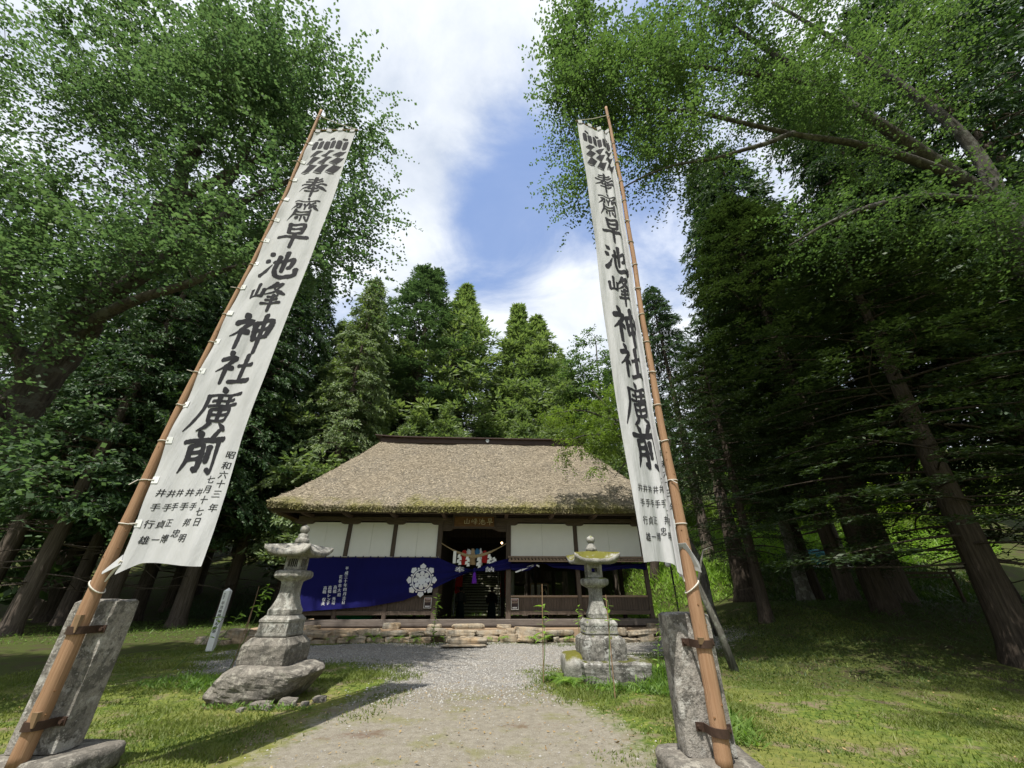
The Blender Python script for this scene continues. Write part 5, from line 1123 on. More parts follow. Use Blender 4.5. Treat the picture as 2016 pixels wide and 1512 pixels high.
banner(1, surfR, axR, 'tall white banner hanging folded on the right pole with black brushed characters')

# ------------------------------------------------------------------ stone lanterns
def sq_ring(hw, z, k=6, rnd=0.0, jit=0.0, rg=None, hd=None, bulge=None):
    pts = []; hd = hd or hw
    for s in range(4):
        for i in range(k):
            t = -1 + 2 * i / k; x, y = ((t, -1), (1, t), (-t, 1), (-1, -t))[s]
            if rnd:
                p = 2 / max(1e-3, rnd); n = (abs(x) ** p + abs(y) ** p) ** (1 / p); x, y = x / n, y / n
            j = 1 + (rg.uniform(-jit, jit) if rg else 0)
            pts.append((x * hw * j, y * hd * j, z))
    return pts
def lantern(loc, rz, lab, style, seed):
    root = thing('stone_lantern', lab, 'stone lantern', loc, rz, 'stone lanterns flanking the path'); rg = random.Random(seed)
    A = style == 'A'; st = MAT['granite'] if A else MAT['granite_moss']
    if A: zs = dict(b0=0.0, b1=0.34, b2=0.46, c0=0.47, c1=0.76, c2=0.83, s0=0.84, s1=1.44, p0=1.44, p1=1.66, f0=1.665, f1=1.94, r0=1.93, r1=2.18, e=2.36)
    else: zs = dict(b0=0.0, b1=0.36, b2=0.44, c0=0.45, c1=0.66, c2=0.74, s0=0.75, s1=1.34, p0=1.34, p1=1.55, f0=1.555, f1=1.86, r0=1.85, r1=2.10, e=2.36)
    bw, cw, tw = (0.56, 0.385, 0.30) if A else (0.545, 0.415, 0.25)
    m = MB(); J = 0.012
    hs = np.linspace(0, 1, 7)
    m.loft([sq_ring(bw * (0.985 + 0.03 * math.sin(h * 3.1)), zs['b0'] + h * (zs['b1'] - zs['b0']), 8, 0.16, J, rg) for h in hs] + [sq_ring(bw * 0.97, zs['b1'] + 0.015, 8, 0.16, J, rg), sq_ring(bw * 0.80, zs['b2'] - 0.01, 8, 0.16, J, rg), sq_ring(bw * 0.77, zs['b2'], 8, 0.16, J, rg), sq_ring(bw * 0.4, zs['b2'], 8, 0.1)])
    m.build('lower_base', MAT['boulder'] if A else MAT['boulder_moss'], root)
    m = MB(); c0, c1, c2 = zs['c0'], zs['c1'], zs['c2']
    m.loft([sq_ring(cw * 0.97, c0, 8, 0.08, 0.004, rg), sq_ring(cw, c0 + 0.02, 8, 0.08, 0.004, rg), sq_ring(cw, c0 + 0.05, 8, 0.08), sq_ring(cw * 0.965, c0 + 0.055, 8, 0.08), sq_ring(cw * 0.95, c1 - 0.045, 8, 0.08), sq_ring(cw * 0.985, c1 - 0.04, 8, 0.08), sq_ring(cw * 0.98, c1, 8, 0.08, 0.006, rg), sq_ring(cw * 0.84, c2 - 0.02, 8, 0.10, 0.006, rg), sq_ring(cw * 0.80, c2, 8, 0.1), sq_ring(cw * 0.3, c2, 8, 0.1)])
    cb = m.build('carved_base', st, root)
    for side in range(4):                                    # raised scrolls on the panels
        m = MB(); zc_ = (c0 + c1) / 2 + 0.0; hw = cw * 0.72; y = -cw * 0.955; hh = (c1 - c0) * 0.27
        m.tube([(0.035 * math.cos(a), y - 0.004, zc_ + 0.035 * math.sin(a)) for a in np.linspace(0, 6.283, 13)], 0.011, 5, cap=False)
        m.tube([(0, y - 0.003, zc_ - 0.012), (0, y - 0.012, zc_), (0, y - 0.003, zc_ + 0.012)], [0.008, 0.016, 0.008], 6)
        for s in (-1, 1):
            for k in range(3):
                x0 = s * (0.055 + k * (hw - 0.06) / 3); L = (hw - 0.06) / 3; up = (1, -1, 1)[k]
                m.tube([(x0 + s * L * t, y - 0.004, zc_ + up * hh * math.sin(t * math.pi) * 0.9 - (1 - t) * 0.0) for t in np.linspace(0, 1.0, 9)], 0.010, 5)
                m.tube([(x0 + s * L * (0.5 + 0.22 * math.cos(a)), y - 0.003, zc_ + up * (hh * 0.2 + hh * 0.45 * math.sin(a))) for a in np.linspace(0, 4.6, 10)], 0.008, 5)
        for zz in (zc_ - (c1 - c0) * 0.36, zc_ + (c1 - c0) * 0.36): m.tube([(-hw - 0.03, y - 0.002, zz), (hw + 0.03, y - 0.002, zz)], 0.006, 4)
        for xx in (-hw - 0.03, hw + 0.03): m.tube([(xx, y - 0.002, zc_ - (c1 - c0) * 0.36), (xx, y - 0.002, zc_ + (c1 - c0) * 0.36)], 0.006, 4)
        o = m.build('carving', st, cb); o.rotation_euler = (0, 0, side * math.pi / 2)
    m = MB(); s0, s1 = zs['s0'], zs['s1']; rings = []
    for h in np.linspace(0, 1, 22):
        if h < 0.16: w = tw * 1.0
        else: g = (h - 0.16) / 0.84; w = tw * (0.56 + 0.40 * (1 - g) ** 2.4 + 0.10 * g ** 3)
        rings.append(sq_ring(w, s0 + h * (s1 - s0), 8, 0.22, 0.006, rg))
    m.loft(rings); m.build('shaft', st, root, smooth=False)
    # platform with petal rim
    m = MB(); p0, p1 = zs['p0'], zs['p1']; rings = []; pw = 0.36 if A else 0.345
    for h, w in ((0, 0.55), (0.10, 0.66), (0.30, 0.93), (0.5, 1.0), (0.72, 1.0), (0.88, 0.96), (0.97, 0.86), (1.0, 0.8), (1.0, 0.3)):
        r = sq_ring(pw * w, p0 + h * (p1 - p0), 12, 0.30 if A else 0.42)
        if A: r = [(x * (1 + 0.02 * abs(math.sin(i * math.pi / 4)) * (h < 0.6)), y * (1 + 0.02 * abs(math.sin(i * math.pi / 4)) * (h < 0.6)), z - (0.028 * (1 - abs(math.sin(i * math.pi / 4)))) * -1 * (0.05 < h < 0.4)) for i, (x, y, z) in enumerate(r)]
        rings.append(r)
    m.loft(rings); m.build('platform', st, root, smooth=False)
    # fire box: four corner pillars, sill and head, black block for the inner shade, lattice
    f0, f1 = zs['f0'], zs['f1']; fw = 0.19; fb = thing
    m = MB(); e = 0.055
    for sx in (-1, 1):
        for sy in (-1, 1): m.box((sx * (fw - e / 2), sy * (fw - e / 2), (f0 + f1) / 2), (e * 1.25, e * 1.25, f1 - f0))
    m.box((0, 0, f0 + 0.03), (2 * fw - 0.004, 2 * fw - 0.004, 0.06)); m.box((0, 0, f1 - 0.025), (2 * fw - 0.004, 2 * fw - 0.004, 0.06))
    fbx = m.build('fire_box', st, root, bevel=0.006)
    if A:
        m = MB()
        for side in range(4):
            q = Matrix.Rotation(side * math.pi / 2, 3, 'Z')
            for k in range(4): c = q @ Vector((-0.075 + k * 0.05, -fw + 0.035, (f0 + f1) / 2)); m.box(c, (0.014, 0.014, f1 - f0 - 0.1), q)
        m.build('lattice', MAT['granite'], fbx)
        m = MB(); m.box((0, 0, (f0 + f1) / 2), (0.20, 0.20, f1 - f0 - 0.11)); m.build('shade_block', MAT['black_cloth'], fbx)  # solid black block paints the shade inside the fire box
    else:
        m = MB()
        for side in range(4):
            q = Matrix.Rotation(side * math.pi / 2, 3, 'Z')
            for s in (-1, 1): c = q @ Vector((s * 0.105, -fw + 0.045, (f0 + f1) / 2)); m.box(c, (0.045, 0.03, f1 - f0 - 0.115), q)
            c = q @ Vector((0, -fw + 0.045, f0 + 0.085)); m.box(c, (0.168, 0.028, 0.045), q); c = q @ Vector((0, -fw + 0.045, f1 - 0.08)); m.box(c, (0.168, 0.028, 0.045), q)
        m.build('window_frame', st, fbx)
    # roof with upturned corners
    r0, r1 = zs['r0'], zs['r1']; rw = 0.56 if A else 0.575; m = MB(); K = 20; rings = []
    def rr(f, top):
        ring = []
        for i, (x, y, z) in enumerate(sq_ring(1.0, 0, K)):
            c = abs(x) * abs(y) if max(abs(x), abs(y)) > 0.99 else 0; c = min(abs(x), abs(y))
            lift = 0.135 * c ** 4.5 * f ** 2.2; w = rw * f * (1 + 0.07 * c ** 5 * f)
            if top: zz = r1 + 0.05 - (r1 + 0.05 - r0 - 0.085) * (0.45 * f + 0.55 * f * f) + lift
            else: zz = r0 - 0.005 + 0.02 * (f - 0.4) + lift * 0.95
            ring.append((x * w, y * w, zz + rg.uniform(-0.003, 0.003)))
        return ring
    seq = [rr(f, False) for f in (0.3, 0.45, 0.6, 0.72, 0.82, 0.9, 0.96)] + [[(x * 1.01, y * 1.01, z + 0.012) for x, y, z in rr(0.985, False)]] + [[(x, y, z) for x, y, z in rr(1.0, True)]] + [rr(f, True) for f in (0.97, 0.92, 0.85, 0.76, 0.66, 0.55, 0.44, 0.34, 0.26, 0.2)]
    m.loft(seq); m.build('roof', MAT['granite'] if A else MAT['moss_cap'], root, smooth=True)
    # ridges and small frets along the A roof skirt
    m = MB(); z0 = r1 + 0.02
    def lathe(prof, n=18, sq=0.0):
        return [[(r * math.cos(a), r * math.sin(a), z0 + z) for a in np.linspace(0, 2 * math.pi, n + 1)[:-1]] for r, z in prof]
    if A: m.loft(lathe(((0.165, 0), (0.175, 0.03), (0.172, 0.085), (0.155, 0.10), (0.125, 0.105), (0.130, 0.15), (0.125, 0.185), (0.10, 0.20), (0.06, 0.215)))); m.build('finial_rings', st, root, smooth=True)
    else: m.loft(lathe(((0.15, 0), (0.155, 0.05), (0.15, 0.08), (0.12, 0.09), (0.12, 0.13), (0.085, 0.155), (0.08, 0.19)))); m.build('finial_rings', st, root, smooth=True)
    m = MB(); b = 0.215 if A else 0.185
    m.loft(lathe(((0.06, b), (0.105, b + 0.03), (0.122, b + 0.075), (0.115, b + 0.11), (0.085, b + 0.145), (0.05, b + 0.16), (0.02, b + 0.178), (0.004, b + 0.185)))); m.build('jewel', st, root, smooth=True)
    return root
pl = P(556, 1306, 8.35)
LA = lantern((pl.x - 0.22, 8.45, 0.45), R(-4), 'weathered stone lantern standing on a rough boulder left of the path', 'A', 4); LA.scale = (0.77, 0.77, 0.91)
pr = P(1199, 1300, 9.45)
LB = lantern((pr.x - 0.08, 9.85, 0.36), R(3), 'stone lantern with moss covered roof on a block right of the path', 'B', 9); LB.scale = (0.84, 0.84, 0.97)
def boulder_shape(v):
    x, z = v[:, 0], v[:, 2]; h = z / 0.5
    v = v.copy(); low = np.clip(1 - h, 0, 1)
    v[:, 0] += -0.30 * low * (x < 0.1) - 0.42 * np.clip(low - 0.15, 0, 1) * np.clip(x / 0.7, 0, 1)
    v[:, 1] += 0.25 * low * np.clip(x / 0.6, 0, 1) * (v[:, 1] < 0)
    v[:, 2] += -0.02 * x; return v
b = tag(link('boulder', rock_mesh('boulder', (1.36, 1.30, 0.55), MAT['boulder'], 21, n=22, power=5, rough=0.055, shape=boulder_shape, bsm=False), None, (pl.x - 0.08, 8.42, -0.06)), 'large rough grey boulder under the left stone lantern', 'boulder')
for i, (dx, dy, s) in enumerate(((0.28, -0.78, 0.2), (0.50, -0.72, 0.15), (0.66, -0.62, 0.22), (0.86, -0.5, 0.14), (0.98, -0.40, 0.18), (0.10, -0.86, 0.13))):
    x, y = pl.x + dx - 0.15, 8.42 + dy; o = tag(link('small_stone', rock_mesh('small_stone', (s * (1.5, 0.9, 1.2, 0.8, 1.1, 0.7)[i], s * 0.9, s * 0.55), MAT['boulder'], 200 + i, n=4, power=6, rough=0.16, bsm=False), None, (x + 0.06 * math.sin(i * 5), y + 0.07 * math.cos(i * 3), gh(x, y) - 0.02)), ('flat grey pebble nearest the dark hollow under the boulder', 'small grey stone in the row below the boulder hollow', 'wider pale stone in the row beside the boulder', 'smallest pale stone right of the boulder', 'white stone at the right end of the boulder', 'pebble at the left end of the row under the boulder')[i], 'stone', 'loose stones beside the boulder')
x = pr.x + 0.02
tag(link('stone_block', rock_mesh('stone_block', (1.36, 1.25, 0.40), MAT['boulder_moss'], 61, n=10, power=14, rough=0.03, bsm=False), None, (x + 0.10, 9.80, -0.03)), 'square mossy stone block under the right stone lantern', 'stone block')
tag(link('mossy_block', rock_mesh('mossy_block', (0.55, 1.0, 0.48), MAT['moss_cap'], 64, n=6, power=6, rough=0.06), None, (x - 0.62, 10.0, -0.03)), 'moss covered stone leaning on the left side of the right lantern block', 'stone')

# ------------------------------------------------------------------ signpost, stakes, saplings, ferns
def leaf_blade(L, W, mat, name='leaf', droop=0.25, n=5, fold=0.15):
    V = []; F = []
    for i in range(n + 1):
        t = i / n; w = W * math.sin(math.pi * min(1, t * 0.92 + 0.06)) ** 0.8 * (1 if i < n else 0.05); z = -droop * L * t * t
        V += [(-w, L * t, z + fold * w), (0, L * t, z), (w, L * t, z + fold * w)]
    for i in range(n): a = 3 * i; F += [(a, a + 1, a + 4, a + 3), (a + 1, a + 2, a + 5, a + 4)]
    me = np_mesh(name, V, F, mat, np.full(len(F), 0.6), smooth=True); return me
LEAF = [leaf_blade(L, W, MAT['leaf_fern'], droop=d) for L, W, d in ((0.16, 0.028, 0.25), (0.13, 0.03, 0.1), (0.19, 0.03, 0.4))]
def sapling(x, y, H, lab, stake=0.0, lean=(0, 0), n=16, lo=0.35, seed=0, sc=1.0):
    z = gh(x, y); root = thing('sapling', lab, 'sapling', (x, y, z), 0, 'saplings and stakes planted beside the path'); rg = random.Random(seed)
    pts = [Vector((lean[0] * t + 0.03 * math.sin(t * 5 + seed), lean[1] * t + 0.02 * math.cos(t * 4), H * t)) for t in np.linspace(0, 1, 10)]
    m = MB(); m.tube(pts, [0.011 * (1 - 0.6 * i / 9) for i in range(10)], 6); m.build('stem', MAT['stem'], root)
    if stake:
        m = MB(); sp = [(0.03 + lean[0] * 0.3 * t, 0.02, stake * t) for t in np.linspace(0, 1, 9)]; m.tube(sp, [0.009 + 0.002 * (i % 3 == 0) for i in range(9)], 7); m.build('bamboo_stake', MAT['bamboo'], root)
    for k in range(n):
        t = lo + (1 - lo) * (k + rg.random()) / n; i = min(8, int(t * 9)); p = pts[i].lerp(pts[i + 1], t * 9 - i)
        o = link('leaf', rg.choice(LEAF), root, p); o.rotation_euler = (rg.uniform(-0.2, 0.7), rg.uniform(-0.4, 0.4), k * 2.4 + rg.uniform(-0.5, 0.5)); s = sc * rg.uniform(0.75, 1.25); o.scale = (s, s, s)
def stake(x, y, H, lab, lean=0.0):
    m = MB(); m.tube([(0, 0, -0.05), (lean * 0.5, 0, H / 2), (lean, 0.02, H)], [0.012, 0.011, 0.009], 7); tag(m.build('bamboo_stake', MAT['bamboo'], None, (x, y, gh(x, y))), lab, 'stake', 'saplings and stakes planted beside the path')
p = P(417, 1268, 14.2)
def signpost():
    x, y = p.x, 14.2; z = gh(x, y); root = thing('white_signpost', 'white square wooden signpost with black vertical lettering and pointed top', 'signpost', (x, y, z), R(8)); w = 0.09; H = 1.62
    m = MB(); m.loft([[(a * w, b_ * w, zz) for a, b_ in ((-1, -1), (1, -1), (1, 1), (-1, 1))] for zz in (-0.05, H)], cap=True); m.build('post', MAT['white_paint'], root, bevel=0.004)
    m = MB(); m.add([(-w, -w, H + 0.001), (w, -w, H + 0.001), (w, w, H + 0.001), (-w, w, H + 0.001), (0, 0, H + 0.09)], [(0, 1, 4), (1, 2, 4), (2, 3, 4), (3, 0, 4), (3, 2, 1, 0)]); m.build('cap', MAT['white_paint'], root)
    its = [(ch, -0.005, H - 0.34 - k * 0.112, 0.10) for k, ch in enumerate('早池峰神社本殿')] + [('跡', -0.005, 0.52, 0.10)] + [('県指定'[k], -0.03, H - 0.08 - k * 0.062, 0.055) for k in range(3)]
    text_mesh('lettering', its, lambda a, b_, l: (a, -w - l, b_), MAT['ink'], root, off=0.02)
signpost()
q = P(455, 1306, 10.6); sapling(q.x, 10.6, 1.75, 'leafy sapling tied to a thick bamboo stake left of the left lantern', stake=1.30, lean=(0.35, 0.1), n=22, lo=0.62, seed=5, sc=1.25)
q = P(478, 1268, 13.2); stake(q.x, 13.2, 1.72, 'thin bare bamboo stake between the white signpost and the left lantern')
q = P(385, 1340, 9.6); sapling(q.x, 9.6, 1.2, 'thin arching sapling with few leaves in the grass left of the boulder', lean=(0.45, 0.1), n=9, lo=0.6, seed=9, sc=0.9)
q = P(345, 1300, 10.8); sapling(q.x, 10.8, 1.1, 'slender bent sapling left of the white signpost', lean=(0.9, 0.0), n=7, lo=0.55, seed=12, sc=1.1)
q = P(854, 1266, 15.6); sapling(q.x, 15.6, 1.55, 'bushy upright sapling growing in front of the doorway step', n=46, lo=0.12, seed=3, sc=1.0)
q = P(1067, 1340, 9.5); sapling(q.x, 9.5, 1.35, 'thin sapling on a tall reddish stake right of the gravel path', stake=1.75, lean=(0.12, 0.1), n=15, lo=0.5, seed=6, sc=1.2)
q = P(1208, 1372, 8.25); sapling(q.x, 8.25, 1.45, 'sparse sapling on a thin stake in front of the right lantern', stake=1.55, lean=(0.05, 0.05), n=9, lo=0.72, seed=16, sc=0.95)
q = P(1140, 1290, 12.6); sapling(q.x, 12.6, 1.3, 'small leafy sapling left of the right lantern shaft', lean=(0.1, 0), n=10, lo=0.6, seed=26, sc=1.1)
q = P(1306, 1265, 12.8); sapling(q.x, 12.8, 1.5, 'green sapling with long leaves between the right lantern and the right stone post', lean=(0.1, 0), n=26, lo=0.35, seed=19, sc=1.3)
q = P(1338, 1232, 13.6); sapling(q.x, 13.6, 1.75, 'bare tipped sapling right of the hall corner behind the right pole', stake=1.7, lean=(0.0, 0), n=18, lo=0.5, seed=29, sc=1.3)
q = P(1290, 1330, 9.2); sapling(q.x, 9.2, 1.0, 'leaning weed stem with long leaves beside the right lantern block', lean=(0.25, 0), n=16, lo=0.3, seed=39, sc=0.9)

def frond_mesh(L, W, mat, name='frond'):
    V = []; F = []; n = 11
    def add(a, b, c, d): k = len(V); V.extend((a, b, c, d)); F.append((k, k + 1, k + 2, k + 3))
    def mid(t): return np.array((0, L * t * (1 - 0.18 * t), L * (0.62 * t - 0.70 * t * t)))
    for i in range(n):
        t = (i + 0.6) / n; c = mid(t); c2 = mid(min(1, t + 0.07)); w = W * math.sin(math.pi * (0.12 + 0.86 * t)) ** 0.8
        for s in (-1, 1):
            tip = c2 + np.array((s * w, w * 0.35, -w * 0.25)); add(c - (c2 - c) * 0.35, tip - np.array((0, 0.004, 0)), tip, c + (c2 - c) * 0.5)
    for i in range(6): a, b_ = mid(i / 6), mid((i + 1) / 6); e = np.array((0.003, 0, 0)); add(a - e, b_ - e * 0.6, b_ + e * 0.6, a + e)
    return np_mesh(name, np.array(V), np.array(F), mat, np.random.default_rng(3).random(len(F)) * 0.6 + 0.2)
FROND = [frond_mesh(0.42, 0.075, MAT['leaf_fern']), frond_mesh(0.34, 0.085, MAT['leaf_fern']), frond_mesh(0.5, 0.08, MAT['leaf_weed'])]
def fern(x, y, z, s, lab, n=9, seed=0, set_=(0, 1), grp='ferns growing along the stone edge'):
    root = thing('fern', lab, 'fern', (x, y, z), 0, grp); rg = random.Random(seed)
    for k in range(n):
        o = link('frond', FROND[rg.choice(set_)], root); o.rotation_euler = (rg.uniform(-0.25, 0.45), 0, k * 6.283 / n + rg.uniform(-0.3, 0.3)); q = s * rg.uniform(0.75, 1.15); o.scale = (q, q, q)
FL = [(652, 1252, 0.6, 'small dark fern at the left end of the stone edge'), (693, 1256, 0.8, 'fern in front of the stone edge below the curtain writing'), (738, 1255, 1.15, 'large bright fern left of the middle of the stone edge'), (786, 1253, 1.0, 'bright fern under the crest of the curtain'), (822, 1252, 0.85, 'fern left of the bushy doorway sapling'), (874, 1255, 0.6, 'little fern right of the bushy doorway sapling'), (963, 1257, 0.55, 'small fern right of the stepping stone'), (992, 1255, 0.75, 'fern below the dark poster on the plank wall'), (1050, 1255, 1.0, 'broad fern in front of the right hand bay'), (1076, 1253, 0.95, 'fern beside the tall reddish stake at the stone edge'), (1122, 1254, 0.85, 'fern just left of the right lantern at the stone edge')]
for i, (u, v, s, lab) in enumerate(FL): q = P(u, v, 16.25); fern(q.x, 16.22 + 0.03 * (q.x + 2), 0.12, s, lab, 10, i)
WD = [(-1.02, -0.30, 1.15), (-0.85, -0.55, 1.25), (-1.15, -0.05, 1.0), (-0.30, -0.80, 0.9), (0.02, -0.78, 0.85), (0.35, -0.85, 0.9), (0.72, -0.75, 1.0), (0.95, -0.5, 1.1), (1.25, -0.85, 0.9), (1.05, 0.0, 1.1)]
WL = ['bright fern clump against the left face of the right lantern block', 'tall bright fern at the front left corner of the lantern block', 'fern behind the mossy stone of the right lantern', 'low fern in front of the lantern block near the white pebble', 'low fern in the middle of the lantern block front', 'dark fern below the thin stake of the right lantern', 'fern at the front right corner of the lantern block', 'large fern right of the lantern block', 'fern between the lantern block and the right stone post', 'fern behind the lantern block on its right']
for i, ((dx, dy, s), lab) in enumerate(zip(WD, WL)): xx, yy = pr.x + 0.1 + dx, 9.8 + dy; fern(xx, yy, gh(xx, yy), s, lab, 11, 40 + i, (0, 1, 2), 'ferns around the right lantern')
def weeds(name, cx, cy, rx, ry, n, h, seed, lab, mat='leaf_weed', tilt=0.7, wm=1.0):
    rg = np.random.default_rng(seed); r = np.sqrt(rg.random(n)); a = rg.uniform(0, 6.283, n); x = cx + rx * r * np.cos(a); y = cy + ry * r * np.sin(a); z = ground_h(x, y)
    hh = h * rg.uniform(0.4, 1.1, n) * (1.15 - 0.6 * r); b_ = rg.uniform(0, 6.283, n); w = rg.uniform(0.006, 0.018, n) * wm
    side = np.stack([np.cos(b_) * w, np.sin(b_) * w, 0 * w], 1); base = np.stack([x, y, z + rg.uniform(0, 0.5, n) * hh], 1); d = np.stack([rg.normal(0, tilt, n) * hh, rg.normal(0, tilt, n) * hh, hh * rg.uniform(0.2, 1, n)], 1)
    V = np.stack([base, base + d * 0.45 - side, base + d, base + d * 0.45 + side], 1).reshape(-1, 3)
    tag(link(name, np_mesh(name, V, np.arange(4 * n).reshape(-1, 4), MAT[mat], rg.random(n))), lab, 'weeds', kind='stuff')
weeds('undergrowth', pr.x + 1.05, 9.5, 0.75, 1.2, 2600, 0.34, 1, 'dense green weeds between the right lantern and the right stone post')
weeds('undergrowth', pr.x + 0.2, 8.9, 1.0, 0.35, 700, 0.14, 2, 'low weeds in front of the right lantern block')
weeds('undergrowth', 2.75, 6.7, 0.35, 0.9, 1100, 0.22, 3, 'grassy weeds right of the right stone post')
weeds('undergrowth', pl.x - 1.35, 9.1, 0.65, 0.6, 900, 0.20, 4, 'low green weeds left of the boulder')
weeds('undergrowth', pl.x + 0.1, 7.62, 0.9, 0.10, 420, 0.11, 5, 'small weeds along the foot of the boulder')
weeds('undergrowth', -6.3, 9.3, 0.9, 0.5, 700, 0.18, 6, 'tufts of grass on the gravel edge at left')
# ------------------------------------------------------------------ trees
def unit(a): return a / (np.linalg.norm(a, axis=-1, keepdims=True) + 1e-9)
def leaves_mesh(name, c, d, L, W, mat, rg, up=0.6, fold=None):
    "diamond leaves at c along d; faces lean towards the sky by `up`"
    n = len(c); d = unit(d); nr = rg.normal(size=(n, 3)); nr[:, 2] += up * 3; s = unit(np.cross(d, nr))
    L = np.broadcast_to(L, (n,))[:, None]; W = np.broadcast_to(W, (n,))[:, None]
    V = np.stack([c, c + d * L * 0.5 - s * W, c + d * L, c + d * L * 0.5 + s * W], 1).reshape(-1, 3)
    return np_mesh(name, V, np.arange(4 * n).reshape(-1, 4), mat, rg.random(n))
def smooth_line(q, n=4):
    q = np.array(q, float); P_ = np.vstack([2 * q[0] - q[1], q, 2 * q[-1] - q[-2]]); out = []
    for i in range(len(q) - 1):
        a, b, c, d = P_[i:i + 4]
        for j in range(n): t = j / n; out.append(0.5 * (2 * b + (c - a) * t + (2 * a - 5 * b + 4 * c - d) * t * t + (3 * b - a - 3 * c + d) * t ** 3))
    out.append(q[-1]); return np.array(out)
def broadleaf(name, lab, cat, base, trunk, limbs, env, mats, seed, n_targets=300, twigs=5, twig_len=(0.5, 1.1), per=16, leaf=(0.075, 0.03), group=None, droop=0.25, step=0.5, spread=0.9, shell=0.45, min_r=0.008, gaps=0.0, far_leaf=None):
    "world space trunk/limb polylines [(x,y,z,r)...]; crown fills ellipsoids env [(cx,cy,cz,rx,ry,rz,weight)]"
    rg = np.random.default_rng(seed); base = np.array(base, float); root = thing(name, lab, cat, tuple(base), 0, group)
    m = MB(); nodes = []; nrad = []
    for pl_ in [trunk] + limbs:
        q = smooth_line(pl_); q[:, 3] = np.maximum(q[:, 3], 0.008); pts = []; rad = []
        for a, b in zip(q, q[1:]):
            k = max(2, int(np.linalg.norm(b[:3] - a[:3]) / 0.5))
            for i in range(k): pts.append(a + (b - a) * i / k)
        pts.append(q[-1]); pts = np.array(pts)
        wob = vnoise(pts[:, :3] * 0.8, seed + 3, 2)[:, None] * 0.12; pp = pts[:, :3] + wob * np.array([1, 0.6, 0.5]); pp[0] = pts[0, :3]
        m.tube([tuple(p - base) for p in pp], list(pts[:, 3]), 10 if pl_ is trunk else 8)
        nodes += list(pp); nrad += list(pts[:, 3])
    nodes = [n for n in nodes]; keep0 = len(trunk)
    E_ = np.array(env, float); wts = E_[:, 6] / E_[:, 6].sum(); T = []
    for _ in range(n_targets):
        e = E_[rg.choice(len(E_), p=wts)]; d = unit(rg.normal(size=3)); r = rg.random() ** shell; 
        p_ = e[:3] + d * r * e[3:6]
        if gaps and vnoise(p_[None] * 0.55, seed, 2)[0] < -0.12 and rg.random() < gaps: continue
        T.append(p_)
    T = np.array(T); N0 = np.array(nodes); dist = np.array([np.min(np.linalg.norm(N0 - t, axis=1)) for t in T]); order = np.argsort(dist)
    cc, dd = [], []
    NA = list(N0); NR = list(nrad)
    for ti in order:
        t = T[ti]; A = np.array(NA); dv = np.linalg.norm(A - t, axis=1) + 0.35 * np.maximum(0, A[:, 2] - t[2]) + 1.2 * (A[:, 2] < base[2] + 1.5); k = int(np.argmin(dv)); s = A[k]; D = np.linalg.norm(t - s)
        if D < 0.25: continue
        c = s + (t - s) * 0.5 + np.array([0, 0, 0.12 * D]) + rg.normal(size=3) * 0.08 * D; kk = max(3, int(D / step)); ts = np.linspace(0, 1, kk + 1)[:, None]
        path = (1 - ts) ** 2 * s + 2 * ts * (1 - ts) * c + ts ** 2 * t; path[:, 2] -= droop * 0.25 * D * (ts[:, 0] ** 3)
        r0 = min(NR[k] * 0.7, 0.010 + 0.011 * D); rad = np.linspace(max(r0, min_r), min_r * 0.7, kk + 1)
        m.tube([tuple(p - base) for p in path], list(rad), 5, cap=False)
        NA += list(path[1:]); NR += list(rad[1:])
        dirb = unit(np.gradient(path, axis=0))
        for i in range(max(1, int(kk * 0.3)), kk + 1):
            for _ in range(twigs if i < kk else twigs + 2):
                b = path[i] + (rg.random() - 0.5) * (path[i] - path[i - 1]); h = rg.normal(size=3); h[2] *= 0.45; tw = unit(dirb[i] * 0.7 + unit(h) * spread + np.array([0, 0, 0.10])); L = rg.uniform(*twig_len)
                f = np.linspace(0.12, 1, per)[:, None]; pc = b + tw * L * f; pc[:, 2] -= droop * L * (f[:, 0] ** 2)
                sd = unit(np.cross(tw, [0, 0, 1.0]) + 1e-6); alt = np.where(np.arange(per) % 2 == 0, 1, -1)[:, None]
                ld = tw * 0.45 + sd * alt * 0.9 + rg.normal(size=(per, 3)) * 0.35; ld[:, 2] -= droop * 0.8
                cc.append(pc + rg.normal(size=(per, 3)) * 0.03); dd.append(ld)
    tk = m.build('trunk', mats[1], root, smooth=True)
    c = np.concatenate(cc) - base; d = np.concatenate(dd); n = len(c); L = leaf[0] * rg.uniform(0.5, 1.4, n); W = leaf[1] * rg.uniform(0.7, 1.2, n)
    if far_leaf: f_ = 1 + far_leaf[1] * smooth01(far_leaf[0], far_leaf[0] + 5, c[:, 2]); L = L * f_; W = W * f_
    link('crown', leaves_mesh('crown', c, d, L, W, mats[0], rg, up=0.55), root)
    return root, n

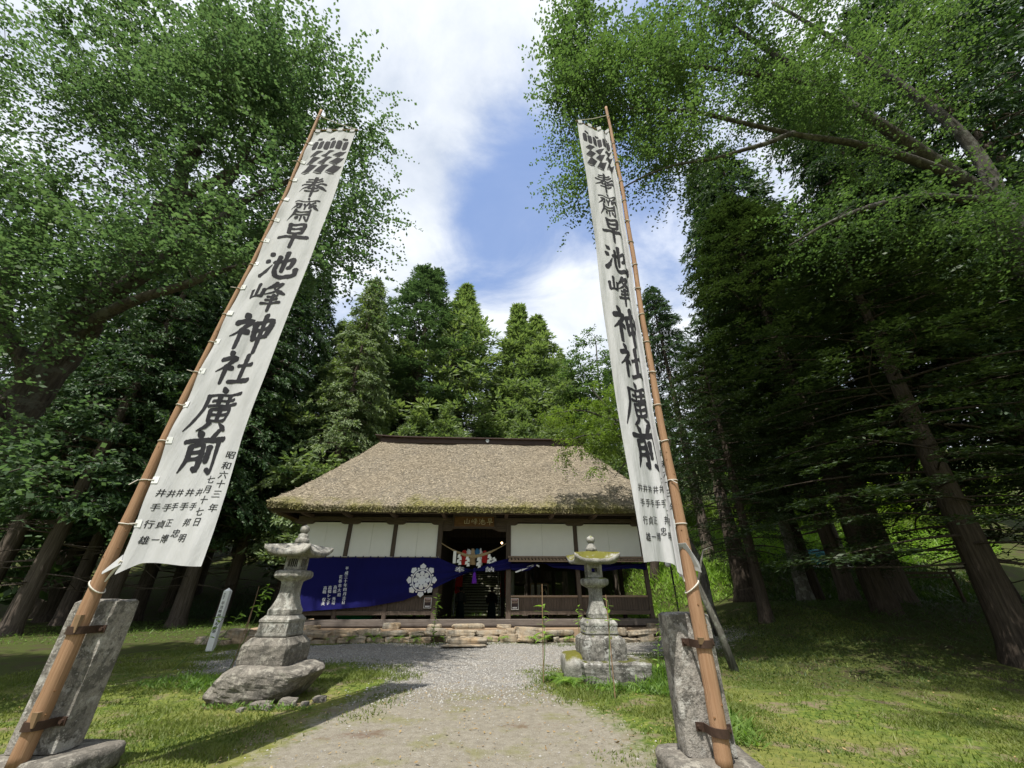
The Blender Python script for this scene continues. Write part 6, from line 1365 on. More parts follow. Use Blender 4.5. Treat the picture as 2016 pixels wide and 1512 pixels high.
def conifer_parts(H, R_, clear, seed, style, n_br=90, tufts=7, per=26, needle=(0.24, 0.035), mats=None, r_trunk=0.35, top_pow=0.85, dead=8):
    "trunk and crown meshes at the origin"
    rg = np.random.default_rng(seed); m = MB(); nt = 14
    bend = rg.normal(0, 0.10, 2)
    tp = [(bend[0] * math.sin(i / nt * 3), bend[1] * math.sin(i / nt * 2.4), H * i / nt) for i in range(nt + 1)]
    m.tube([(0, 0, -0.3), (0, 0, 0.0), (0, 0, 0.5)] + tp[1:], [r_trunk * 1.5, r_trunk * 1.32, r_trunk * 1.05] + [r_trunk * (1 - 0.96 * i / nt) for i in range(1, nt + 1)], 12)
    cs, ds, Ls, Ws = [], [], [], []
    for b in range(n_br):
        u = (b + rg.random()) / n_br; z = clear + (H - clear) * u ** 0.92; w = 1 - (z - clear) / (H - clear)
        tap = 0.3 + 0.7 * min(1, w * 3.5); prof = (min(1, w * 1.0 + 0.02)) ** top_pow * (0.45 + 0.55 * min(1, w * 4)) * (0.65 + 0.35 * min(1, (1 - w) * 5 + 0.3)); az = b * 2.39996 + rg.normal(0, 0.25); L = max(0.2, R_ * prof * rg.uniform(0.70, 1.15) * (1 + 0.28 * math.sin(az * 2 + z * 0.55 + seed) * math.sin(z * 0.35 + seed * 2 + az)))
        out = np.array([math.cos(az), math.sin(az), 0])
        if style == 'sugi': a0, a1 = rg.uniform(-0.10, 0.15), rg.uniform(0.05, 0.35)
        elif style == 'fir': a0, a1 = rg.uniform(0.0, 0.2) + 0.35 * (1 - w), -0.18
        elif style == 'hinoki': a0, a1 = rg.uniform(0.05, 0.25), -0.45
        else: a0, a1 = rg.uniform(-0.05, 0.12), -0.12
        ts = np.linspace(0, 1, 8); path = np.array([0, 0, z]) + out * L * ts[:, None] + np.array([0, 0, 1]) * (L * (a0 * ts + a1 * ts * ts))[:, None]
        path += np.cross(out, [0, 0, 1])[None] * (0.10 * L * np.sin(ts * 3 + b))[:, None]
        m.tube([tuple(p) for p in path], list(np.linspace(0.012 + (0.006 if style == 'yew' else 0.010) * L, 0.004, 8)), 5, cap=False)
        k = max(2, int(tufts * (0.45 + 0.55 * L / R_)))
        for j in range(k):
            t = rg.uniform(0.16, 1.0) ** 0.8; p = np.array([np.interp(t, ts, path[:, q]) for q in range(3)]); side = np.cross(out, [0, 0, 1.0])
            lat = rg.normal(0, 0.20) * L * (1.1 - 0.5 * t)
            if style == 'sugi':
                p = p + side * lat * 0.8 + np.array([0, 0, rg.uniform(-0.1, 0.25)]); cr = rg.uniform(0.30, 0.62) * (0.6 + 0.4 * R_ / 3.5) * tap; v = rg.normal(size=(per, 3)); v = unit(v); v[:, 2] = v[:, 2] * 0.8 + 0.35; v += out * 0.45
                q = p + unit(v) * cr * (rg.random((per, 1)) ** 0.5) * 0.75; d = unit(v) + rg.normal(size=(per, 3)) * 0.25
            elif style in ('fir', 'yew'):
                fw = out * 0.8 + side * np.sign(lat) * rg.uniform(0.2, 0.9) + np.array([0, 0, -0.05 if style == 'fir' else -0.15]); fw = fw / np.linalg.norm(fw); p = p + side * lat; ln = rg.uniform(0.5, 1.0) * (0.35 + 0.15 * R_); f = rg.random((per, 1)); s2 = np.cross(fw, [0, 0, 1.0])
                q = p + fw * ln * f + s2 * rg.normal(0, 0.16, (per, 1)) * (1.1 - 0.6 * f) * ln + rg.normal(0, 0.035, (per, 3)) + np.array([0, 0, -0.10]) * ln * f ** 2; d = fw * 0.7 + s2 * rg.choice([-1, 1], (per, 1)) * rg.uniform(0.3, 1, (per, 1)) + rg.normal(0, 0.15, (per, 3))
            else:
                fw = out * 0.6 + side * rg.normal(0, 0.6) + np.array([0, 0, -0.55]); fw = fw / np.linalg.norm(fw); p = p + side * lat; ln = rg.uniform(0.45, 0.95); f = rg.random((per, 1)); s2 = unit(np.cross(fw, out + rg.normal(0, 0.4, 3)))
                q = p + fw * ln * f + s2 * rg.normal(0, 0.20, (per, 1)) * ln * (1.1 - 0.7 * f) + rg.normal(0, 0.04, (per, 3)); d = fw + s2 * rg.normal(0, 0.6, (per, 1)) + rg.normal(0, 0.15, (per, 3))
            cs.append(q); ds.append(d)
    for b in range(dead):
        z = clear * rg.uniform(0.35, 1.05); az = rg.uniform(0, 6.28); L = R_ * rg.uniform(0.3, 0.8); m.tube([(0, 0, z), (math.cos(az) * L * 0.5, math.sin(az) * L * 0.5, z - 0.05 * L), (math.cos(az) * L, math.sin(az) * L, z + rg.uniform(-0.3, 0.1) * L)], [0.035, 0.02, 0.008], 5, cap=False)
    c = np.concatenate(cs); d = np.concatenate(ds); n = len(c)
    up = {'sugi': 0.1, 'fir': 1.2, 'yew': 1.0, 'hinoki': 0.2}[style]
    cm = leaves_mesh('crown', c, d, needle[0] * rg.uniform(0.6, 1.3, n), needle[1] * rg.uniform(0.7, 1.3, n), mats[0], rg, up=up)
    return m.mesh('trunk', mats[1], True), cm
PROTO = {
 'sugi': conifer_parts(30, 4.8, 3.5, 1, 'sugi', 165, 9, 34, (0.34, 0.055), (MAT['leaf_sugi'], MAT['bark_sugi']), 0.42, 0.80),
 'sugi_b': conifer_parts(30, 4.4, 2.5, 2, 'sugi', 160, 9, 34, (0.34, 0.055), (MAT['leaf_sugi'], MAT['bark_sugi']), 0.40, 0.95),
 'fir': conifer_parts(31, 5.2, 9.0, 3, 'fir', 130, 13, 34, (0.30, 0.045), (MAT['leaf_fir'], MAT['bark_sugi']), 0.45, 0.62, 26),
 'hinoki': conifer_parts(27, 4.2, 4.5, 4, 'hinoki', 190, 14, 26, (0.26, 0.045), (MAT['leaf_hinoki'], MAT['bark_sugi']), 0.36, 0.60, 18),
 'hinoki_b': conifer_parts(26, 4.6, 5.5, 5, 'hinoki', 170, 14, 26, (0.26, 0.045), (MAT['leaf_hinoki'], MAT['bark_sugi']), 0.40, 0.55, 20),
 'yew': conifer_parts(14, 5.2, 2.5, 6, 'yew', 130, 19, 40, (0.17, 0.026), (MAT['leaf_yew'], MAT['bark_yew']), 0.40, 0.42, 7),
 'yew_b': conifer_parts(20, 4.8, 3.8, 7, 'yew', 150, 18, 40, (0.19, 0.030), (MAT['leaf_yew'], MAT['bark_yew']), 0.36, 0.50, 8),
 'small_sugi': conifer_parts(14.5, 2.6, 4.2, 8, 'sugi', 80, 10, 26, (0.28, 0.048), (MAT['leaf_sugi'], MAT['bark_sugi']), 0.16, 0.75, 0),
 'far': conifer_parts(24, 4.6, 1.5, 9, 'sugi', 70, 8, 8, (0.85, 0.17), (MAT['leaf_far'], MAT['bark_sugi']), 0.35, 0.75, 0),
}
PROTO['hinoki_lit'] = (PROTO['hinoki'][0], PROTO['hinoki'][1].copy()); PROTO['hinoki_lit'][1].materials[0] = MAT['leaf_sugi']  # lit copy: lighter leaf colour stands in for sun on the sprays
NAMES = {'hinoki_lit': 'cypress_tree', 'sugi': 'cedar_tree', 'sugi_b': 'cedar_tree', 'fir': 'fir_tree', 'hinoki': 'cypress_tree', 'hinoki_b': 'cypress_tree', 'yew': 'yew_tree', 'yew_b': 'yew_tree', 'small_sugi': 'young_cedar_tree'}
def conifer(kind, x, y, lab, sc=1.0, rz=0.0, sz=None, lean=(0, 0), group='conifers round the shrine'):
    t, c = PROTO[kind]; root = thing(NAMES[kind], lab, 'tree', (x, y, gh(x, y) - 0.05), rz, group); root.scale = (sc, sc, sz or sc); root.rotation_euler = (lean[0], lean[1], rz)
    link('trunk', t, root); link('crown', c, root); return root
B_ = 'conifers behind the hall'
conifer('fir', -9.9, 34.5, 'dark layered fir tree rising tallest behind the left end of the roof', 1.45, 0.4, 1.10, group=B_)
conifer('sugi', -5.4, 35.5, 'pointed green cedar just right of the tall dark fir', 1.95, 1.0, 1.06, group=B_)
conifer('sugi_b', 0.75, 36.5, 'bushy twin topped cedar behind the middle of the roof, left trunk', 1.95, 2.2, 0.98, group=B_)
conifer('sugi', 2.9, 36.8, 'slimmer cedar at the right shoulder of the twin topped cedar', 1.65, 3.6, 0.93, group=B_)
conifer('sugi_b', -14.0, 31.5, 'light tipped cedar left of the dark fir above the roof end', 1.9, 4.4, 0.90, group=B_)
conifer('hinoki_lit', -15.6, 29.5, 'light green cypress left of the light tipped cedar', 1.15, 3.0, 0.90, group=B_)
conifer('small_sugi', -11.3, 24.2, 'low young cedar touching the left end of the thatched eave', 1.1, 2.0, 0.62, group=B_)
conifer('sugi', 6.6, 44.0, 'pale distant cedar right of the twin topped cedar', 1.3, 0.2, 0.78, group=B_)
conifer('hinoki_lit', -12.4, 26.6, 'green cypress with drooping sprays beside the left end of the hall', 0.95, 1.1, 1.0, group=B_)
for i, (x, y, s, lab) in enumerate(((-7.6, 29.0, 0.95, 'young cedar behind the left part of the roof ridge'), (-5.2, 28.0, 0.92, 'young bright cedar left of the ridge middle'), (0.9, 28.6, 0.92, 'young cedar above the ridge right of its middle'), (3.6, 29.5, 0.95, 'young cedar above the right end of the ridge'), (-10.3, 28.5, 0.85, 'young cedar left of the ridge end'), (6.8, 28.0, 0.9, 'young cedar behind the maple leaves at the right roof slope'))):
    conifer('small_sugi', x, y, lab, s * 1.45, i * 1.3, s * 1.08, group='young cedars close behind the roof')
Lf = 'cypress trees in the dark left wood'
for i, (u, v, D, k, s, lab) in enumerate(((345, 1232, 23.5, 'hinoki_b', 1.0, 'cypress with pale trunk standing left of the white signpost'), (436, 1212, 27.0, 'hinoki', 1.0, 'cypress whose trunk rises just right of the white signpost'), (190, 1236, 21.5, 'hinoki', 0.95, 'cypress trunk directly behind the big left stone post'), (120, 1226, 24.0, 'hinoki_b', 0.95, 'thin cypress trunk left of the big left stone post'), (14, 1248, 19.0, 'hinoki', 1.0, 'cypress trunk at the left edge of the lawn'), (-70, 1225, 20.0, 'hinoki_b', 1.05, 'leftmost cypress trunk at the far left edge'), (262, 1215, 27.5, 'hinoki_b', 1.05, 'cypress deeper in the wood behind the banner foot'), (80, 1205, 29.0, 'hinoki', 1.0, 'cypress deep in the dark wood at far left'), (330, 1200, 31.0, 'hinoki', 1.1, 'cypress deep in the dark wood behind the pale trunk'))):
    q = P(u, v, D); conifer(k, q.x, D, lab, s, i * 1.9, s * (1.0 + 0.04 * (i % 3)), group=Lf)
Rt = 'dark conifers on the right'
conifer('yew_b', 12.6, 15.0, 'tall dark yew with thick trunk standing on the right mound', 1.0, 0.7, 1.0, (0, R(-2)), Rt)
conifer('yew', 11.4, 10.4, 'big dark yew with forked trunk at the right edge', 0.90, 2.5, 0.95, (0, R(-3)), Rt)
conifer('yew', 8.6, 15.2, 'small thin trunked yew between the right pole and the thick trunks', 0.52, 4.0, 0.85, (0, R(-4)), Rt)
conifer('yew_b', 14.2, 20.5, 'slender yew behind the gap between the two thick right trunks', 0.8, 1.7, 1.0, (0, 0), Rt)
conifer('hinoki', 19.8, 25.5, 'tall dark cypress towering behind the right banner', 1.2, 5.0, 1.36, (0, 0), Rt)
conifer('hinoki_b', 13.4, 28.5, 'tall cypress nearest the right edge of the open sky', 0.98, 3.1, 0.92, (0, 0), Rt)
conifer('hinoki_b', 25.5, 15.5, 'dark cypress behind the yews at far right', 1.0, 0.9, 1.1, (0, 0), Rt)
conifer('yew_b', 17.5, 12.5, 'yew with low dark boughs beyond the right edge trunk', 0.95, 2.2, 1.0, (0, 0), Rt)
conifer('hinoki', 46.0, 30.0, 'cypress far back on the right slope', 1.0, 2.9, 1.0, (0, 0), Rt)
conifer('hinoki', 14.6, 19.0, 'dense dark cypress in the row behind the thick yew trunk', 0.95, 0.3, 1.15, (0, 0), Rt)
conifer('hinoki_b', 15.2, 17.2, 'broad dark cypress between the yews and the open sky', 1.05, 2.0, 1.15, (0, 0), Rt)
conifer('hinoki_b', 20.5, 9.6, 'tall dark cypress filling the upper right corner', 1.1, 4.1, 1.25, (0, 0), Rt)
conifer('hinoki', 26.0, 9.2, 'outermost tall cypress at the right edge of the view', 1.1, 1.1, 1.2, (0, 0), Rt)
conifer('hinoki_b', 17.0, 12.0, 'tall dark cypress right behind the long limbed tree', 1.0, 0.6, 1.15, (0, 0), Rt)
conifer('hinoki', 19.5, 14.0, 'tall dark cypress at the upper right behind the long limbs', 1.05, 5.5, 1.05, (0, 0), Rt)
for i, (x, y, lab) in enumerate(((-28, 27, 'cypress at the far left edge of the wood behind the lawn'), (-33, 31, 'cypress on the left bank seen between the front trunks'), (-24, 33, 'cypress at the back of the left wood near the bank'), (-38, 26, 'outermost cypress of the left wood'))): conifer('hinoki_b', x, y, lab, 1.1, i * 1.7, 1.0, group=Lf)
for i, (x, y, s, lab) in enumerate(((-8.3, 41, 0.72, 'shorter cedar filling the gap right of the dark fir'), (-1.6, 43, 0.75, 'distant cedar in the gap below the open sky'), (4.6, 40, 0.62, 'cedar in front of the pale distant cedar'), (-12.0, 38, 0.85, 'cedar behind the left roof end'))): conifer('sugi_b', x, y, lab, s * 1.7, i * 2.1, s, group=B_)

GN = (-10.9, 7.6)
broadleaf('ginkgo_tree', 'huge spreading ginkgo tree with forked trunk filling the upper left', 'tree', (GN[0], GN[1], gh(*GN) - 0.1),
    [(GN[0], GN[1], -0.1, 0.58), (GN[0] + 0.05, GN[1], 2.5, 0.44), (GN[0] + 0.15, GN[1] - 0.05, 6.0, 0.37), (GN[0] + 0.35, GN[1], 8.0, 0.30), (GN[0] + 0.5, GN[1], 12.0, 0.22), (GN[0] + 0.6, GN[1], 18.5, 0.05)],
    [[(GN[0] + 0.25, GN[1], 7.2, 0.30), (-9.9, 7.5, 9.2, 0.22), (-9.0, 7.4, 11.5, 0.14), (-8.3, 7.4, 15.5, 0.05)],
     [(GN[0] + 0.25, GN[1], 7.0, 0.24), (-9.3, 7.2, 8.6, 0.18), (-7.6, 7.0, 10.6, 0.11), (-5.8, 7.0, 13.0, 0.04)],
     [(GN[0] + 0.2, GN[1], 6.5, 0.20), (-9.2, 7.0, 7.2, 0.13), (-7.4, 6.9, 8.2, 0.08), (-5.8, 7.2, 9.2, 0.03)],
     [(GN[0] + 0.1, GN[1], 5.5, 0.2), (-12.2, 7.2, 8.0, 0.15), (-13.0, 7.0, 12.0, 0.06)],
     [(GN[0] + 0.1, GN[1], 4.6, 0.14), (-10.2, 6.6, 4.9, 0.08), (-9.3, 6.2, 4.6, 0.03)],
     [(GN[0] + 0.1, GN[1], 3.6, 0.12), (-10.1, 6.6, 3.6, 0.07), (-9.0, 6.3, 3.3, 0.02)],
     [(GN[0] + 0.45, GN[1], 11.5, 0.16), (-8.0, 7.4, 14.0, 0.08), (-5.9, 7.8, 16.5, 0.03)]],
    [(-9.2, 7.6, 13.2, 3.6, 2.1, 4.4, 8), (-6.6, 7.6, 13.4, 2.4, 1.8, 3.8, 5), (-12.3, 6.3, 16.3, 5.6, 1.8, 4.4, 9), (-7.6, 6.3, 15.4, 2.5, 1.5, 2.6, 4.0), (-13.8, 6.6, 10.2, 3.4, 1.9, 3.6, 4.5), (-10.4, 6.4, 7.3, 2.2, 0.8, 1.3, 1.8), (-5.7, 7.7, 15.2, 1.1, 1.3, 2.4, 1.6), (-5.0, 7.7, 11.4, 0.9, 1.0, 1.5, 1.2), (-5.6, 7.6, 9.4, 1.1, 0.9, 1.0, 1.0), (-6.6, 7.5, 9.6, 1.6, 1.2, 1.4, 1.6), (-12.5, 7.5, 10.0, 2.6, 2.2, 4.6, 4.5), (-11.5, 7.2, 16.5, 3.8, 2.2, 2.6, 5), (-9.6, 6.5, 4.75, 1.6, 0.9, 0.40, 1.3), (-9.2, 6.3, 3.45, 1.2, 0.8, 0.30, 0.9), (-10.6, 6.3, 5.7, 1.5, 0.6, 0.5, 1.0), (-9.3, 6.5, 8.6, 1.8, 0.6, 1.0, 1.6), (-7.5, 6.4, 8.2, 1.6, 0.5, 0.7, 1.2)],
    (MAT['leaf_ginkgo'], MAT['bark_ginkgo']), 11, n_targets=900, twigs=2, twig_len=(0.7, 2.1), per=26, leaf=(0.092, 0.044), droop=0.12, shell=0.40, gaps=0.75, far_leaf=(15.0, 0.35))
KT = (15.8, 8.6)
broadleaf('katsura_tree', 'large light leaved tree at upper right with long limbs reaching over the path', 'tree', (KT[0], KT[1], gh(*KT) - 0.1),
    [(KT[0], KT[1], 0, 0.6), (KT[0] - 0.1, KT[1], 5, 0.5), (KT[0] - 0.6, KT[1] - 0.3, 9.5, 0.42), (14.6, 7.6, 11.8, 0.30)],
    [[(14.6, 7.6, 11.8, 0.24), (12.3, 7.0, 14.0, 0.18), (10.6, 6.7, 16.6, 0.13), (8.6, 6.5, 20.5, 0.08), (7.6, 6.5, 23.5, 0.05)],
     [(13.6, 7.3, 12.7, 0.15), (11.0, 6.9, 13.5, 0.11), (8.4, 6.7, 13.9, 0.07), (6.0, 6.6, 14.8, 0.06), (3.6, 6.6, 15.2, 0.025)],
     [(10.4, 6.75, 17.0, 0.12), (7.6, 6.6, 17.6, 0.08), (5.0, 6.6, 18.0, 0.05), (2.6, 6.7, 18.3, 0.02)],
     [(8.6, 6.7, 13.9, 0.08), (6.4, 6.6, 12.7, 0.05), (4.2, 6.8, 12.2, 0.03), (2.6, 6.9, 11.0, 0.015)],
     [(14.8, 7.8, 11.0, 0.22), (14.9, 7.3, 15.0, 0.16), (13.2, 7.0, 20.0, 0.10), (11.2, 6.8, 24.0, 0.05)],
     [(15.2, 8.3, 9.5, 0.26), (16.5, 5.5, 12.0, 0.20), (13.5, 2.5, 16.0, 0.15), (8.8, 1.2, 16.0, 0.10), (5.0, 0.4, 15.6, 0.03)],  # limb out of view, added to shade the right lawn
     [(14.4, 7.4, 11.6, 0.14), (11.4, 6.9, 11.2, 0.10), (9.0, 6.8, 10.4, 0.06), (7.0, 6.9, 9.3, 0.02)]],
    [(4.2, 6.9, 16.6, 2.6, 1.4, 2.6, 5.2), (2.3, 6.9, 16.6, 1.15, 1.0, 3.2, 2.7), (2.2, 7.1, 12.2, 0.8, 0.7, 1.3, 0.8), (5.0, 6.9, 12.9, 1.8, 1.0, 1.1, 1.5), (8.2, 6.7, 16.0, 2.8, 1.4, 2.6, 4.5), (7.0, 6.7, 20.5, 4.0, 1.8, 2.6, 5), (12.0, 7.0, 14.5, 2.2, 1.3, 2.6, 1.8), (9.0, 6.9, 10.4, 2.3, 0.9, 0.9, 1.4), (2.6, 6.7, 20.5, 1.1, 1.0, 1.8, 1.3), (14.0, 7.0, 20.5, 4.5, 1.8, 4.5, 4), (12.5, 6.4, 9.6, 3.0, 1.2, 1.6, 1.6), (6.4, 0.4, 15.2, 3.2, 2.4, 1.3, 8), (11.0, 1.8, 16.5, 3.6, 2.8, 1.8, 5)],  # last two ellipsoids: unseen overhead crown added to shade the right lawn
    (MAT['leaf_katsura'], MAT['bark_katsura']), 23, n_targets=980, twigs=3, twig_len=(0.6, 1.6), per=18, leaf=(0.090, 0.031), droop=0.22, shell=0.42, gaps=0.75, far_leaf=(15.0, 0.4))
# fresh green maple branches hanging before the right end of the roof
broadleaf('maple_tree', 'fresh green maple whose branches hang over the right end of the roof', 'tree', (5.2, 15.2, gh(5.2, 15.2) - 0.1),
    [(6.9, 15.2, 0.3, 0.16), (6.6, 15.2, 3.0, 0.13), (5.6, 15.3, 6.0, 0.11), (4.4, 15.4, 8.4, 0.07), (3.6, 15.4, 9.6, 0.03)],
    [[(5.4, 15.3, 6.5, 0.07), (4.4, 15.0, 7.2, 0.05), (3.0, 14.8, 7.2, 0.03), (1.9, 14.8, 6.7, 0.012)], [(4.8, 15.3, 7.6, 0.06), (3.4, 15.1, 8.4, 0.04), (2.0, 15.0, 8.3, 0.02), (0.9, 15.0, 7.9, 0.01)], [(5.6, 15.3, 6.0, 0.06), (4.6, 14.8, 6.1, 0.03), (3.9, 14.6, 5.4, 0.012)]],
    [(3.2, 15.0, 7.9, 2.0, 1.0, 0.85, 5), (4.2, 15.1, 9.1, 1.3, 0.9, 0.9, 2.5), (3.4, 14.8, 6.9, 1.3, 0.8, 0.55, 2.5), (1.5, 15.0, 8.0, 0.9, 0.6, 0.35, 1.0), (2.2, 14.8, 6.5, 0.40, 0.4, 0.5, 0.5), (3.3, 14.7, 5.8, 0.4, 0.4, 0.55, 0.5), (4.6, 15.0, 6.9, 1.0, 0.8, 1.0, 1.6)],
    (MAT['leaf_maple'], MAT['bark_katsura']), 31, n_targets=150, twigs=3, twig_len=(0.25, 0.6), per=13, leaf=(0.085, 0.026), droop=0.45, step=0.35)
broadleaf('pale_broadleaf_tree', 'loose pale green tree behind the maple left of the right banner', 'tree', (8.2, 33, gh(8.2, 33) - 0.1),
    [(8.2, 33, gh(8.2, 33), 0.3), (8.3, 33, 9, 0.24), (8.4, 33, 17, 0.14), (8.6, 33, 25, 0.04)], [[(8.3, 33, 12, 0.12), (6.5, 33, 17, 0.06), (5.6, 33, 20, 0.02)], [(8.4, 33, 14, 0.1), (10.5, 33, 19, 0.03)]],
    [(7.6, 33, 20, 2.6, 2.2, 5.5, 5), (6.0, 33, 17, 1.5, 1.6, 3, 2), (9.6, 33, 17, 2.2, 2, 5, 3), (8.4, 33, 13, 2.2, 2, 3, 2)], (MAT['leaf_katsura'], MAT['bark_pale']), 41, n_targets=130, twigs=2, twig_len=(0.7, 1.5), per=11, leaf=(0.26, 0.085), droop=0.15, step=0.9)
# sunlit maples and bushes beyond the right trunks
for i, (x, y, h, r, mt, lab) in enumerate(((P(1785, 1100, 36).x, 36.0, 5.5, 2.8, 'leaf_bright', 'sunlit yellow green maple glowing between the right trunks'), (P(1880, 1100, 39).x, 39.0, 9.0, 4.2, 'leaf_maple', 'fresh green tree behind the sunlit maple at far right'), (P(1545, 1100, 36).x, 36.0, 6.5, 3.2, 'leaf_maple', 'green bush tree behind the thin yew trunk'), (P(1985, 1100, 33).x, 33.0, 6.0, 3.0, 'leaf_maple', 'low leafy tree right of the forked yew trunk'), (P(1660, 1100, 42).x, 42.0, 10.0, 4.6, 'leaf_maple', 'tall leafy tree on the bank behind the yews'), (P(2100, 1100, 36).x, 36.0, 10.0, 4.2, 'leaf_katsura', 'leafy tree at the far right edge of the wood'))):
    g = gh(x, y)
    broadleaf('leafy_tree', lab, 'tree', (x, y, g - 0.1), [(x, y, g - 0.1, 0.12), (x + 0.1, y, g + h * 0.5, 0.08), (x, y, g + h * 0.9, 0.02)], [[(x, y, g + h * 0.35, 0.05), (x - r * 0.6, y, g + h * 0.6, 0.02)], [(x, y, g + h * 0.4, 0.05), (x + r * 0.6, y, g + h * 0.65, 0.02)]],
        [(x, y, g + h * 0.68, r, r * 0.8, h * 0.30, 3), (x, y, g + h * 0.38, r * 1.05, r * 0.8, h * 0.16, 1.5)], (MAT[mt], MAT['bark_katsura']), 60 + i, n_targets=70, twigs=2, twig_len=(0.4, 0.9), per=11, leaf=(0.26, 0.09), droop=0.2, step=0.8, group='leafy trees in the light beyond the yews')
# small leaning lichen covered tree right of the right post, with a dead fork
def leaning_tree():
    q = P(1442, 1312, 10.6); g = gh(q.x, 10.6); root = thing('leaning_tree', 'thin lichen covered leaning trunk with a short bare fork right of the right stone post', 'tree', (q.x, 10.6, g))
    m = MB(); m.tube([(0.05, 0, -0.1), (-0.12, 0, 0.8), (-0.42, 0.1, 1.9), (-0.75, 0.1, 3.0), (-1.0, 0.1, 4.6)], [0.10, 0.075, 0.068, 0.05, 0.025], 10); m.tube([(-0.36, 0.1, 1.65), (-0.22, 0.1, 2.1), (0.0, 0.2, 2.5), (0.25, 0.2, 2.6)], [0.04, 0.032, 0.02, 0.008], 7)
    m.build('trunk', MAT['bark_pale'], root, smooth=True)
leaning_tree()
def bare_trunk(u, v, D, r, H, lab, mt, lean=0.0):
    q = P(u, v, D); g = gh(q.x, D); root = thing('tree_trunk', lab, 'tree', (q.x, D, g)); m = MB(); m.tube([(0, 0, -0.2), (0.0, 0, 0.15), (0.02, 0, 0.7), (lean * 0.3, 0, H * 0.3), (lean, 0.1, H)], [r * 1.5, r * 1.25, r, r * 0.85, r * 0.45], 12); m.build('trunk', MAT[mt], root, smooth=True)
bare_trunk(1590, 1190, 20.0, 0.30, 8, 'grey mottled trunk left of the thick dark yew trunk', 'bark_pale', 0.2)
bare_trunk(1472, 1180, 21.5, 0.50, 7, 'thick mossy trunk in the light behind the small yew', 'bark_yew', 0.0)
bare_trunk(1660, 1170, 25.0, 0.22, 9, 'pale trunk far back behind the thick yew trunk', 'bark_pale', 0.3)
bare_trunk(1995, 1180, 19.0, 0.22, 9, 'dark slanting trunk at the right picture edge', 'bark_yew', -0.8)
bare_trunk(1296, 1170, 25.5, 0.25, 9, 'dark leaning trunk behind the right corner post of the hall', 'bark_yew', 2.6)

# sunny bank vegetation and forest floor plants
weeds('bank_grass', 9.5, 25.5, 4.2, 3.4, 9000, 0.55, 70, 'bright grass and ferns on the sunny bank right of the hall', 'leaf_fern', 0.5, 2.0)
weeds('bank_grass', 24.0, 33.5, 13.0, 7.0, 14000, 0.9, 71, 'bright undergrowth in the sun beyond the right trunks', 'leaf_fern', 0.6, 4.0)
weeds('bank_shrubs', 27.0, 38.0, 13.0, 4.5, 14000, 2.4, 78, 'sunlit shrubs on the clearing beyond the right trunks', 'leaf_maple', 0.6, 7.0)
weeds('bank_shrubs', 20.0, 28.0, 6.0, 3.0, 8000, 0.9, 79, 'shrubs and ferns at the edge of the clearing on the right', 'leaf_fern', 0.6, 4.0)
weeds('bank_grass', -4.0, 30.5, 9.5, 3.5, 7000, 0.4, 72, 'grass on the bank behind the hall', 'leaf_weed', 0.5)
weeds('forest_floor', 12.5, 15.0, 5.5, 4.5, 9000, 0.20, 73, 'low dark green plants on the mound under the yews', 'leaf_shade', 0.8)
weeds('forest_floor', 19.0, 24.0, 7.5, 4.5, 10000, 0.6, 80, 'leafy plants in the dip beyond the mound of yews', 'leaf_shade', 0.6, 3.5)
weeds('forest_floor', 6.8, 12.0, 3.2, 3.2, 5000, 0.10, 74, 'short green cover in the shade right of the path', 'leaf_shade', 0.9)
weeds('forest_floor', -17.0, 22.0, 8.5, 6.5, 8000, 0.16, 75, 'low plants on the floor of the left wood', 'leaf_weed', 0.8)
weeds('forest_floor', -14.0, 30.0, 9.0, 4.0, 6000, 1.3, 76, 'dark shrubs at the back of the left wood', 'leaf_hinoki', 0.6)
weeds('forest_floor', 13.0, 30.0, 9.0, 4.0, 6000, 1.2, 77, 'shrubs on the bank behind the yews', 'leaf_weed', 0.6)
# far wood closing the view on all sides: one mass
def far_wood():
    rg = np.random.default_rng(99); t, c = PROTO['far']; nv = len(c.vertices); co = np.empty(nv * 3, np.float32); c.vertices.foreach_get('co', co); co = co.reshape(-1, 3); nf = len(c.polygons); rn = np.empty(nf, np.float32); c.attributes['rnd'].data.foreach_get('value', rn)
    Vs, Rs = [], []
    spots = []
    for k in range(42):
        a = R(-95 + 190 * (k + rg.random()) / 42); d = rg.uniform(36, 62); x, y = d * math.sin(a), d * math.cos(a)
        if y > 20 and abs(x + 2.3) < 4.5 and y < 46: y += 12
        if 25 < y < 44 and -12 < x < 10: y += 14
        if 12 < x < 46 and 18 < y < 50: y += 26; x *= 1.1
        spots.append((x, y))
    for x, y in spots:
        s = rg.uniform(0.62, 0.95); an = rg.uniform(0, 6.28); q = co * np.array([s * 1.15, s * 1.15, s * rg.uniform(0.85, 1.1)]); ca, sa = math.cos(an), math.sin(an)
        q = np.stack([q[:, 0] * ca - q[:, 1] * sa + x, q[:, 0] * sa + q[:, 1] * ca + y, q[:, 2] + gh(x, y) - 0.5], 1); Vs.append(q); Rs.append(np.clip(rn + rg.normal(0, 0.15), 0, 1))
    V = np.concatenate(Vs); n = len(V) // 4
    tag(link('far_wood', np_mesh('far_wood', V, np.arange(4 * n).reshape(-1, 4), MAT['leaf_far'], np.concatenate(Rs))), 'far wood of conifers closing the view all round', 'wood', kind='stuff')
    m = MB()
    for x, y in spots: m.tube([(x, y, gh(x, y) - 0.5), (x, y, gh(x, y) + 12)], [0.35, 0.2], 7)
    tag(m.build('far_wood_trunks', MAT['bark_sugi'], smooth=True), 'trunks of the far conifer wood', 'wood', kind='stuff')
far_wood()
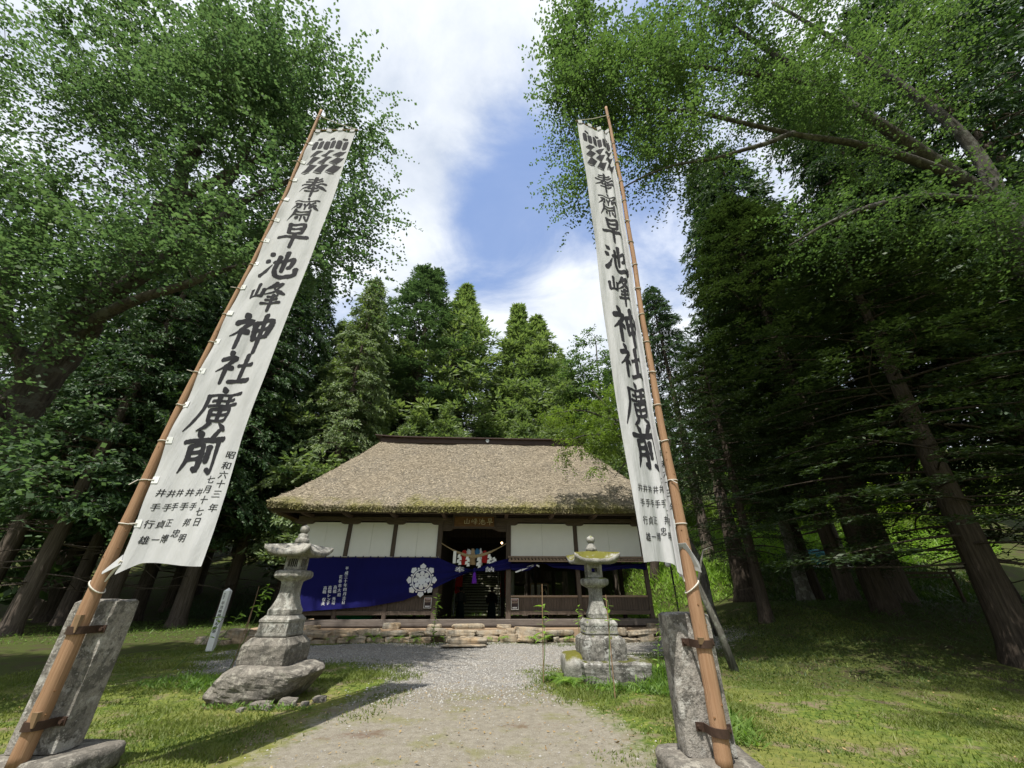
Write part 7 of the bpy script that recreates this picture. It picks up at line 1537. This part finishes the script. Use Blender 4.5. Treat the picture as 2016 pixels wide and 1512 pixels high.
# small far things on the right: low rail, tarpaulin, post with round lamp
def rail():
    a, b_ = P(1688, 1128, 19.5), P(1880, 1128, 18.0); root = thing('wooden_rail', 'low dark wooden rail between the two thick trunks on the right', 'rail', (a.x, a.y, gh(a.x, a.y))); d = b_ - a
    m = MB(); zt = a.z - gh(a.x, a.y); m.beam((0, 0, zt), (d.x, d.y, zt + d.z), 0.09, 0.10); m.build('top_rail', MAT['old_wood_x'], root); m = MB(); m.beam((0, 0.1, zt - 0.16), (d.x, d.y + 0.1, zt + d.z - 0.16), 0.05, 0.06); m.build('lower_rail', MAT['old_wood_x'], root)
    for t in (0.02, 0.5, 0.98): box_obj('rail_post', (d.x * t, d.y * t + 0.08, (zt + d.z * t) / 2), (0.09, 0.09, zt + d.z * t + 0.4), MAT['old_wood_z'], root)
rail()
def tarp():
    a = P(1628, 1168, 26.0); g = gh(a.x, 26.0); root = thing('covered_pile', 'blue green tarpaulin covered pile in the light behind the right trunks', 'tarpaulin', (a.x, 26.0, g))
    rg = random.Random(3); m = MB(); m.loft([[(1.1 * s * math.cos(q) * (1 + rg.uniform(-0.05, 0.05)), 0.8 * s * math.sin(q), z) for q in np.linspace(0, 6.283, 17)[:-1]] for z, s in ((0, 1.1), (0.3, 1.05), (0.75, 0.95), (1.0, 0.7), (1.12, 0.3))]); m.build('sheet', MAT['tarp'], root, smooth=True)
    for s in (-0.6, 0.6): box_obj('plank', (s, -1.1, 0.12), (1.2, 0.25, 0.12), MAT['white_paint'], root)
tarp()
def lamp_post():
    a, b_ = P(1332, 1182, 17.0), P(1333, 1112, 17.0); g = gh(a.x, 17.0); root = thing('lamp_post', 'thin dark post with round pale lamp right of the hall corner', 'lamp post', (a.x, 17.0, g)); h = b_.z - g
    m = MB(); m.tube([(0, 0, 0), (0, 0, h), (-0.03, 0, h + 0.08)], 0.035, 8); m.tube([(-0.10 - 0.13 * math.cos(t), 0, h + 0.06 + 0.15 * math.sin(t)) for t in np.linspace(-0.3, 3.2, 10)][::-1], 0.018, 6); m.build('post', MAT['black_cloth'], root)
    bm = bmesh.new(); bmesh.ops.create_uvsphere(bm, u_segments=14, v_segments=10, radius=0.12); me = bpy.data.meshes.new('lamp_globe'); bm.to_mesh(me); bm.free(); me.materials.append(MAT['white_cloth']); link('lamp_globe', me, root, (-0.10, -0.02, h + 0.03))
lamp_post()
